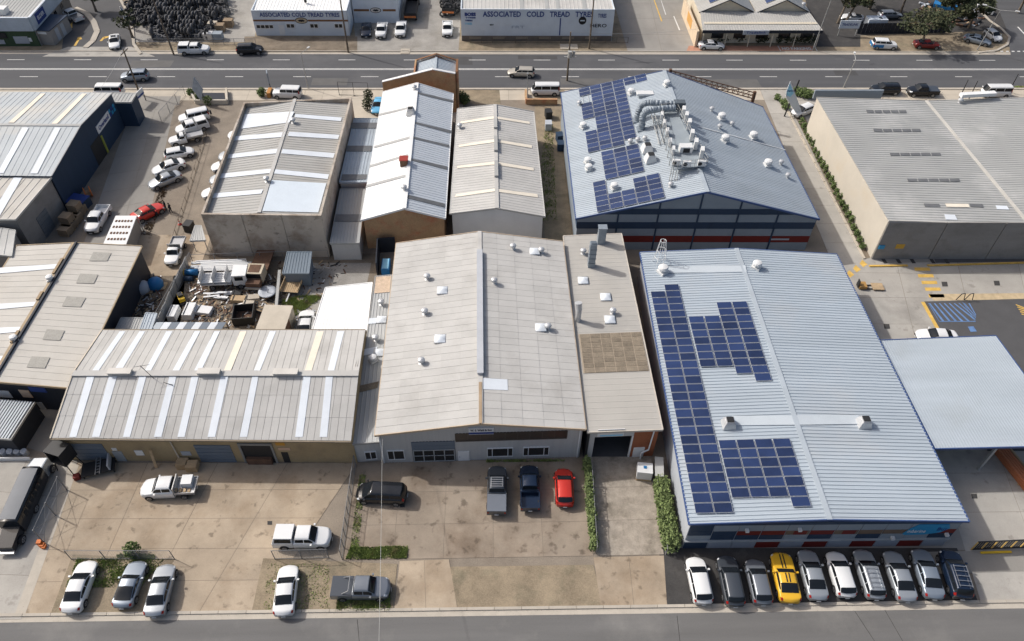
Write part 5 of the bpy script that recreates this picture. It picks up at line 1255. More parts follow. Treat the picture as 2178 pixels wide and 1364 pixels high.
row = [('hatch', (1476, 1184), (1498, 1286), pw, 'white hatchback at the left end of the row below the solar warehouse'),
       ('wagon', (1543, 1180), (1566, 1292), pdg, 'charcoal wagon second from the left below the solar warehouse'),
       ('hatch', (1602, 1188), (1625, 1288), pg, 'grey hatchback left of the yellow coupe'),
       ('muscle', (1660, 1181), (1681, 1276), pye, 'yellow coupe with twin black racing stripes'),
       ('sedan', (1715, 1174), (1741, 1272), ps, 'silver sedan right of the yellow coupe'),
       ('hatch', (1773, 1172), (1804, 1272), pw, 'white hatchback in the middle of the row, right of a silver sedan'),
       ('wagon', (1833, 1173), (1864, 1270), ps, 'silver station wagon with ribbed roof, right of the white hatchback'),
       ('sedan', (1895, 1172), (1932, 1280), ps, 'longer silver sedan third from the right end of the row'),
       ('sedan', (1957, 1172), (1988, 1269), psb, 'shorter silver sedan next to the navy wagon'),
       ('suv', (2014, 1168), (2050, 1277), pn, 'navy wagon with roof bars at the right end of the row')]
for k, (kd, f_, r_, p_, lb) in enumerate(row):
    car(kd, f_, r_, p_, lb, gr_, extra={3: stripes, 6: roof_rack, 9: roof_rack}.get(k), L={0: 4.45, 5: 4.4}.get(k))
gy = 'cars parked in the gravel car yard'
car('sedan', (314, 396), (386, 368), ps, 'silver sedan nearest in the gravel car yard row', gy, L=4.8)
car('sedan', (322, 366), (394, 343), pw, 'white sedan second nearest in the gravel car yard row', gy, L=4.8)
car('hatch', (412, 319), (349, 331), pw, 'white hatchback facing right in the gravel car yard', gy)
car('oldute_tray', (354, 302), (434, 284), pw, 'white old tray pickup with grey load in the gravel car yard', gy, L=5.0)
car('ute_canopy', (376, 279), (440, 262), pw, 'white canopied pickup in the gravel car yard', gy, L=5.0)
car('fourwd', (382, 256), (444, 242), pw, 'white four wheel drive with spare wheel at the far end of the car yard', gy, extra=spare)
for f_, r_, p_, lb in (((492, 287), (545, 278), pw, 'white car nose showing beside the far part of the concrete building'), ((466, 334), (525, 322), ps, 'silver car nose beside the concrete building, second from the road'),
                       ((454, 356), (515, 344), pw, 'white car nose beside the middle of the concrete building'), ((450, 384), (505, 372), ps, 'silver car nose beside the concrete building, second nearest'), ((436, 412), (495, 400), pw, 'white car nose nearest along the left wall of the concrete building')):
    car('hatch' if p_ is ps else 'sedan', f_, r_, p_, lb, 'cars tucked beside the concrete building')
car('ute_open', (192, 492), (222, 441), pw, 'white pickup parked beside the stacked crates', name='parked_car')
car('sedan', (336, 440), (291, 462), pred, 'red sedan with an open bonnet beside two standing people', L=4.6)
car('oldute_tray', (362, 560), (382, 510), pw, 'old white pickup with a timber tray behind the navy shed')
car('sedan', (653, 668), (646, 712), pw, 'white sedan beside the low white shed in the scrap yard')
gd = 'vehicles on the main road'
car('suv', (259, 163), (315, 160), psb, 'grey-blue suv driving on the main road at left', gd, name='car')
car('wagon', (1080, 152), (1138, 154), ptan, 'champagne wagon driving on the main road', gd, name='car')
car('fourwd', (583, 197), (640, 199), pw, 'white four wheel drive with a bull bar beside the near footpath', extra=bullbar)
car('van', (1136, 192), (1184, 192), pw, 'white minivan beside the far end of the side alley')
car('suv', (1848, 190), (1918, 190), pk, 'black suv on the right footpath with a white bonnet reflection', L=5.0)
car('ute_tonneau', (1928, 193), (1996, 194), pk, 'black pickup behind the pale warehouse', L=5.1)
car('hatch', (1686, 243), (1730, 226), pw, 'white hatchback partly behind the tall blue flag sign')
car('sedan', (1965, 712), (2024, 716), pw, 'white sedan poking out from under the drive canopy', zc=.8)
car('sedan', (798, 243), (812, 205), pcy, 'sky blue car in the narrow yard left of the white hall', L=4.4)
car('van', (212, 194), (252, 194), pw, 'white van behind the navy warehouse roof on the road edge')
car('van', (2086, 196), (2150, 196), pw, 'white van on the footpath behind the pale warehouse', z=0)
gfar = 'vehicles on the far side of the main road'
car('ute_canopy', (447, 104), (380, 106), pw, 'white pickup with a box canopy beside the tyre yard', gfar, L=5.4)
car('suv', (560, 104), (502, 106), pk, 'black suv in front of the left tyre shop', gfar)
car('sedan', (243, 106), (244, 70), pw, 'white sedan with a sunroof leaving the far driveway', gfar, extra=sunroof)
car('ute_tonneau', (128, 18), (180, 48), pw, 'white pickup with grey tray near the top left kerb island', gfar)
car('sedan', (778, 80), (780, 46), pn, 'navy sedan parked left of two white pickups at the tyre shop', gfar)
car('ute_open', (808, 80), (815, 50), pw, 'white pickup between the navy sedan and another white pickup', gfar, L=4.9)
car('ute_tonneau', (850, 78), (855, 47), pw, 'white pickup nearest the black truck at the tyre shop', gfar, L=4.9, cover=pw)
car('ute_open', (951, 78), (952, 45), pw, 'white pickup against the left corner of the long tyre building', gfar, L=4.9)
car('sedan', (1542, 96), (1484, 95), pw, 'white sedan in front of the cream office', gfar)
car('coupe', (1782, 34), (1842, 38), pw, 'white coupe under the trees at the upper right', gfar)
car('suv', (1912, 96), (1849, 93), pw, 'white suv with blue painted rear on the right verge', gfar, extra=None)
car('sedan', (1999, 95), (1944, 92), pdr, 'dark red car under the verge tree', gfar)
car('sedan', (2105, 90), (2054, 78), psb, 'grey sedan on the corner verge', gfar)
car('hatch', (2125, 84), (2100, 66), pw, 'white hatchback behind the grey sedan on the corner verge', gfar, L=3.9)
car('wagon', (1925, 30), (1862, 32), pg, 'grey car beside the white coupe under the trees', gfar)
# blue livery panel on the suv
o = [x for x in bpy.data.objects if x.get('label', '').startswith('white suv with blue')][0]
mb = MB()
for s_ in (-1, 1): mb.box(-2.2, -.3, s_*.962-.01, s_*.962+.01, .45, 1.0)
mb.box(-2.37, -2.35, -.8, .8, .5, 1.1); inst('blue_livery', mb.mesh('blue_livery', bluebar), o)

def boxes(name, label, cat, at_, items, rz=0, group=None):
    """items: (part name, material, [box extents...]) in metres about the base"""
    t = thing(name, at_, label, cat, group, rz)
    for nm, m_, bs in items:
        mb = MB()
        for b_ in bs: mb.box(*b_)
        me = mb.mesh(nm, m_); inst(nm, me, t)
    return t
def wheels(t, xs, y, r=.5, k=1.5):
    for x_ in xs:
        for s_ in (-1, 1): wo = inst('wheel', TY, t, (x_, s_*y, .34*k), (0, 0, 0 if s_ < 0 else math.pi), (k, k, k)); inst('rim', RM, wo)
# long black stretch bus at the left edge
F, Rr = P(2, 1165, 1.5), P(74, 1002, 1.5); d_ = F-Rr; c_ = (F+Rr)/2; c_.z = 0; Lb_ = d_.length
bus = thing('stretch_bus', c_, 'long black stretch bus with a silver cab at the left edge', 'bus', None, math.atan2(d_.y, d_.x))
h = Lb_/2; mb = MB(); rings = []
for t in frange(-h, h-2.1, 12):
    e = .12 if t < -h+.1 else 0
    rings.append([(t, y, z) for y, z in ((1.2-e, .5), (1.25-e, 1.4), (1.2-e, 2.5-e), (.95, 2.78-e), (0, 2.86-e), (-.95, 2.78-e), (-1.2+e, 2.5-e), (-1.25+e, 1.4), (-1.2+e, .5))])
mb.grid([r_[::-1] for r_ in rings]); mb.face(rings[0]); mb.face(rings[-1][::-1]); inst('body', mb.mesh('body', pk, True), bus)
mb = MB(); mb.grid([[(t, y, z) for y, z in ((.95, 2.80), (0, 2.885), (-.95, 2.80))] for t in frange(-h+.3, h-2.3, 3)][::-1]); o = inst('roof_panel', mb.mesh('roof_panel', mat('dusty_roof', (.16, .17, .185), .6, .1, .6, obj=True), True), bus)
mb = MB(); mb.hexa([(h-2.1, -1.05, .5), (h-.1, -.95, .5), (h-.1, .95, .5), (h-2.1, 1.05, .5)], [(h-2.1, -.98, 1.6), (h-.2, -.85, 1.25), (h-.2, .85, 1.25), (h-2.1, .98, 1.6)]); inst('bonnet', mb.mesh('bonnet', pk), bus)
mb = MB(); mb.hexa([(-h-1.9, -1.0, .5), (-h, -1.1, .5), (-h, 1.1, .5), (-h-1.9, 1.0, .5)], [(-h-1.5, -.85, 1.7), (-h, -1.0, 2.2), (-h, 1.0, 2.2), (-h-1.5, .85, 1.7)]); inst('cab', mb.mesh('cab', psb), bus)
mb = MB(); mb.face([(-h-1.5, -.75, 1.72), (-h-.1, -.85, 2.19), (-h-.1, .85, 2.19), (-h-1.5, .75, 1.72)][::-1]); inst('windscreen', mb.mesh('windscreen', headl), bus)
for s_ in (-1, 1):
    for k in range(6):
        x = -h+1.0+k*(Lb_-4)/6; mb = MB(); mb.box(x, x+(Lb_-4)/6-.2, s_*1.245-.01, s_*1.245+.01, 1.5, 2.3); inst('side_window', mb.mesh('side_window', carglass), bus)
wheels(bus, (-h-.9, h-1.3, h-4.5), 1.1, k=1.35)
mb = MB(); mb.box(h-.1, h+.15, -.95, .95, .4, .7); inst('bumper', mb.mesh('bumper', alloy), bus)
bus.scale = (1, .80, .86)
# trucks among the tyre shop yard
def truck(front, rear, lab, cabm, bedm, load=None):
    F, Rr = P(*front, 1.2), P(*rear, 1.2); d_ = F-Rr; c_ = (F+Rr)/2; c_.z = 0; h = d_.length/2
    t = boxes('truck', lab, 'truck', c_, [('cab', cabm, [(h-1.8, h, -1.1, 1.1, .6, 2.5)]), ('bed', bedm, [(-h, h-2.0, -1.15, 1.15, .95, 1.15)]),
        ('side_board', bedm, [(-h, h-2.0, -1.15, -1.08, 1.151, 1.9), (-h, h-2.0, 1.08, 1.15, 1.151, 1.9), (-h, -h+.07, -1.07, 1.07, 1.151, 1.9)]), ('bumper', mat('orange_reflector', (.55, .18, .06), .5), [(-h-.08, -h-.01, -1.1, 1.1, 1.0, 1.35)]),
        ('windscreen', carglass, [(h-.02, h+.02, -.95, .95, 1.5, 2.3)])], math.atan2(d_.y, d_.x), 'vehicles on the far side of the main road')
    wheels(t, (h-1, -h+1.3), 1.0, k=1.45)
    return t
truck((880, -8), (872, 36), 'black tipper truck seen from behind beside the tyre shop', pk, darkv); truck((962, -12), (953, 26), 'black truck loaded with tyres left of the long tyre building', pk, darkv)
# white flatbed truck in the scrap yard
F, Rr = P(528, 587, 1.2), P(430, 592, 1.2); d_ = F-Rr; c_ = (F+Rr)/2; c_.z = 0; h = d_.length/2
t = boxes('flatbed_truck', 'white flatbed truck carrying lengths of guttering in the scrap yard', 'truck', c_, [('cab', whitew, [(h-1.7, h, -1, 1, .6, 2.2)]), ('bed', zinc, [(-h, h-1.9, -1.1, 1.1, .9, 1.05)]),
    ('rack', zinc, [(-h+k*1.5, -h+k*1.5+.06, -1.1, 1.1, 1.051, 2.3) for k in range(3)]), ('guttering', whitew, [(-h-.4, h-1.95, -1.0+.35*k, -.72+.35*k, 1.2, 1.32) for k in range(5)]), ('windscreen', carglass, [(h-.01, h+.02, -.85, .85, 1.4, 2.0)]), ('side_window', carglass, [(h-1.4, h-.4, -1.02, -.99, 1.4, 2.0)]), ('side_window', carglass, [(h-1.4, h-.4, .99, 1.02, 1.4, 2.0)])], math.atan2(d_.y, d_.x)); wheels(t, (h-.9, -h+1.2), .9, k=1.1)
c_ = P(552, 592, 0); t = boxes('old_truck', 'rusty cream old truck facing the camera in the scrap yard', 'truck', c_, [('cab', pcream, [(-1, 1, -1.4, .4, .6, 2.1)]), ('bonnet', rust, [(-.85, .85, -2.4, -1.402, .6, 1.3)]), ('windscreen', carglass, [(-.85, .85, -1.43, -1.401, 1.35, 1.95)]),
    ('roof_patch', rust, [(-.7, .7, -1.2, .2, 2.101, 2.13)]), ('bumper', alloy, [(-1, 1, -2.6, -2.42, .5, .75)]), ('bed', rust, [(-1.1, 1.1, .45, 4.2, .9, 1.1)])], R(-3))
c_ = P(628, 605, 0); t = boxes('timber_trailer', 'timber decked trailer in front of the blue-grey yard shed', 'trailer', c_, [('frame', darkv, [(-1.1, 1.1, -2.2, 2.2, .6, .72)]), ('drawbar', zinc, [(-.08, .08, -3.6, -2.2, .5, .6)])], R(-6))
for k in range(9): mb = MB(); mb.box(-1.05+.235*k, -1.05+.235*k+.2, -2.15, 2.15, .721, .76); inst('plank', mb.mesh('plank', timber), t)
mb = MB()
for s_ in (-1, 1): mb.box(s_*1.08-.03, s_*1.08+.03, -2.15, 2.15, .77, 1.15)
inst('side_board', mb.mesh('side_board', timber), t)

# ================================================================ buildings across the main road
def boxbuilding(name, label, x0, x1, yf, yb, h, wallm, roofm, sp=.6, par=0.25, group=None):
    t = thing(name, ((x0+x1)/2, (yf+yb)/2, 0), label, 'building', group)
    for nm, wl in (('f', Wall((x0, yf), (x1, yf))), ('r', Wall((x1, yf), (x1, yb))), ('b', Wall((x1, yb), (x0, yb))), ('l', Wall((x0, yb), (x0, yf)))):
        mb = MB(); wl.box(mb, .002 if nm in 'rl' else 0, wl.L-(.002 if nm in 'rl' else 0), 0, h-(.003 if nm in 'rl' else 0), -.2, 0); mb.build('wall', wallm, t)
    pt = Patch((x0+.2, yf+.2, h-par), (x1-.2, yf+.2, h-par), (x1-.2, yb-.2, h-par+.5), (x0+.2, yb-.2, h-par+.5)); mb = MB(); pt.ribs(mb, sp); mb.build('roof', roofm, t)
    return t, Wall((x0, yf), (x1, yf)), pt
a, c = P(537, 76), P(752, 76)
M2, W, pt = boxbuilding('tyre_shop', 'white tyre shop with brown stripe and blue lettering, left of the parked pickups', P(546, 76).x, P(745, 76).x, a.y, a.y+14, 4.7, bluewhite, sheetw)
x0_, x1_ = W.hit(552, 32)[0], W.hit(722, 32)[0]
put_text('ASSOCIATED COLD TREAD TYRES', 1.05, W.p((x0_+x1_)/2, W.hit(640, 32)[1], .03), W.d, (0, 0, 1), bluet, M2, .02, width=(x1_-x0_))
zs = W.hit(640, 44)[1]
for u0, u1 in ((0, W.hit(627, 44)[0]), (W.hit(655, 44)[0], W.L)): mb = MB(); W.box(mb, u0, u1, zs-.16, zs+.16, .0, .03); mb.build('stripe', brownt, M2)
def oval(W, px, py, root, m1, m2, s=1.0):
    a, z = W.hit(px, py); mb = MB(); n = 20
    for rr, zz, o_, mi in ((1.15*s, .58*s, .03, 0), (1.02*s, .46*s, .05, 1), (.6*s, .26*s, .07, 2)):
        mb.face([W.p(a+rr*math.cos(2*math.pi*k/n), z+zz*math.sin(2*math.pi*k/n)*(1 if mi < 2 else (.8+.3*math.cos(3*k))), o_) for k in range(n)], mi)
    mb.build('oval_emblem', [m1, m2, m1], root)
oval(W, 641, 44, M2, blackt, mat('emblem_buff', (.50, .42, .30), .7))
for bl, br, tl, nx in (((546, 61), (583, 61), (545, 52), 4), ((610, 60), (628, 60), (609, 50), 2), ((660, 60), (678, 60), (659, 50), 2), ((712, 60), (730, 60), (710, 50), 2)): W.window(W.rect(bl, br, tl), nx, 1, whitew, M2, fw=.1)
r = W.rect((596, 74), (608, 74), (595, 53)); W.panel('door', r, .05, whitew, M2)
q = P(650, 5, 4.8); mb = MB(); mb.tube(q, q+Vector((0, 0, 1.3)), .25); mb.build('flue', darkv, M2)
a = P(752, 49); M3, W, pt = boxbuilding('tyre_workshop', 'white tyre workshop with an oval emblem set back between the tyre shops', P(754, 49).x, P(850, 49).x, a.y, a.y+15, 5.4, bluewhite, sheetw)
oval(W, 799, 22, M3, blackt, mat('emblem_white', (.65, .62, .58), .7), .9); zs = W.hit(799, 22)[1]
for u0, u1 in ((.2, W.hit(785, 22)[0]), (W.hit(814, 22)[0], W.L-.5)): mb = MB(); W.box(mb, u0, u1, zs-.2, zs+.2, .0, .03); mb.build('stripe', brownt, M3)
yf = (P(985, 90).y+P(1303, 85).y)/2
M4, W, pt = boxbuilding('long_tyre_building', 'long pale blue-white tyre building with big blue lettering across the road', P(982, 88).x, P(1300, 86).x, yf, yf+22, 5.9, bluewhite, fibro, .7)
mb = MB(); W.box(mb, .05, W.L-.05, 0.02, 1.0, .0, .04); mb.build('plinth', mat('grimy_plinth', (.16, .14, .12), .9, .2), M4)
for k in range(6): mb = MB(); x = W.L*(k+.6)/6.5; W.box(mb, x-1.1, x+1.1, .45, .85, .041, .09); mb.build('vent', mat('vent_brown', (.28, .24, .19), .8), M4)
x0_, x1_ = W.hit(1027, 31)[0], W.hit(1262, 31)[0]
put_text('ASSOCIATED   COLD   TREAD   TYRES', 1.35, W.p((x0_+x1_)/2, W.hit(1140, 31)[1], .03), W.d, (0, 0, 1), bluet, M4, .03, width=x1_-x0_)
def wtext(W, root, txt, x0, x1, y, size, m_, bold=.02):
    a0, z = W.hit(x0, y); a1, _ = W.hit(x1, y); put_text(txt, size, W.p((a0+a1)/2, z, .03), W.d, (0, 0, 1), m_, root, bold, width=a1-a0)
wtext(W, M4, 'BOSS', 988, 1012, 31, .8, bluet, .05); wtext(W, M4, 'TYRES', 990, 1012, 38, .3, bluet)
wtext(W, M4, 'TYREKING', 989, 1005, 44, .35, bluet); wtext(W, M4, 'TYRES', 988, 1004, 51, .5, cyanl); wtext(W, M4, 'TYRES', 1272, 1290, 34, 1.0, bluet)
wtext(W, M4, 'BENT', 1042, 1050, 53, .35, blackt, .01); wtext(W, M4, 'FRT', 1088, 1115, 58, .7, mat('pale_graffiti', (.35, .42, .50), .7), .0); wtext(W, M4, 'HERO', 1255, 1290, 55, .9, blackt, .01)
a, z = W.hit(1239, 44); mb = MB(); n = 18
mb.face([W.p(a+.7*math.cos(2*math.pi*k/n), z+.75*math.sin(2*math.pi*k/n), .03) for k in range(n)]); mb.build('round_emblem', blackt, M4)
mb = MB(); W.box(mb, a-.4, a+.4, z-.1, z+.1, .035, .05); mb.build('emblem_bar', bluewhite, M4)
mb = MB(); xx = W.hit(1191, 60)[0]; W.box(mb, xx-.1, xx+.1, 1.1, 4.3, .0, .05); mb.build('downpipe', bluet, M4)
xx = W.L; mb = MB(); mb.box(P(1300, 86).x, P(1300, 86).x+.12, yf+1, yf+6, 1.8, 4.8); mb.build('orange_side_sign', mat('orange_sign2', (.60, .33, .10), .7), M4)
for xp in (1110, 1163, 1186, 1243): u, v = pt.uv(xp, 12); mb = MB(); pt.slab(mb, u-.012, u+.012, .02, .98, .06, .08); mb.build('skylight_sheet', steelg, M4)
# far left green and white shop
zg = 3.4; yf = P(40, 98).y; x1 = P(88, 98).x; x0 = P(-120, 98).x
M1, W, pt = boxbuilding('green_shop', 'white and dark green flat roofed shop at the top left corner', x0, x1, yf, yf+15, 5.2, whitew, steelg, .6, par=.9)
mb = MB(); W.box(mb, 0, W.L-.02, 0, zg-.6, .0, .12); mb.build('green_wall', greenw, M1); mb = MB(); W.box(mb, 0, W.L, zg-.55, 5.25, .0, .3); mb.build('fascia', mat('pale_blue_fascia', (.48, .54, .60), .7), M1)
Wr = Wall((x1, yf), (x1, yf+15)); mb = MB(); Wr.box(mb, 0, Wr.L, zg-.55, 5.25, .002, .3); mb.build('fascia', mat('pale_blue_fascia', (.48, .54, .60)), M1); mb = MB(); Wr.box(mb, .3, Wr.L-.3, .1, zg-.6, .0, .05); mb.build('side_cladding', mat('taupe_wall', (.27, .24, .21), .8, .1), M1)
mb = MB(); Wr.box(mb, 1.5, 5.0, 3.2, 5.0, .3, .36); sg = mb.build('sign', bluet, M1); put_text('ELDER', .9, Wr.p(3.2, 4.1, .37), Wr.d, (0, 0, 1), whitew, sg, .02, width=2.6)
for k in range(4): mb = MB(); Wr.box(mb, 2+k*3, 3+k*3, 1.6, 2.4, .05, .09); mb.build('window', glass, M1)
r = W.rect((35, 92), (65, 92), (30, 77)); W.panel('shop_window', r, .18, panell, M1); r = W.rect((-10, 93), (13, 93), (-15, 84)); W.panel('shop_window', r, .18, panell, M1)
r = W.rect((64, 88), (70, 88), (62, 80)); W.panel('poster', r, .16, whitew, M1); r = W.rect((-20, 80), (17, 80), (-25, 69)); W.panel('awning', r, .35, darkv, M1)
q = P(5, 28, 4.4); mb = MB(); mb.box(q.x-1, q.x+1, q.y-.8, q.y+.8, 4.4, 5.4); mb.build('roof_unit', ventw, M1)
c_ = P(108, 90, 0); boxes('shipping_container', 'small grey container with a navy roof beside the green shop', 'container', c_+Vector((0, 2, 0)), [('body', mat('container_grey', (.30, .285, .27), .7, .1, obj=True), [(-1.7, 1.7, -3, 3, 0, 2.6)]), ('roof', navy, [(-1.8, 1.8, -3.1, 3.1, 2.601, 2.75)]), ('door', panell, [(1.701, 1.74, -1.6, -.6, .2, 2.3), (1.701, 1.74, .2, 1.2, .2, 2.3)]), ('sign', whitew, [(-.9, 1.0, -3.04, -3.001, 2.0, 2.4)])], R(-8))
# cream office with two gables
yf = P(1600, 98).y; x0, x1 = P(1489, 97).x, P(1733, 97).x
M5 = thing('cream_office', ((x0+x1)/2, yf+6, 0), 'cream office with twin front gables, skillion verandah and white sign', 'building')
mb = MB(); mb.box(x0+.3, x1-.3, yf+1.2, yf+16, 0, 3.6); mb.build('wall', creamw, M5)
pt = Patch((x0-.3, yf-.6, 3.2), (x1+.3, yf-.6, 3.2), (x1-.9, yf+5.2, 4.1), (x0+.2, yf+5.2, 4.1)); mb = MB(); pt.ribs(mb, .5); mb.build('verandah_roof', fibrog, M5)
mb = MB(); mb.beam((x0-.3, yf-.62, 2.7), (x1+.3, yf-.62, 2.7), .1, .55); mb.build('fascia', navyd, M5)
for k, (g0, g1) in enumerate(((x0+.2, (x0+x1)/2-.4), ((x0+x1)/2+.2, x1-.8))):
    gm = (g0+g1)/2; yy = yf+5.3
    mb = MB(); f = [(g0, yy, 4.0), (g1, yy, 4.0), (gm, yy, 6.2)]; mb.face(f); mb.face([(a, b+.2, c) for a, b, c in f][::-1]); mb.build('gable_end', creamw, M5)
    for s_, (ex) in ((0, g0-.2), (1, g1+.2)):
        pt2 = Patch((ex, yy-.4, 3.95), (ex, yy+14, 3.95), (gm, yy+14, 6.3), (gm, yy-.4, 6.3)); mb = MB(); pt2.ribs(mb, .5); mb.build('roof', fibrog if s_ == 0 else steelr, M5)
        if s_ == 0:
            M = Matrix((pt2.eu, pt2.ev, pt2.n)).transposed(); M = M if M.determinant() > 0 else Matrix((-pt2.eu, pt2.ev, pt2.n)).transposed()
            for cc in range(3): inst('solar_panel', PANEL, M5, pt2.p(.14+.08*cc, .55, .12)-ORG[M5], M.to_euler())
    mb = MB(); mb.beam((g0-.2, yy-.42, 3.85), (gm, yy-.42, 6.2), .1, .15); mb.beam((gm, yy-.42, 6.2), (g1+.2, yy-.42, 3.85), .1, .15); mb.build('barge_board', navyd, M5)
    onroof('roof_ventilator', WHIRLY, Patch((g1+.2, yy-.4, 3.95), (g1+.2, yy+14, 3.95), (gm, yy+14, 6.3), (gm, yy-.4, 6.3)), (1624, 1708)[k], 14, M5)
W = Wall((x0, yf-.68), (x1, yf-.68)); r = W.rect((1581, 65), (1636, 65), (1583, 57)); r = (r[0], r[1], 2.55, 3.35); sg = W.panel('sign', r, .2, panell, M5); put_text('Tradelink', .55, W.p((r[0]+r[1])/2, 2.95, .21), W.d, (0, 0, 1), bluet, sg, .01, width=3.6)
for k in range(6): x = x0+.1+(x1-x0-.2)*k/5; mb = MB(); mb.box(x-.07, x+.07, yf-.5, yf-.36, 0, 2.68); mb.build('post', creamw, M5)
for k in range(5): mb = MB(); x = x0+2+k*4.1; mb.box(x, x+2.2, yf+1.15, yf+1.19, .9, 2.2); mb.build('window', glass, M5)
x = x0-1.0; mb = MB(); mb.box(x-.2, x+.2, yf-.5, yf+13, 0, 3.0); mb.build('side_wall', mat('peach_wall', (.62, .50, .36), .85, .1), M5); mb = MB(); mb.box(x-.24, x-.2, yf+4, yf+8, 1.2, 2.9); mb.build('side_sign', mat('orange_sign2', (.6, .33, .1)), M5)

# ================================================================ plants
def leaves(mb, c, r, n, size, squash=.8, m=0):
    for _ in range(n):
        u = Vector((rnd.gauss(0, 1), rnd.gauss(0, 1), rnd.gauss(0, 1))).normalized()*(rnd.random()**.45); p = Vector(c)+Vector((u.x*r, u.y*r, u.z*r*squash))
        a = Vector((rnd.gauss(0, 1), rnd.gauss(0, 1), rnd.gauss(0, .6))).normalized()*size*rnd.uniform(.6, 1.3); b = a.orthogonal().normalized()*size*rnd.uniform(.35, .8)
        mb.face([p-a, p-b*.8, p+a, p+b], m)
def tree(px, py, h, cr, lab, leaf=leafd, n=9, dens=190, size=.30, group=None, lean=(0, 0)):
    q = P(px, py, 0); t = thing('tree', q, lab, 'tree', group); mb = MB(); top = q+Vector((lean[0], lean[1], h*.62))
    mb.tube(q, q+(top-q)*.5, .26, .19, 8); mb.tube(q+(top-q)*.5, top, .19, .1, 7); tips = []
    for k in range(n):
        a = 2*math.pi*k/n+rnd.uniform(-.3, .3); s_ = q+(top-q)*rnd.uniform(.5, .95); e = s_+Vector((math.cos(a)*cr*rnd.uniform(.45, .85), math.sin(a)*cr*rnd.uniform(.45, .85), h*rnd.uniform(.12, .38)))
        mb.tube(s_, e, .09, .03, 5); tips.append(e)
    mb.build('trunk', barkm, t); mb = MB()
    for e in tips+[top+Vector((0, 0, h*.3))]: 
        leaves(mb, e, cr*rnd.uniform(.34, .52), dens, size, .6)
    mb.build('crown', leaf, t); return t
gt = 'trees at the upper right across the road'
tree(1781, 50, 8.5, 3.4, 'dark tree leaning right over the white coupe', lean=(1.5, 1.5), group=gt, n=8)
tree(1795, 52, 8.0, 3.2, 'second dark tree beside the grey car under the upper right canopy', lean=(2.5, 2), group=gt, n=7)
tree(1960, 103, 6.5, 4.0, 'broad verge tree standing over the dark red car', lean=(0, 1.5), group=gt, n=11, leaf=leafd, dens=110)
tree(1915, 28, 6.5, 2.0, 'bare forked tree behind the upper right fence', dens=12, group=gt, n=6)
tree(2060, 60, 6.5, 3.0, 'dark bushy tree left of the corner street lamp', group=gt)
tree(2012, 68, 7.5, 3.6, 'wide dark tree between the verge tree and the yard scrap', group=gt, n=11, dens=220)
tree(2165, 28, 8.0, 4.2, 'dense dark tree at the top right corner', group=gt)
tree(1850, 20, 6, 2.6, 'small dark tree at the top edge above the fence', group=gt)
tree(205, 25, 5.0, 1.6, 'small dark green tree on the far left kerb island', leaf=leafm)
tree(283, 82, 5.0, 1.8, 'sparse grey leafless tree at the far driveway corner', dens=25)
def shrub(pts, h, r, lab, leaf=leafm, dens=220, name='shrub', cat='shrub', size=.16, group=None):
    q0 = P(*pts[0], 0); t = thing(name, q0, lab, cat, group); mb = MB(); mb2 = MB()
    for a in pts:
        q = P(*a, 0); rr = r*rnd.uniform(.8, 1.15); leaves(mb, q+Vector((0, 0, h*.55)), rr, dens, size, h/(2*rr)*1.1)
        for k in range(3): mb2.tube(q, q+Vector((rnd.uniform(-.3, .3), rnd.uniform(-.3, .3), h*.6)), .04, .02, 5)
    mb.build('foliage', leaf, t); mb2.build('stem', barkm, t); return t
shrub([(1163, 72)], 3.0, 1.4, 'round brown-green bush against the long tyre building', dryleaf, 700, size=.2)
shrub([(286, 1178)], 1.5, .8, 'spiky green bush behind the low mesh fence of the forecourt', leafm, 300)
shrub([(444, 222), (425, 215), (408, 205)], 1.3, .8, 'green shrubs below the diamond shaped sign', leafm, 300)
shrub([(558, 205)], 1.4, .9, 'round green bush beside the footpath four wheel drive', leafm, 400)
shrub([(782, 235), (784, 215)], 2.0, .8, 'dark green bushes beside the sky blue car', leafd, 300)
shrub([(983, 215), (990, 222)], 1.6, .9, 'green shrub behind the beige gabled hall', leafm, 400)
shrub([(1706, 205), (1718, 208), (1695, 202)], 1.3, 1.1, 'clipped green shrubs beside the tall flag sign', leafm, 400)
shrub([(1652, 212), (1665, 222), (1670, 232)], .9, .7, 'low green plants at the head of the long driveway', leafm, 200)
for k, (xs, yy) in enumerate((((1530, 1545, 1560, 1572), 88), ((1612, 1624), 90), ((1655, 1672, 1690, 1706, 1722), 90))):
    shrub([(x, yy) for x in xs], 1.4, 1.0, ('dark hedge left of the cream office entrance', 'short dark hedge right of the cream office entrance', 'long dark hedge at the right of the cream office')[k], leafd, 300, 'hedge', 'hedge', .18)
# slender shrubs in the bed along the pale warehouse
A0, A1 = P(1700, 262), P(1836, 536); gs = 'narrow shrubs along the pale warehouse wall'
sh0 = None
for k in range(24):
    q = A0+(A1-A0)*((k+.5)/24); hh = rnd.uniform(.9, 1.5)
    if k == 0 or k % 1 == 0:
        mb = MB(); leaves(mb, (0, 0, hh*.55), .42, 110, .16, hh/.84); me = mb.mesh('foliage', leafm)
    t = thing('narrow_shrub', q, 'narrow green shrub in the bed along the pale warehouse wall', 'shrub', gs)
    inst('foliage', me, t); mb = MB(); mb.tube((0, 0, 0), (0, 0, hh*.7), .04, .02, 5); inst('stem', mb.mesh('stem', barkm), t)
flat('planting_bed', [(1692, 250), (1712, 250), (1852, 548), (1838, 552)], 12, dirt)
kb = thing('bed_kerb', A0, kind='structure'); B0, B1 = P(1668, 222), P(1838, 552)
for k in range(16): mb = MB(); mb.beam(B0+(B1-B0)*((k+.02)/16), B0+(B1-B0)*((k+.98)/16), .3, .18); mb.build('kerb_stone', footp, kb)
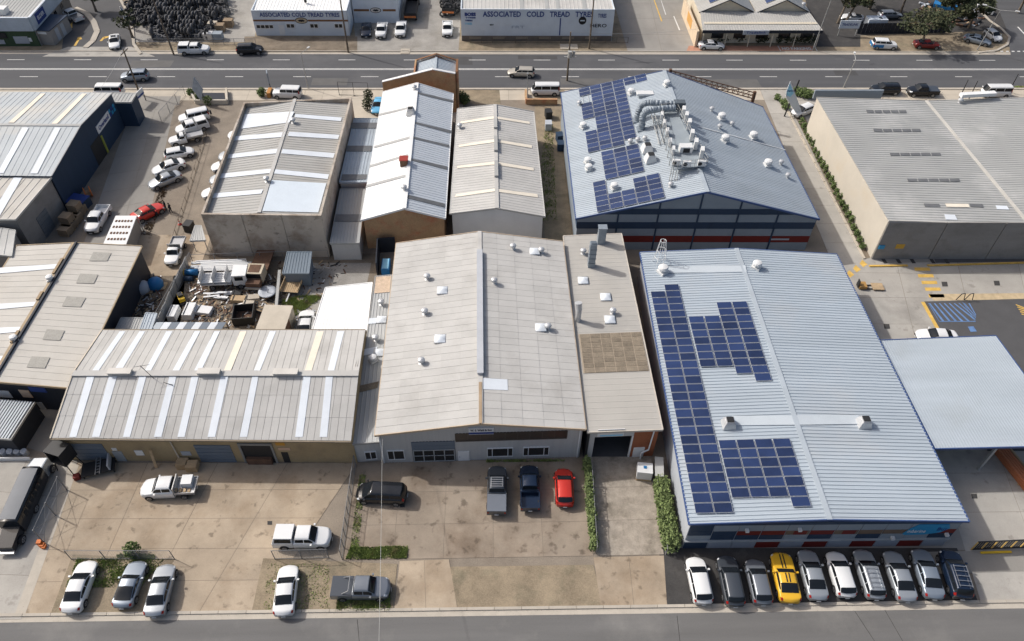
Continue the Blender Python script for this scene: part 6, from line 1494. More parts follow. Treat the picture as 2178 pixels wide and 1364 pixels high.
# hedges on the main forecourt
def hedge(a, b, w_, h, lab, nper=60, leaf=hedgem, size=.13):
    A_, B_ = P(*a), P(*b); L_ = (B_-A_).length; t = thing('hedge', (A_+B_)/2, lab, 'hedge'); mb = MB(); n = int(L_/.35)
    for k in range(n): 
        q = A_+(B_-A_)*((k+.5)/n); leaves(mb, q+Vector((rnd.uniform(-.1, .1), 0, h*.5)), w_*rnd.uniform(.85, 1.2), nper, size, h*.62/w_)
    mb.build('foliage', leaf, t); mb = MB(); d_ = (B_-A_).normalized()
    for k in range(n//2): q = A_+(B_-A_)*((k+.5)/(n//2)); mb.tube(q, q+Vector((rnd.uniform(-.2, .2), 0, h*.8)), .03, .015, 5)
    mb.build('stem', barkm, t); return t
hedge((1248, 985), (1262, 1172), .42, 1.35, 'green hedge growing along the fence right of the red hatchback', 150)
hedge((1402, 1035), (1424, 1165), .85, 1.7, 'tall bright green hedge beside the solar warehouse wall', 330, size=.16)
# fences
def meshfence(a, b, h, lab, n, name='fence', wired=True, m_=None, tilt=0, zz=0):
    m_ = m_ or mat('fence_steel', (.20, .205, .21), .6, .1); A_, B_ = P(*a), P(*b); t = thing(name, (A_+B_)/2, lab, 'fence')
    for k in range(n+1): q = A_+(B_-A_)*k/n; mb = MB(); mb.tube(q, q+Vector((tilt, 0, h)), .04, n=6); mb.build('post', m_, t)
    mb = MB(); 
    for hh in (h, .12): mb.tube(A_+Vector((tilt*hh/h, 0, hh)), B_+Vector((tilt*hh/h, 0, hh)), .03, n=5)
    mb.build('rail', m_, t)
    if wired:
        mb = MB(); L_ = (B_-A_).length; d_ = (B_-A_).normalized(); N = int(L_/.22)
        for k in range(N):
            q = A_+d_*(k*.22); mb.tube(q+Vector((0, 0, .1)), q+Vector((0, 0, h))+d_*.0, .008, n=3, caps=False)
        for k in range(int(h/.22)): mb.tube(A_+Vector((0, 0, .15+k*.22)), B_+Vector((0, 0, .15+k*.22)), .008, n=3, caps=False)
        mb.build('wire_mesh', m_, t, kind='stuff')
    return t
meshfence((152, 1190), (372, 1190), 1.7, 'low wire mesh fence above the three left kerb cars', 3)
meshfence((585, 1190), (700, 1187), 1.7, 'wire mesh fence in front of the white canopied pickup', 2)
meshfence((757, 990), (728, 1190), 1.8, 'grey mesh fence along the left edge of the middle forecourt', 9)
meshfence((1256, 985), (1268, 1178), 1.3, 'thin metal fence inside the hedge by the driveway', 6, wired=False)
meshfence((1390, 1000), (1416, 1180), 1.2, 'metal fence along the right side of the driveway', 6, wired=False)
meshfence((360, 550), (440, 290), .9, 'low post and rail along the car yard drive', 12, wired=False, m_=pinebark)
meshfence((345, 262), (395, 205), 1.9, 'leaning mesh fence between the drive and the car yard', 3, wired=True)
meshfence((722, 203), (785, 205), 2.4, 'tall dark post fence by the footpath behind the concrete building', 2, wired=False, m_=darkv)
meshfence((336, 700), (412, 562), 2.0, 'grey sheet and mesh fence on the left side of the scrap yard', 7)
t = thing('sheet_fence', P(375, 630), 'pale grey steel sheet fence along the left of the scrap yard', 'fence'); A_, B_ = P(342, 700), P(402, 565)
for k in range(14): mb = MB(); mb.beam(A_+(B_-A_)*((k+.03)/14), A_+(B_-A_)*((k+.97)/14), .05, 1.5+.05*(k % 3)); mb.build('fence_sheet', steelr, t)
meshfence((412, 562), (700, 552), 1.6, 'old wire fence under the concrete building wall', 6, wired=False)
meshfence((1000, 92), (1335, 92), 1.1, 'dark rail fence in front of the long tyre building', 14, wired=False, m_=pinebark)
meshfence((318, 96), (545, 96), 1.2, 'wire fence in front of the tyre yard', 10)
t = thing('dark_fence', P(1930, 68), 'long dark solid fence behind the blue and white suv', 'fence'); A_, B_ = P(1822, 72), P(2010, 70)
for k in range(22): mb = MB(); mb.beam(A_+(B_-A_)*((k+.04)/22), A_+(B_-A_)*((k+.96)/22), .06, 2.0); mb.build('fence_sheet', navyd, t)
t = thing('brick_wall', P(1150, 205), 'low curved brick planter wall beside the white minivan', 'wall'); A_, B_ = P(1120, 222), P(1185, 222)
mb = MB(); mb.beam(A_, B_, .35, .9); mb.beam(A_, P(1118, 200), .35, .9); mb.build('wall_run', brickb, t)
for k in range(14):
    mb = MB(); mb.beam(A_+(B_-A_)*((k+.03)/14)+Vector((0, 0, .901)), A_+(B_-A_)*((k+.97)/14)+Vector((0, 0, .901)), .45, .08); mb.build('brick', brickb, t)
t = thing('planter_wall', P(450, 215), 'concrete framed planting bed beneath the diamond sign', 'wall'); A_, B_ = P(418, 222), P(485, 222)
mb = MB(); mb.beam(A_, B_, .3, .8); mb.beam(B_, P(483, 196), .3, .8); mb.beam(A_, P(405, 198), .3, .8); mb.build('wall_run', tiltl, t)
flat('dark_pool', [(425, 218), (480, 218), (478, 198), (420, 198)], 9, navyd)

# grass
def grass(poly, n, lab, h=.16, m_=grassm):
    q = [P(*a) for a in poly]; mb = MB(); xs = [p.x for p in q]; ys = [p.y for p in q]; k = 0; tries = 0
    def inside(x, y):
        r_ = False
        for i in range(len(q)):
            a, b = q[i], q[i-1]
            if (a.y > y) != (b.y > y) and x < (b.x-a.x)*(y-a.y)/(b.y-a.y)+a.x: r_ = not r_
        return r_
    while k < n and tries < n*6:
        tries += 1; x, y = rnd.uniform(min(xs), max(xs)), rnd.uniform(min(ys), max(ys))
        if not inside(x, y): continue
        if math.sin(x*2.1)*math.cos(y*2.7)+rnd.uniform(-.6, .9) < -.2: continue
        a = rnd.uniform(0, math.pi); s_ = rnd.uniform(.04, .09); hh = h*rnd.uniform(.4, 1.2); k += 1
        mb.face([(x-s_*math.cos(a), y-s_*math.sin(a), .02), (x+s_*math.cos(a), y+s_*math.sin(a), .02), (x+rnd.uniform(-.1, .1), y+rnd.uniform(-.1, .1), .03+hh)])
    mb.build('grass', m_, kind='stuff')
grass([(140, 1250), (300, 1250), (350, 1190), (165, 1188)], 5000, ''); grass([(735, 1190), (865, 1188), (868, 1162), (745, 1165)], 7000, '')
grass([(742, 1190), (760, 1190), (778, 1010), (765, 1010)], 1500, '', .1); grass([(715, 1300), (830, 1300), (830, 1262), (720, 1268)], 5000, ''); grass([(560, 1300), (700, 1300), (700, 1200), (570, 1200)], 1500, '', .1)
grass([(600, 690), (665, 650), (690, 630), (640, 630), (600, 640)], 3500, '', .3); grass([(1035, 984), (1200, 982), (1200, 978), (1035, 979)], 900, '', .15)
grass([(2120, 187), (2178, 187), (2178, 184), (2110, 184)], 300, '', .15); grass([(300, 500), (345, 395), (360, 395), (320, 500)], 1200, '', .2, dryleaf); grass([(1140, 470), (1185, 470), (1175, 260), (1160, 260)], 1500, '', .25)
grass([(250, 1180), (330, 1180), (330, 1190), (250, 1190)], 500, '', .3)

# ================================================================ poles, lamps, wires
def pole(base, top, h, lab, arms=(), m_=pinebark, r0=.17, name='power_pole', cat='pole', extra=None):
    b = P(*base); tp = P(*top, h) if top else b+Vector((0, 0, h)); t = thing(name, b, lab, cat); mb = MB(); mb.tube(b, tp, r0, r0*.6, 8); mb.build('pole', m_, t)
    for (z_, L_, ang) in arms:
        q = b+(tp-b)*(z_/h); d_ = Vector((math.cos(ang), math.sin(ang), 0))*L_/2; mb = MB(); mb.beam(q-d_, q+d_, .12, .12); mb.build('crossarm', m_, t)
        mb = MB()
        for k in (-.9, -.4, .4, .9): mb.tube(q+d_*k+Vector((0, 0, .12)), q+d_*k+Vector((0, 0, .32)), .06, n=6)
        mb.build('insulators', whitew, t, kind='stuff')
    return t, b, tp
gp = {}
gp['a'] = pole((298, 202), (262, 105), 7.8, 'tall leaning timber power pole beside the navy warehouse sign', ((7.3, 2.2, R(80)),))
gp['b'] = pole((370, 117), (318, -20), 10.5, 'timber power pole in front of the tyre yard')
gp['c'] = pole((741, 112), (722, -10), 10.5, 'timber power pole in front of the left tyre shop')
gp['d'] = pole((1206, 172), (1214, 68), 9.0, 'dark power pole with a grey transformer by the near kerb')
gp['e'] = pole((1253, 104), (1264, -10), 10, 'timber power pole in front of the long tyre building', ((9.3, 2.4, 0),))
t, b, tp = gp['d']; q = b+(tp-b)*.52; mb = MB(); mb.tube(q+Vector((.1, -.5, 0)), q+Vector((.1, -.5, 1.1)), .38, n=10); mb.tube(q+Vector((.75, -.3, 0)), q+Vector((.75, -.3, 1.0)), .22, n=8); mb.build('transformer', steelg, t); mb = MB(); mb.beam(q+Vector((-.8, -.2, -.1)), q+Vector((1.2, -.2, -.1)), .15, .12); mb.build('bracket', steelg, t)
def lamp(base, top, h, arm, lab):
    t, b, tp = pole(base, top, h, lab, m_=steelg, r0=.09, name='street_lamp', cat='street lamp'); mb = MB()
    for a in arm:
        e = tp+Vector((a[0], a[1], .25)); mb.tube(tp, e, .05, n=6); mb2 = MB(); mb2.beam(e, e+Vector((a[0]*.3, a[1]*.3, 0)), .28, .14); mb2.build('lamp_head', ventw, t)
    mb.build('arm', steelg, t)
lamp((655, 188), (640, 114), 6.5, ((.9, 1.2),), 'grey street lamp beside the white four wheel drive')
lamp((1794, 186), (1820, 128), 5.6, ((.3, 1.6),), 'slim grey street lamp on the near kerb at right')
lamp((1728, 108), (1768, 0), 9.5, ((-1.0, 0),), 'grey street lamp in front of the cream office')
lamp((2078, 107), (2128, 22), 8.0, ((2.0, -1.0), (-2.0, 1.2)), 'double headed street lamp on the corner verge')
lamp((1122, 218), (1122, 158), 5.2, ((0, -.3),), 'slim white pole beside the brick planter wall')
for k, (bs, tp_) in enumerate((((2040, 210), (2000-2, 175)), ((2060, 212), (2042, 177)), ((2145, 197), (2155, 175)))): pole(bs, None, 3.4, ('dark post left of the white roof screen behind the pale warehouse', 'dark post just left of the plant screen', 'dark leaning post at the far right footpath')[k], m_=darkv, r0=.09, name='post', cat='post')
def wire(a, b, lab, sag=.8, r_=.02):
    mb = MB(); n = 10; pts = [a+(b-a)*(i/n)-Vector((0, 0, sag*4*(i/n)*(1-i/n))) for i in range(n+1)]
    for p_, q_ in zip(pts, pts[1:]): mb.tube(p_, q_, r_, n=4, caps=False)
    mb.build('overhead_wire', steelg, label=lab, cat='wire', group='overhead wires')
wire(P(813, 935, 5.0), P(805, 1364, 8.5)+(P(805, 1364, 8.5)-P(813, 935, 5.0))*.3, 'pale service wire running from the middle workshop over the forecourt to the street', .4, .019)
wire(gp['d'][2], P(1500, 60, 6), 'thin wire from the transformer pole towards the cream office', .6, .015)
wire(gp['a'][2], P(212, 190, 6), 'thin wire from the leaning pole down to the navy warehouse', .3, .015)

# ================================================================ signs
def board(name, lab, pts, th, m_, posts=(), txt=None):
    pass
b = P(1668, 262); t = thing('flag_sign', P(1668, 250), 'tall light blue flag sign on a dark pole at the head of the long driveway', 'sign')
b = P(1668, 248); mb = MB(); mb.tube(b, b+Vector((.6, 0, 6.4)), .12, n=8); mb.build('pole', darkv, t)
W = Wall((b.x-.2, b.y-.1), (b.x+3, b.y-.1)); 
pts_ = [W.hit(*a) for a in ((1681, 173), (1672, 195), (1671, 205), (1692, 240), (1706, 240), (1690, 196))]
mb = MB(); f = [W.p(a, z_, .05) for a, z_ in pts_]; g2 = [W.p(a, z_, -.05) for a, z_ in pts_]; mb.face(f); mb.face(g2[::-1])
for i in range(6): j = (i+1) % 6; mb.face([f[j], f[i], g2[i], g2[j]])
mb.build('blade', bluewhite, t); mb = MB()
pu = [W.hit(*a) for a in ((1680, 177), (1673, 196), (1673, 203), (1681, 206), (1688, 198))]; mb.face([W.p(a, z_, .06) for a, z_ in pu]); mb.build('printed_top', cyanl, t)
aa = W.hit(1680, 193); put_text('marine', .5, W.p(aa[0]+.1, aa[1], .07), W.d, (0, 0, 1), bluet, t, .0, width=1.0)
b = P(421, 222); t = thing('diamond_sign', b, 'faded pale diamond shaped sign on two posts above the planting bed', 'sign'); W = Wall((b.x-2, b.y), (b.x+2, b.y)); a, z_ = W.hit(421, 192)
mb = MB(); f = [W.p(a, z_+2.3, .06), W.p(a-.85, z_+.2, .06), W.p(a, z_-2.0, .06), W.p(a+.85, z_+.2, .06)]; mb.face(f); mb.face([p-W.n*.12 for p in f][::-1]); 
for i in range(4): j = (i+1) % 4; mb.face([f[j], f[i], f[i]-W.n*.12, f[j]-W.n*.12])
mb.build('board', mat('faded_board', (.36, .40, .44), .7, .2, 2.0), t); mb = MB(); mb.tube(W.p(a-.5, 0, -.1), W.p(a-.5, z_, -.1), .06); mb.tube(W.p(a+.5, 0, -.1), W.p(a+.5, z_, -.1), .06); mb.build('post', darkv, t)
b = P(303, 222); boxes('road_sign', 'small white and blue sign board on legs behind the navy warehouse', 'sign', b, [('board', whitew, [(-.06, .06, -1.3, 1.3, 1.2, 2.3)]), ('post', darkv, [(-.05, .05, -1.2, -1.1, 0, 1.2), (-.05, .05, 1.1, 1.2, 0, 1.2)]), ('stripe', bluet, [(.061, .08, -1.2, 1.2, 1.3, 1.6)])], R(-12))
b = P(275, 62); boxes('road_sign', 'dark blue diamond sign at the far driveway corner', 'sign', b, [('board', navy, [(-.8, .8, -.06, .06, 1.2, 3.8)]), ('frame', whitew, [(-.9, -.8, -.06, .06, 1.1, 3.9), (.8, .9, -.06, .06, 1.1, 3.9)]), ('post', darkv, [(-.1, .1, -.1, .1, 0, 1.1)])], R(-50))
b = P(1800, 76); t = boxes('road_sign', 'white rectangular sign board on posts left of the blue and white suv', 'sign', b, [('board', bluewhite, [(-1.9, 1.9, -.06, .06, 1.4, 2.9)]), ('post', steelg, [(-1.7, -1.6, -.05, .05, 0, 1.4), (1.6, 1.7, -.05, .05, 0, 1.4)])], 0)
ORG[t] = Vector(b); put_text('TRADELINK', .6, Vector(b)+Vector((0, -.07, 2.15)), (1, 0, 0), (0, 0, 1), bluet, t, .01, width=3.0)
b = P(577, 195); boxes('road_sign', 'round topped grey sign by the front of the footpath four wheel drive', 'sign', b, [('board', panelg, [(-.08, .08, -.7, .7, 1.8, 3.6)]), ('post', darkv, [(-.06, .06, -.06, .06, 0, 1.8)])], R(15))
b = P(575, 203); boxes('footpath_banner', 'small orange planter box left of the footpath four wheel drive', 'planter', b, [('box', mat('orange_box', (.42, .20, .06), .8), [(-.3, .3, -.9, .9, 0, .9)])])
# NO PARKING painted on the brick paving
ro = bpy.data.objects['brick_paving']; A_, B_ = P(1664, 106), P(1726, 106)
put_text('NO PARKING', 1.3, (A_+B_)/2+Vector((0, .3, .045)), (1, 0, 0), (0, 1, 0), paint, ro, .05, width=(B_.x-A_.x))
mb = MB(); a0, a1 = P(1660, 110), P(1732, 98)
for r_ in ((a0.x, a1.x, a0.y-.05, a0.y+.08), (a0.x, a0.x+.15, a0.y+.09, a1.y), (a1.x-.15, a1.x, a0.y+.09, a1.y)): mb.face([(r_[0], r_[2], .044), (r_[1], r_[2], .044), (r_[1], r_[3], .044), (r_[0], r_[3], .044)])
mb.build('painted_border', paint, ro)

# ================================================================ painted markings on the lots
def mk(root, pts, m_, lvl, name='painted_bar'):
    mb = MB(); q = [P(*a)+Vector((0, 0, .004*lvl+.02)) for a in pts]; a = sum(q[i].x*q[(i+1) % len(q)].y-q[(i+1) % len(q)].x*q[i].y for i in range(len(q))); mb.face(q if a > 0 else q[::-1]); mb.build(name, m_, root)
rl_ = bpy.data.objects['rear_lot_paving']
for k in range(5): y = 573+14.2*k; x = 1946+7.5*k; mk(rl_, [(x, y+3.5), (x+33, y+3.5), (x+31, y-3.5), (x-2, y-3.5)], yellow, 2)
for k in range(3): x = 1800+14*k; y = 583-11*k; mk(rl_, [(x, y-4+4), (x+8, y+8), (x+20-3, y+2), (x+6, y-8)], yellow, 2)
mk(rl_, [(1986, 640), (2400, 636), (2395, 622), (1975, 626)], mat('faded_yellow', (.48, .38, .24), .85, .2, 1.5), 2, 'painted_strip')
mk(rl_, [(1958, 643), (1966, 643), (1998, 700), (1990, 700)], yellow, 12, 'painted_strip')
kb = thing('yellow_kerb', P(2000, 565), kind='structure')
for (a, c, n) in (((1848, 567), (1930, 566), 6), ((1972, 566), (2178, 560), 14)):
    A_, B_ = P(*a), P(*c)
    for k in range(n): mb = MB(); mb.beam(A_+(B_-A_)*((k+.02)/n), A_+(B_-A_)*((k+.98)/n), .28, .15); mb.build('kerb_stone', yellow, kb)
flat('rear_verge', [(1880, 560), (2420, 552), (2420, 535), (1850, 545)], 9, concG)
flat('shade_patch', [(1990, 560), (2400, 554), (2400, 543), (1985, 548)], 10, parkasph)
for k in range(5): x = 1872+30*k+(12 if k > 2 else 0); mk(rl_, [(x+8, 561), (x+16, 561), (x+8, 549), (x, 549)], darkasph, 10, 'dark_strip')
cp = bpy.data.objects['car_park']
L0, L1, L2, L3 = (1973, 645), (2046, 643), (2073, 684), (1996, 684)
for k in range(9):
    u = k/8; xa = 1980+12*k; mk(cp, [(1975+10.5*k, 646+0*k), (1978+10.5*k, 646), (min(2074, 2006+13.5*k)+2, min(684, 646+38-3.2*max(0, k-4))), (min(2074, 2003+13.5*k), min(684, 646+38-3.2*max(0, k-4)))], bluepaint, 13)
for a, c in ((L0, L3), (L3, L2), (L2, L1)): mk(cp, [a, (a[0]+2, a[1]+1.5), (c[0]+2, c[1]+1.5), c], bluepaint, 14)
mk(cp, [(2058, 696), (2070, 695), (2077, 706), (2064, 707)], bluepaint, 13, 'painted_symbol')
for k in range(5): mk(cp, [(2160+3*k, 648+5*k), (2178+8*k, 655+5*k), (2178+8*k, 657+5*k), (2160+3*k, 650+5*k)], yellow, 13)
for px, py in ((2010, 605), (2121, 603), (1887, 695), (2073, 1056)): mk(rl_ if py < 900 else bpy.data.objects['right_lot_paving'], [(px-6, py+5), (px+6, py+5), (px+4, py-5), (px-8, py-5)], darkasph, 6, 'drain_grate')
for px, py, rt in ((575, 1113, 'forecourt'), (857, 1076, 'main_forecourt')): mk(bpy.data.objects[rt], [(px-6, py+4), (px+4, py+4), (px+4, py-4), (px-6, py-4)], darkasph, 7, 'drain_grate')
fs = bpy.data.objects['far_side_road']
for q in ([(157, 98), (162, 98), (170, 84), (165, 84)], [(163, 86), (175, 84), (172, 79), (166, 80)], [(212, 88), (217, 88), (224, 80), (219, 80)], [(222, 83), (232, 80), (232, 77), (221, 79)], [(118, 33), (136, 29), (133, 26), (117, 30)], [(136, 43), (143, 43), (143, 38), (137, 38)], [(150, 62), (154, 60), (154, 48), (150, 52)]): mk(fs, q, yellow, 6, 'yellow_arrow')
kb = thing('far_kerb_island', P(190, 90), kind='structure')
pts_ = [(182, 102), (198, 88), (207, 68), (200, 48), (185, 30), (160, 18)]
for a, c in zip(pts_, pts_[1:]): mb = MB(); mb.beam(P(*a), P(*c), 1.0, .15); mb.build('kerb_stone', kerbm, kb)
kb = thing('far_kerb_edge', P(265, 60), kind='structure'); pts_ = [(300, 116), (285, 95), (280, 45), (262, 10), (245, -20)]
for a, c in zip(pts_, pts_[1:]): mb = MB(); mb.beam(P(*a), P(*c), .5, .18); mb.build('kerb_stone', kerbm, kb)
fd = bpy.data.objects['far_driveway']
for q in ([(1390, 0), (1392, 0), (1409, 46), (1406, 46)], [(1405, 0), (1406, 0), (1417, 32), (1415, 32)], [(1432, 35), (1434, 35), (1447, 65), (1444, 65)]): mk(fd, q, paint if q[0][0] > 1400 else yellow, 7, 'bay_line')
kb = thing('corner_kerb', P(2140, 80), kind='structure'); pts_ = [(2080, 113), (2120, 108), (2142, 96), (2147, 80), (2130, 62), (2105, 45), (2080, 20)]
for a, c in zip(pts_, pts_[1:]): mb = MB(); mb.beam(P(*a), P(*c), .4, .15); mb.build('kerb_stone', kerbm, kb)
ss = bpy.data.objects['far_side_street']
for k in range(8): mk(ss, [(2128+12*k, 111), (2134+12*k, 111), (2133+12*k, 109), (2127+12*k, 109)], paint, 8, 'give_way_dash')
mk(ss, [(2163, 58), (2166, 58), (2182, 75), (2179, 75)], paint, 8, 'lane_dash')

# ================================================================ yard things
def crate(px, py, lab, s=(1.2, 1.2, 1.0), m_=cardb, rz=0, z=0, name='crate', cat='crate', group=None):
    c_ = P(px, py, 0)+Vector((0, 0, z)); x, y, h = s; t = thing(name, c_, lab, cat, group, rz)
    mb = MB(); mb.box(-x/2, x/2, -y/2, y/2, .14, h); inst('box', mb.mesh('box', m_), t)
    mb = MB()
    for k in range(3): mb.box(-x/2, x/2, -y/2+k*(y-.1)/2, -y/2+k*(y-.1)/2+.1, 0, .13)
    inst('pallet', mb.mesh('pallet', timber), t); return t
gc = 'brown crates stacked beside the navy warehouse'
for k, (px, py, z) in enumerate(((143, 497, 0), (150, 488, 0), (157, 478, 0), (163, 470, 0), (152, 484, 1.05), (166, 462, 0), (172, 452, 0), (168, 458, 1.05))):
    crate(px, py, ['nearest brown crate beside the white pickup', 'second brown crate in the row by the white pickup', 'third brown crate in the row by the white pickup', 'fourth brown crate in the row by the white pickup', 'upper brown crate on the near end of the crate row', 'fifth brown crate of the row beside the pickup', 'farthest brown crate of the row beside the pickup', 'upper brown crate on the far end of the crate row'][k], (1.4, 1.3, 1.05), rz=R(-12), z=z, group=gc)
c_ = P(172, 440); boxes('skip_bin', 'dark blue skip bin behind the crates at the navy wall', 'skip', c_, [('bin', navy, [(-1.2, 1.2, -1, 1, 0, 1.3)]), ('rim', bluet, [(-1.25, 1.25, -1.05, 1.05, 1.301, 1.36)])], R(-15))
c_ = P(191, 418); t = boxes('cable_drum', 'orange cable drum standing by the navy wall', 'drum', c_, [('hub', timber, [(-.3, .3, -.3, .3, .3, .9)])], R(30))
for s_ in (-1, 1): mb = MB(); mb.tube((s_*.32, 0, .75), (s_*.42, 0, .75), .75, n=18); inst('flange', mb.mesh('flange', orange), t)
# container with tyres on its roof edge (white framed cage rack)
q = [P(219, 520, 2.6), P(268, 520, 2.6), P(291, 459, 2.6), P(246, 459, 2.6)]; cen = sum(q, Vector())/4
cage = thing('storage_rack', (cen.x, cen.y, 0), 'white roofed rack with rows of brown rusty openings beside the white pickup', 'rack')
pt = Patch(q[0], q[1], q[2], q[3]); mb = MB(); pt.slab(mb, 0, 1, 0, 1, -.12, 0); mb.build('roof', whitew, cage)
for r_ in range(4):
    for k in range(6): mb = MB(); u0 = .1+.14*k; v0 = .14+.21*r_; pt.slab(mb, u0, u0+.085, v0, v0+.07, .003, .04); mb.build('rusty_slot', rust, cage)
for i in range(4):
    a = q[i]; mb = MB(); mb.box(a.x-.06, a.x+.06, a.y-.06, a.y+.06, 0, 2.45); mb.build('post', steelg, cage)
mb = MB(); a, c = q[1], q[2]; mb.beam((a.x-.2, a.y, 0), (c.x-.2, c.y, 0), .08, 2.2); mb.build('side_panel', tiltg, cage)
for k in range(8): p_ = a+(c-a)*((k+.5)/8); p_.z = 0; crate(0, 0, '', (.5, .5, .5)) if False else None
# people by the red sedan
def person(px, py, lab, rz, pose='stand', h=1.78):
    b = P(px, py); t = thing('person', b, lab, 'person', None, rz)
    if pose == 'stand': J = [(0, 0, .98), (0, 0, 1.25), (0, 0, 1.47), (0, .02, 1.56), (0, .03, 1.70), (.11, 0, .92), (.13, .02, .50), (.14, -.02, .08), (.14, .14, .04), (-.11, 0, .92), (-.15, .1, .52), (-.16, .02, .08), (-.16, .18, .04), (.2, 0, 1.42), (.27, .02, 1.14), (.25, .2, .95), (-.2, 0, 1.42), (-.28, .05, 1.14), (-.2, .25, 1.0)]
    else: J = [(0, 0, .55), (0, .18, .78), (0, .32, .95), (0, .38, 1.02), (0, .42, 1.14), (.12, .02, .5), (.18, .38, .5), (.16, .1, .08), (.16, .26, .04), (-.12, .02, .5), (-.18, .38, .48), (-.16, .12, .08), (-.16, .28, .04), (.2, .28, .92), (.24, .5, .75), (.1, .68, .72), (-.2, .28, .92), (-.24, .5, .75), (-.1, .7, .74)]
    Ed = [(0, 1), (1, 2), (2, 3), (3, 4), (0, 5), (5, 6), (6, 7), (7, 8), (0, 9), (9, 10), (10, 11), (11, 12), (2, 13), (13, 14), (14, 15), (2, 16), (16, 17), (17, 18)]
    Rd = [.15, .15, .13, .06, .10, .10, .075, .05, .045, .10, .075, .05, .045, .07, .05, .04, .07, .05, .04]
    me = bpy.data.meshes.new('body'); me.from_pydata(J, Ed, []); o = bpy.data.objects.new('body', me); sc.collection.objects.link(o)
    m = o.modifiers.new('s', 'SKIN'); 
    for i, v in enumerate(me.skin_vertices[0].data if me.skin_vertices else []): v.radius = (Rd[i], Rd[i]*.8)
    if not me.skin_vertices:
        bm = __import__('bmesh').new(); bm.from_mesh(me); ly = bm.verts.layers.skin.verify()
        for i, v in enumerate(bm.verts): v[ly].radius = (Rd[i], Rd[i]*.8); v[ly].use_root = (i == 0)
        bm.to_mesh(me); bm.free()
    s2 = o.modifiers.new('u', 'SUBSURF'); s2.levels = 1; bpy.context.view_layer.update()
    dg = bpy.context.evaluated_depsgraph_get(); nm = bpy.data.meshes.new_from_object(o.evaluated_get(dg)); o.modifiers.clear(); o.data = nm
    nm.materials.clear(); nm.materials.append(cloth1); nm.materials.append(skinm)
    hz = J[4][2]-.1
    for f in nm.polygons:
        f.use_smooth = True; c = f.center
        if c.z > hz or (c-Vector(J[15])).length < .09 or (c-Vector(J[18])).length < .09: f.material_index = 1
    o.parent = t
    mb = MB(); hd = Vector(J[4]); rows = []
    mb.lathe((hd.x, hd.y-.015, hd.z+.02), [(.112, 0), (.115, .04), (.09, .09), (.03, .115)], 10); inst('hair', mb.mesh('hair', hairm, True), t)
    return t
person(355, 448, 'person in dark clothes standing left of another behind the red sedan', R(100)); person(366, 455, 'person in dark clothes standing right, nearest the traffic cone', R(80)); person(337, 462, 'person in dark clothes crouching at the front wheel of the red sedan', R(60), 'crouch')
t = thing('traffic_cone', P(383, 478), 'red traffic cone on the gravel near the standing people', 'cone'); mb = MB(); mb.lathe((0, 0, 0), [(.3, 0), (.3, .05), (.17, .06), (.04, .7)], 10); inst('cone', mb.mesh('cone', redp, True), t); mb = MB(); mb.lathe((0, 0, .3), [(.128, 0), (.096, .15)], 10); inst('band', mb.mesh('band', whitew), t)
# things in the scrap yard
q = [P(601, 582, 2.3), P(654, 582, 2.3), P(662, 535, 2.6), P(611, 535, 2.6)]; quadroof('yard_shed', 'small blue-grey steel shed beside the concrete wall in the scrap yard', 'shed', [(601, 582), (657, 582), (663, 536), (611, 536)], (2.3, 2.3, 2.6, 2.6), doorb, mat('blue_steel', (.17, .21, .25), .5, .08, .4), .35)
c_ = P(578, 696, 2.4); c_.z = 0; boxes('shipping_container', 'beige box container behind the long shed in the scrap yard', 'container', c_+Vector((0, 1, 0)), [('body', mat('beige_steel', (.46, .40, .31), .7, .12, obj=True), [(-1.6, 1.6, -2.4, 2.4, 0, 2.4)]), ('roof', mat('beige_roof', (.50, .45, .37), .7, .12, obj=True), [(-1.65, 1.65, -2.45, 2.45, 2.401, 2.46)]), ('door', rust, [(1.601, 1.64, -2.2, .5, .1, 2.3)])], R(-4))
c_ = P(571, 628); t = thing('satellite_dish', c_, 'pale round dish lying on the ground by the rusty truck', 'dish'); mb = MB(); mb.lathe((0, 0, 0), [(.2, .35), (.6, .4), (1.1, .62), (1.12, .66), (.6, .46), (.15, .42)], 16); inst('dish', mb.mesh('dish', panell, True), t); mb = MB(); mb.tube((0, 0, 0), (0, 0, .4), .15); mb.tube((0, 0, .4), (.2, 0, 1.0), .04); inst('stand', mb.mesh('stand', darkv), t)
c_ = P(412, 585); t = thing('blue_drum', c_, 'blue plastic drums with a yellow end beside the white flatbed', 'drum'); mb = MB(); mb.tube((-.9, 0, .45), (.7, 0, .45), .42, n=14); inst('drum', mb.mesh('drum', bluebar, True), t); mb = MB(); mb.tube((-1.15, 0, .45), (-.9, 0, .45), .4, n=14); inst('cap', mb.mesh('cap', yellowp), t); mb = MB(); mb.tube((-.8, -1.0, .35), (.3, -1.1, .35), .33, n=14); inst('drum', mb.mesh('drum', navy, True), t)
c_ = P(388, 640); boxes('yellow_machine', 'small yellow machine by the left fence of the scrap yard', 'machine', c_, [('body', yellowp, [(-.35, .35, -.6, .6, .3, .8)]), ('engine', darkv, [(-.3, .3, -.2, .5, .801, 1.05)]), ('frame', darkv, [(-.4, .4, -.9, -.7, .0, .3), (-.4, .4, .6, .8, 0, .3)])], R(30))
gl = 'long white lengths in the scrap yard'
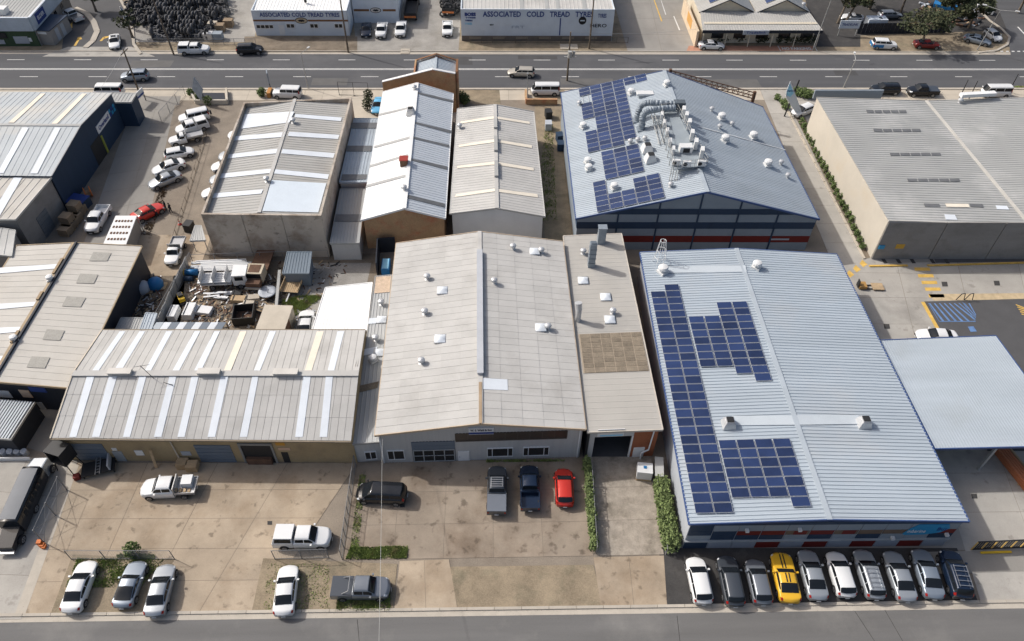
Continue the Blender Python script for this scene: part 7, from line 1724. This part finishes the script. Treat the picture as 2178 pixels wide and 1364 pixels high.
for k, (a, c) in enumerate((((412, 562), (520, 558)), ((420, 566), (528, 562)), ((410, 572), (530, 570)), ((416, 577), (522, 575)))):
    A_, B_ = P(*a, .6), P(*c, .6); t = thing('guttering_bundle', (A_+B_)/2, ['farthest bundle of long white guttering under the concrete wall', 'second bundle of long white guttering under the concrete wall', 'third bundle of long white guttering, just behind the flatbed', 'nearest bundle of long white guttering, against the flatbed'][k], 'guttering', gl)
    for j in range(3): mb = MB(); o_ = Vector((rnd.uniform(-.4, .4), .18*j, .05*j)); mb.beam(A_+o_, B_+o_, .14, .12); mb.build('length', whitew, t)
    for f_ in (.15, .85): mb = MB(); q_ = A_+(B_-A_)*f_; mb.box(q_.x-.06, q_.x+.06, q_.y-.1, q_.y+.6, 0, .59); mb.build('trestle', darkv, t)
t = thing('white_offcuts', P(455, 630), 'heap of short white steel offcuts in the middle of the scrap yard', 'offcuts')
for k in range(9): x, y = 430+rnd.uniform(0, 50), 627+rnd.uniform(-5, 8); A_ = P(x, y, .1+.05*k); mb = MB(); mb.beam(A_, A_+Vector((rnd.uniform(1.2, 2.4), rnd.uniform(-.3, .3), 0)), .22, .08); mb.build('offcut', whitew, t)
for px, py, lab, m_, s_ in ((508, 640, 'pale concrete block slab lying left of two others', timber, (1.8, 1.0, .5)), (537, 636, 'pale slab lying behind the black hopper', footp, (1.9, .9, .4)), (530, 652, 'small pale block beside the black hopper', footp, (1.4, 1.0, .6)), (505, 628, 'dark steel frame box in the scrap yard', darkv, (1.2, .9, .5)), (406, 668, 'white cabinet at the near left of the scrap yard', whitew, (1.2, 2.2, .9)), (435, 664, 'white sheeted stack on the near left yard floor', ventw, (2.0, 1.3, .5)), (372, 672, 'white freezer with dark marks by the sheet fence', whitew, (1.0, 2.0, .9))):
    c_ = P(px, py); t = thing('yard_block', c_, lab, 'block', None, rnd.uniform(-.3, .3)); x, y, h = s_; mb = MB(); mb.hexa([(-x/2, -y/2, 0), (x/2, -y/2, 0), (x/2, y/2, 0), (-x/2, y/2, 0)], [(-x/2+.05, -y/2+.05, h), (x/2-.05, -y/2+.05, h), (x/2-.05, y/2-.05, h), (-x/2+.05, y/2-.05, h)]); inst('block', mb.mesh('block', m_), t); mb = MB(); mb.box(-x/3, -x/3+.1, -y/2+.1, y/2-.1, h, h+.05); inst('batten', mb.mesh('batten', darkv), t)
c_ = P(522, 678); t = boxes('black_hopper', 'black steel hopper with an open mouth in the scrap yard', 'hopper', c_, [('side', darkv, [(-1.1, 1.1, -1.2, -1.1, 0, 1.3), (-1.1, 1.1, 1.1, 1.2, 0, 1.3), (-1.2, -1.1, -1.2, 1.2, 0, 1.3), (1.1, 1.2, -1.2, 1.2, 0, 1.3)]), ('floor', rust, [(-1.09, 1.09, -1.09, 1.09, .1, .2)])], .1)
A_ = P(586, 690, .3); B_ = P(596, 580, .3); t = thing('steel_beam', (A_+B_)/2, 'long dark steel beam on the ground between the container and the yard shed', 'beam'); mb = MB(); mb.beam(A_, B_, .35, .06); mb.beam(A_+Vector((0, 0, .061)), B_+Vector((0, 0, .061)), .08, .35); mb.beam(A_+Vector((0, 0, .412)), B_+Vector((0, 0, .412)), .35, .06); mb.build('beam', steelg, t)
mb = MB()                                       # uncountable scrap
for _ in range(2300):
    if rnd.random() < .65: x, y = rnd.uniform(400, 600), rnd.uniform(590, 700)
    elif rnd.random() < .6: x, y = rnd.uniform(265, 345), rnd.uniform(590, 690)
    else: x, y = rnd.uniform(590, 740), rnd.uniform(560, 700)
    q = P(x, y); s_ = rnd.uniform(.04, .16); a = rnd.uniform(0, 3); L_ = s_*rnd.uniform(1, 7); d_ = Vector((math.cos(a), math.sin(a), rnd.uniform(-.1, .3)))
    mb.beam(q+Vector((0, 0, .02)), q+d_*L_, s_, s_*rnd.uniform(.2, .9), rnd.choice((0, 1, 1, 2, 2, 2, 3, 5)))
mb.build('scrap', [timber, rust, darkv, zinc, footp, dirt], kind='stuff')
for px, py, lab, m_ in ((333, 610, 'blue tarpaulin bundle in the dark gap beside the navy shed', bluebar), (306, 618, 'pale round tank beside the navy shed wall', panell)):
    c_ = P(px, py); t = thing('bundle', c_, lab, 'bundle'); mb = MB(); mb.lathe((0, 0, 0), [(.9, 0), (1.0, .5), (.8, 1.0), (.4, 1.25)], 9); inst('cover', mb.mesh('cover', m_, True), t); mb = MB(); mb.box(-1.2, 1.2, -.6, .6, 0, .15); inst('pallet', mb.mesh('pallet', timber), t)
# left lot: container, frame, box sign
q = P(30, 950); c_ = P(22, 920, 0); boxes('shipping_container', 'ribbed grey shipping container under the navy wall at the left edge', 'container', c_, [('body', navyd, [(-3.2, 2.6, -2.4, 2.2, 0, 2.6)]), ('roof_rib', mat('pale_steel_rib', (.40, .44, .48), .5), [(-3.2+.3*k, -3.2+.3*k+.18, -2.4, 2.2, 2.601, 2.66) for k in range(19)]), ('roof_edge', steelg, [(-3.25, 2.65, -2.48, -2.401, 2.4, 2.66), (2.601, 2.68, -2.4, 2.2, 2.4, 2.66)])], R(-6))
c_ = P(30, 968); t = thing('tyre_stack', c_, 'white pallet of mixed stock in front of the grey container', 'pallet'); mb = MB()
for k in range(5): mb.tube((-1.6+.7*k, rnd.uniform(-.3, .3), 0), (-1.6+.7*k, 0, .7), .32, n=10)
inst('bottle', mb.mesh('bottle', panell), t); mb = MB(); mb.box(-2, 2, -.7, -.6, .0, .5); inst('rail', mb.mesh('rail', whitew), t)
c_ = P(152, 995); t = thing('box_sign', c_, 'dark hollow box on a raised steel frame at the corner of the long shed', 'sign', None, R(-20))
mb = MB(); 
for b_ in ((-.9, -.8, -.8, .8, 1.7, 3.6), (.8, .9, -.8, .8, 1.7, 3.6), (-.8, .8, -.8, .8, 1.7, 1.8), (-.8, .8, -.8, .8, 3.5, 3.6)): mb.box(*b_)
inst('box', mb.mesh('box', darkv), t)
for x in (-.7, .7):
    for y in (-.6, .6): mb = MB(); mb.tube((x*1.5, y*1.2, 0), (x, y, 1.7), .05); inst('leg', mb.mesh('leg', darkv), t)
c_ = P(215, 1000); boxes('trolley_frame', 'dark steel trolley with ladders outside the long shed roller door', 'trolley', c_, [('deck', darkv, [(-1.6, 1.5, -.8, .8, .5, .6)]), ('ladder', alloy, [(-.3, -.22, -.9, 1.3, .61, .7), (.1, .18, -.9, 1.3, .61, .7)]+[(-.22, .1, -.7+.35*k, -.64+.35*k, .62, .68) for k in range(6)]), ('panel', panell, [(1.0, 1.15, -.7, .9, .601, 1.4)]), ('leg', darkv, [(-1.5, -1.4, -.7, -.6, 0, .5), (1.3, 1.4, -.7, -.6, 0, .5), (-1.5, -1.4, .6, .7, 0, .5), (1.3, 1.4, .6, .7, 0, .5)])], R(15))
c_ = P(166, 1018); boxes('red_box', 'small dark red box on the concrete strip beside the steel frame', 'box', c_, [('box', redwall, [(-.28, .28, -.25, .25, 0, .5)]), ('lid', redwall, [(-.3, .3, -.27, .27, .501, .55)])], R(20))
A_, B_ = P(143, 1043), P(94, 1155)               # tall welded frame fence at the left lot boundary
t = thing('frame_fence', (A_+B_)/2, 'tall open steel frame fence between the left lot and the forecourt', 'fence')
for k in range(3):
    q = A_+(B_-A_)*k/2; mb = MB(); mb.tube(q, q+Vector((0, 0, 2.45)), .055); mb.build('post', mat('fence_steel', (.20, .205, .21)), t)
    if k: 
        q0 = A_+(B_-A_)*(k-1)/2
        for (a, c) in ((q0, q), (q0+Vector((0, 0, 2.4)), q+Vector((0, 0, 2.4))), (q0, q+Vector((0, 0, 2.4))), (q0+Vector((0, 0, 2.4)), q), (q0+Vector((0, 0, 1.2)), q+Vector((0, 0, 1.2)))): mb = MB(); mb.tube(a, c, .022, n=5); mb.build('rail', mat('fence_steel', (.20, .205, .21)), t)
mb = MB()
for k, (px, py, z_, s_) in enumerate(((92, 1162, .2, .2), (95, 1165, .15, .17), (88, 1158, .3, .2))): q = P(px, py); mb.box(q.x-s_, q.x+s_, q.y-s_, q.y+s_, 0, z_*2)
tag(mb.build('meter_box', orange), 'small orange and white service boxes at the foot of the frame fence', 'box')
# timber pallets and pots against the long shed wall
for px, py, lab in ((392, 992, 'left wooden pallet box leaning at the shed wall by the downpipe'), (412, 997, 'right wooden pallet box against the long shed wall')): crate(px, py, lab, (1.1, .9, .9), timber)
c_ = P(366, 972); t = thing('hose_reel', c_, 'dark red round hose reel beside the shed downpipe', 'reel'); mb = MB(); mb.tube((0, -.1, .9), (0, .1, .9), .4, n=14); inst('reel', mb.mesh('reel', redwall), t); mb = MB(); mb.box(-.05, .05, -.05, .05, 0, .9); inst('stand', mb.mesh('stand', darkv), t)
A_ = P(320, 958, 2.4); B_ = P(333, 995, 0); mb = MB(); mb.beam(A_, B_, .3, .06); tag(mb.build('plank', timber), 'single timber plank leaning on the long shed wall', 'plank')
# white tank by the driveway
c_ = P(1368, 1012); t = boxes('water_tank', 'square white plastic tank on a crate by the brick corner of the annex', 'tank', c_, [('tank', ventw, [(-.75, .75, -.6, .6, .25, 1.45)]), ('pallet', timber, [(-.75, .75, -.65, .65, 0, .24)]), ('lid', bluebar, [(-.15, .15, -.1, .2, 1.451, 1.5)])], R(-8))
c_ = P(1398, 1010); boxes('wall_cabinet', 'grey cabinet with white pipes between the tank and the solar warehouse', 'cabinet', c_, [('body', darkv, [(-.4, .4, -1.0, 1.2, 0, 1.3)]), ('top', steelg, [(-.43, .43, -1.03, 1.23, 1.301, 1.35)])], R(-8))
# small stocks: orange racks at far right, forklift, steps
c_ = P(2150, 985); boxes('pipe_stack', 'stack of orange pipes under the drive canopy', 'pipes', c_, [('pipe', mat('orange_pipe', (.42, .15, .07), .7, .1, obj=True), [(-1+.3*k, -1+.3*k+.24, -3.2, 2.2, .1+.28*j, .1+.28*j+.24) for k in range(4) for j in range(3)]), ('bearer', timber, [(-1.1, .3, -2.5, -2.3, 0, .09), (-1.1, .3, 1.3, 1.5, 0, .09)]), ('long_timber', timber, [(.5, .7, -3.0, 2.2, .1, .3), (.8, 1.0, -3.0, 2.2, .1, .3)])], R(12))
g_ = thing('boom_gate', P(2110, 1168), 'yellow and black sliding gate across the right driveway', 'gate'); A_, B_ = P(2065, 1170), P(2220, 1163); n = 30
for k in range(n): mb = MB(); q = A_+(B_-A_)*(k/n); mb.box(q.x-.04, q.x+.04, q.y-.04, q.y+.04, .05, 1.5); mb.build('picket', darkv if k % 4 else yellow, g_)
mb = MB(); mb.beam(A_+Vector((0, 0, 1.5)), B_+Vector((0, 0, 1.5)), .1, .1); mb.beam(A_+Vector((0, 0, .1)), B_+Vector((0, 0, .1)), .12, .12); mb.build('rail', darkv, g_); mb = MB(); mb.beam(P(2085, 1177), P(2150, 1175), .2, .15); mb.build('track', yellowp, g_)
c_ = P(1850, 612); boxes('pallet_trolley', 'orange and black pallet trolley on the pale concrete behind the solar warehouse', 'trolley', c_, [('body', mat('orange_body', (.42, .24, .08), .6), [(-1.5, -.6, -.5, .5, .15, .55)]), ('fork', darkv, [(-.6, 1.7, -.4, -.25, .08, .14)]), ('fork', darkv, [(-.6, 1.7, .25, .4, .08, .14)]), ('handle', darkv, [(-1.7, -1.6, -.3, .3, .2, 1.2)]), ('pallet', timber, [(.2, 1.6, -.6, .6, .15, .28)])], R(-3))
for px, py, lab in ((2040, 638, 'left bicycle rack loop at the car park edge'), (2058, 638, 'right bicycle rack loop at the car park edge')):
    c_ = P(px, py); t = thing('bicycle_rack', c_, lab, 'rack', 'bicycle rack loops'); mb = MB(); mb.tube((-.4, 0, 0), (-.1, 0, 1.0), .05); mb.tube((-.1, 0, 1.0), (.3, 0, 1.1), .05); mb.tube((.3, 0, 1.1), (.6, 0, 0), .05); inst('loop', mb.mesh('loop', darkv), t)
for px, py, lab in ((1390, 512, 'lamp and small plant at the left of the navy wall walkway'), (1460, 520, 'trolley of dark machinery under the striped navy wall')): 
    c_ = P(px, py); boxes('plant_machine', lab, 'machine', c_, [('body', darkv, [(-1, 1, -.5, .5, 0, 1.2)]), ('top', zinc, [(-.5, .4, -.3, .3, 1.201, 1.7)])])
for px, py, lab, m_ in ((1166, 250, 'black bin lid shelter in the side alley', darkv), (1166, 275, 'pale tub beside the side alley weeds', panell), (1190, 300, 'dark blue wheelie bin in the side alley', navy), (1192, 318, 'second dark blue wheelie bin in the side alley', navy), (405, 490, 'dark pile of tyres under the small awning', darkv)):
    c_ = P(px, py); boxes('yard_bin', lab, 'bin', c_, [('bin', m_, [(-.5, .5, -.6, .6, 0, 1.2)]), ('lid', m_, [(-.53, .53, -.64, .64, 1.201, 1.27)])], rnd.uniform(-.3, .3))
quadroof('small_awning', 'small grey triangular awning at the corner of the concrete building', 'awning', [(404, 512), (437, 511), (428, 480), (415, 480)], (2.2,)*4, darkv, steelr, .3, walls=False)
q = P(440, 508, 0); 
for px in (408, 434): mb = MB(); c_ = P(px, 510, 2.0); mb.tube((c_.x, c_.y, 0), c_, .05); tag(mb.build('awning_post', steelg), 'slim post under the small grey awning'+(' at its left corner' if px == 408 else ' at its right corner'), 'post')
# roadside boxes
for px, py, lab in ((862, 110, 'small white cable pit cover on the far verge'), (1210, 100, 'pale concrete slab around the far power pole base')): c_ = P(px, py); boxes('pit_cover', lab, 'cover', c_, [('slab', footp, [(-1.6 if px > 1000 else -.8, 1.6 if px > 1000 else .8, -.9, .9, 0, .1)]), ('lid', kerbm, [(-.6, .6, -.5, .5, .101, .13)])])
# cream pebbles, cardboard drums: tyre yard
mb = MB(); n = 14; R1_, r2_ = .42, .17
for i in range(n):
    for j in range(6):
        a, b = 2*math.pi*i/n, 2*math.pi*j/6; mb.v.append(((R1_+r2_*math.cos(b))*math.cos(a), (R1_+r2_*math.cos(b))*math.sin(a), r2_*math.sin(b)*1.1))
        i2, j2 = (i+1) % n, (j+1) % 6; mb.f.append((i*6+j, i2*6+j, i2*6+j2, i*6+j2)); mb.m.append(0)
TYRE = mb.mesh('tyre', mat('old_tyre', (.075, .076, .08), .8, .2, 2.0, rand=.5), True)
k = 0; gt_ = 'old tyres stacked in the tyre yard'; rest = MB()
spots = []
for row_ in range(10):
    for col_ in range(24):
        x = 328+col_*7.2+rnd.uniform(-.6, .6)-row_*1.5; y = 84-row_*9.2+rnd.uniform(-.8, .8); spots.append((x, y, rnd.choice((1, 2, 2))))
cnt = 0
for x, y, hh in spots:
    if 462 < x < 500 and y > 55: continue
    q = P(x, y); up = rnd.random() < .65
    for l in range(hh):
        cnt += 1
        if up: rot = (R(90)+rnd.uniform(-.15, .15), 0, rnd.uniform(-.2, .2)+R(90)); z_ = .55+l*.95
        else: rot = (rnd.uniform(-.1, .1), rnd.uniform(-.1, .1), 0); z_ = .2+.37*l
        if cnt <= 300: inst('old_tyre', TYRE, None, q+Vector((0, 0, z_)), rot, (1.15,)*3, 'old black tyre in the stacked rows of the tyre yard', 'tyre', gt_)
        else:
            M = Matrix.Translation(q+Vector((0, 0, z_))) @ (Matrix.Rotation(rot[2], 4, 'Z') @ Matrix.Rotation(rot[0], 4, 'X')); i0 = len(rest.v)
            rest.v += [tuple(M @ (v.co*1.15)) for v in TYRE.vertices]; rest.f += [tuple(i0+vi for vi in p.vertices) for p in TYRE.polygons]; rest.m += [0]*len(TYRE.polygons)
for _ in range(160):
    q = P(rnd.uniform(270, 335), rnd.uniform(-10, 60)); M = Matrix.Translation(q+Vector((0, 0, rnd.uniform(.2, 1.2)))) @ Matrix.Rotation(rnd.uniform(0, 3), 4, 'X') @ Matrix.Rotation(rnd.uniform(0, 3), 4, 'Y'); i0 = len(rest.v)
    rest.v += [tuple(M @ v.co) for v in TYRE.vertices]; rest.f += [tuple(i0+vi for vi in p.vertices) for p in TYRE.polygons]; rest.m += [0]*len(TYRE.polygons)
for _ in range(70):
    q = P(rnd.uniform(940, 978), rnd.uniform(-8, 38)); M = Matrix.Translation(q+Vector((0, 0, rnd.uniform(.3, 2.2)))) @ Matrix.Rotation(R(90), 4, 'X') @ Matrix.Rotation(rnd.uniform(0, .6), 4, 'Y'); i0 = len(rest.v)
    rest.v += [tuple(M @ v.co) for v in TYRE.vertices]; rest.f += [tuple(i0+vi for vi in p.vertices) for p in TYRE.polygons]; rest.m += [0]*len(TYRE.polygons)
rest.build('old_tyres', mat('old_tyre', (.075, .076, .08)), kind='stuff', smooth=True)
for k, (px, py, lab, m_) in enumerate(((455, 62, 'pale wrapped pallet standing in front of the tyre rows', footp), (470, 66, 'second pale wrapped pallet in front of the tyre rows', cardb), (488, 56, 'brown box pallet at the right of the tyre rows', cardb), (446, 84, 'grey steel cage pallet by the tyre yard fence', zinc), (466, 84, 'pale blue cage pallet by the tyre yard fence', panelg))): crate(px, py, lab, (1.6, 1.3, 1.3), m_)
# scrap of the upper right yard
mb = MB()
for _ in range(260):
    q = P(rnd.uniform(1960, 2085), rnd.uniform(-10, 60)); s_ = rnd.uniform(.15, .6); a = rnd.uniform(0, 3); d_ = Vector((math.cos(a), math.sin(a), rnd.uniform(0, .3))); mb.beam(q, q+d_*s_*rnd.uniform(1, 4), s_, s_*.6, rnd.choice((0, 1, 1, 2, 2, 2, 3)))
mb.build('yard_scrap', [timber, rust, darkv, panell, bluebar], kind='stuff')
for px, py, lab, m_ in ((2008, 20, 'blue car shell in the upper right scrap yard', bluebar), (2085, 25, 'tall white panel truck body at the top right yard', whitew)): c_ = P(px, py); boxes('yard_vehicle', lab, 'wreck', c_, [('shell', m_, [(-2.2, 2.2, -.9, .9, .2, 1.0)]), ('top', m_, [(-1, 1.2, -.75, .75, 1.001, 1.5)]), ('dark_opening', darkv, [(-.8, 1.0, -.78, -.751, 1.05, 1.4)])], R(-30))
c_ = P(1840, 72); boxes('site_cabin', 'small white cabin with blue lettering behind the dark fence', 'cabin', c_+Vector((2, 1.5, 0)), [('body', bluewhite, [(-1.8, 1.8, -.9, .9, 0, 2.4)]), ('vent', darkv, [(.3, .8, -.4, 0, 2.401, 2.5)]), ('letter_panel', bluet, [(-1.2, -.2, -.93, -.901, .8, 1.5)])])
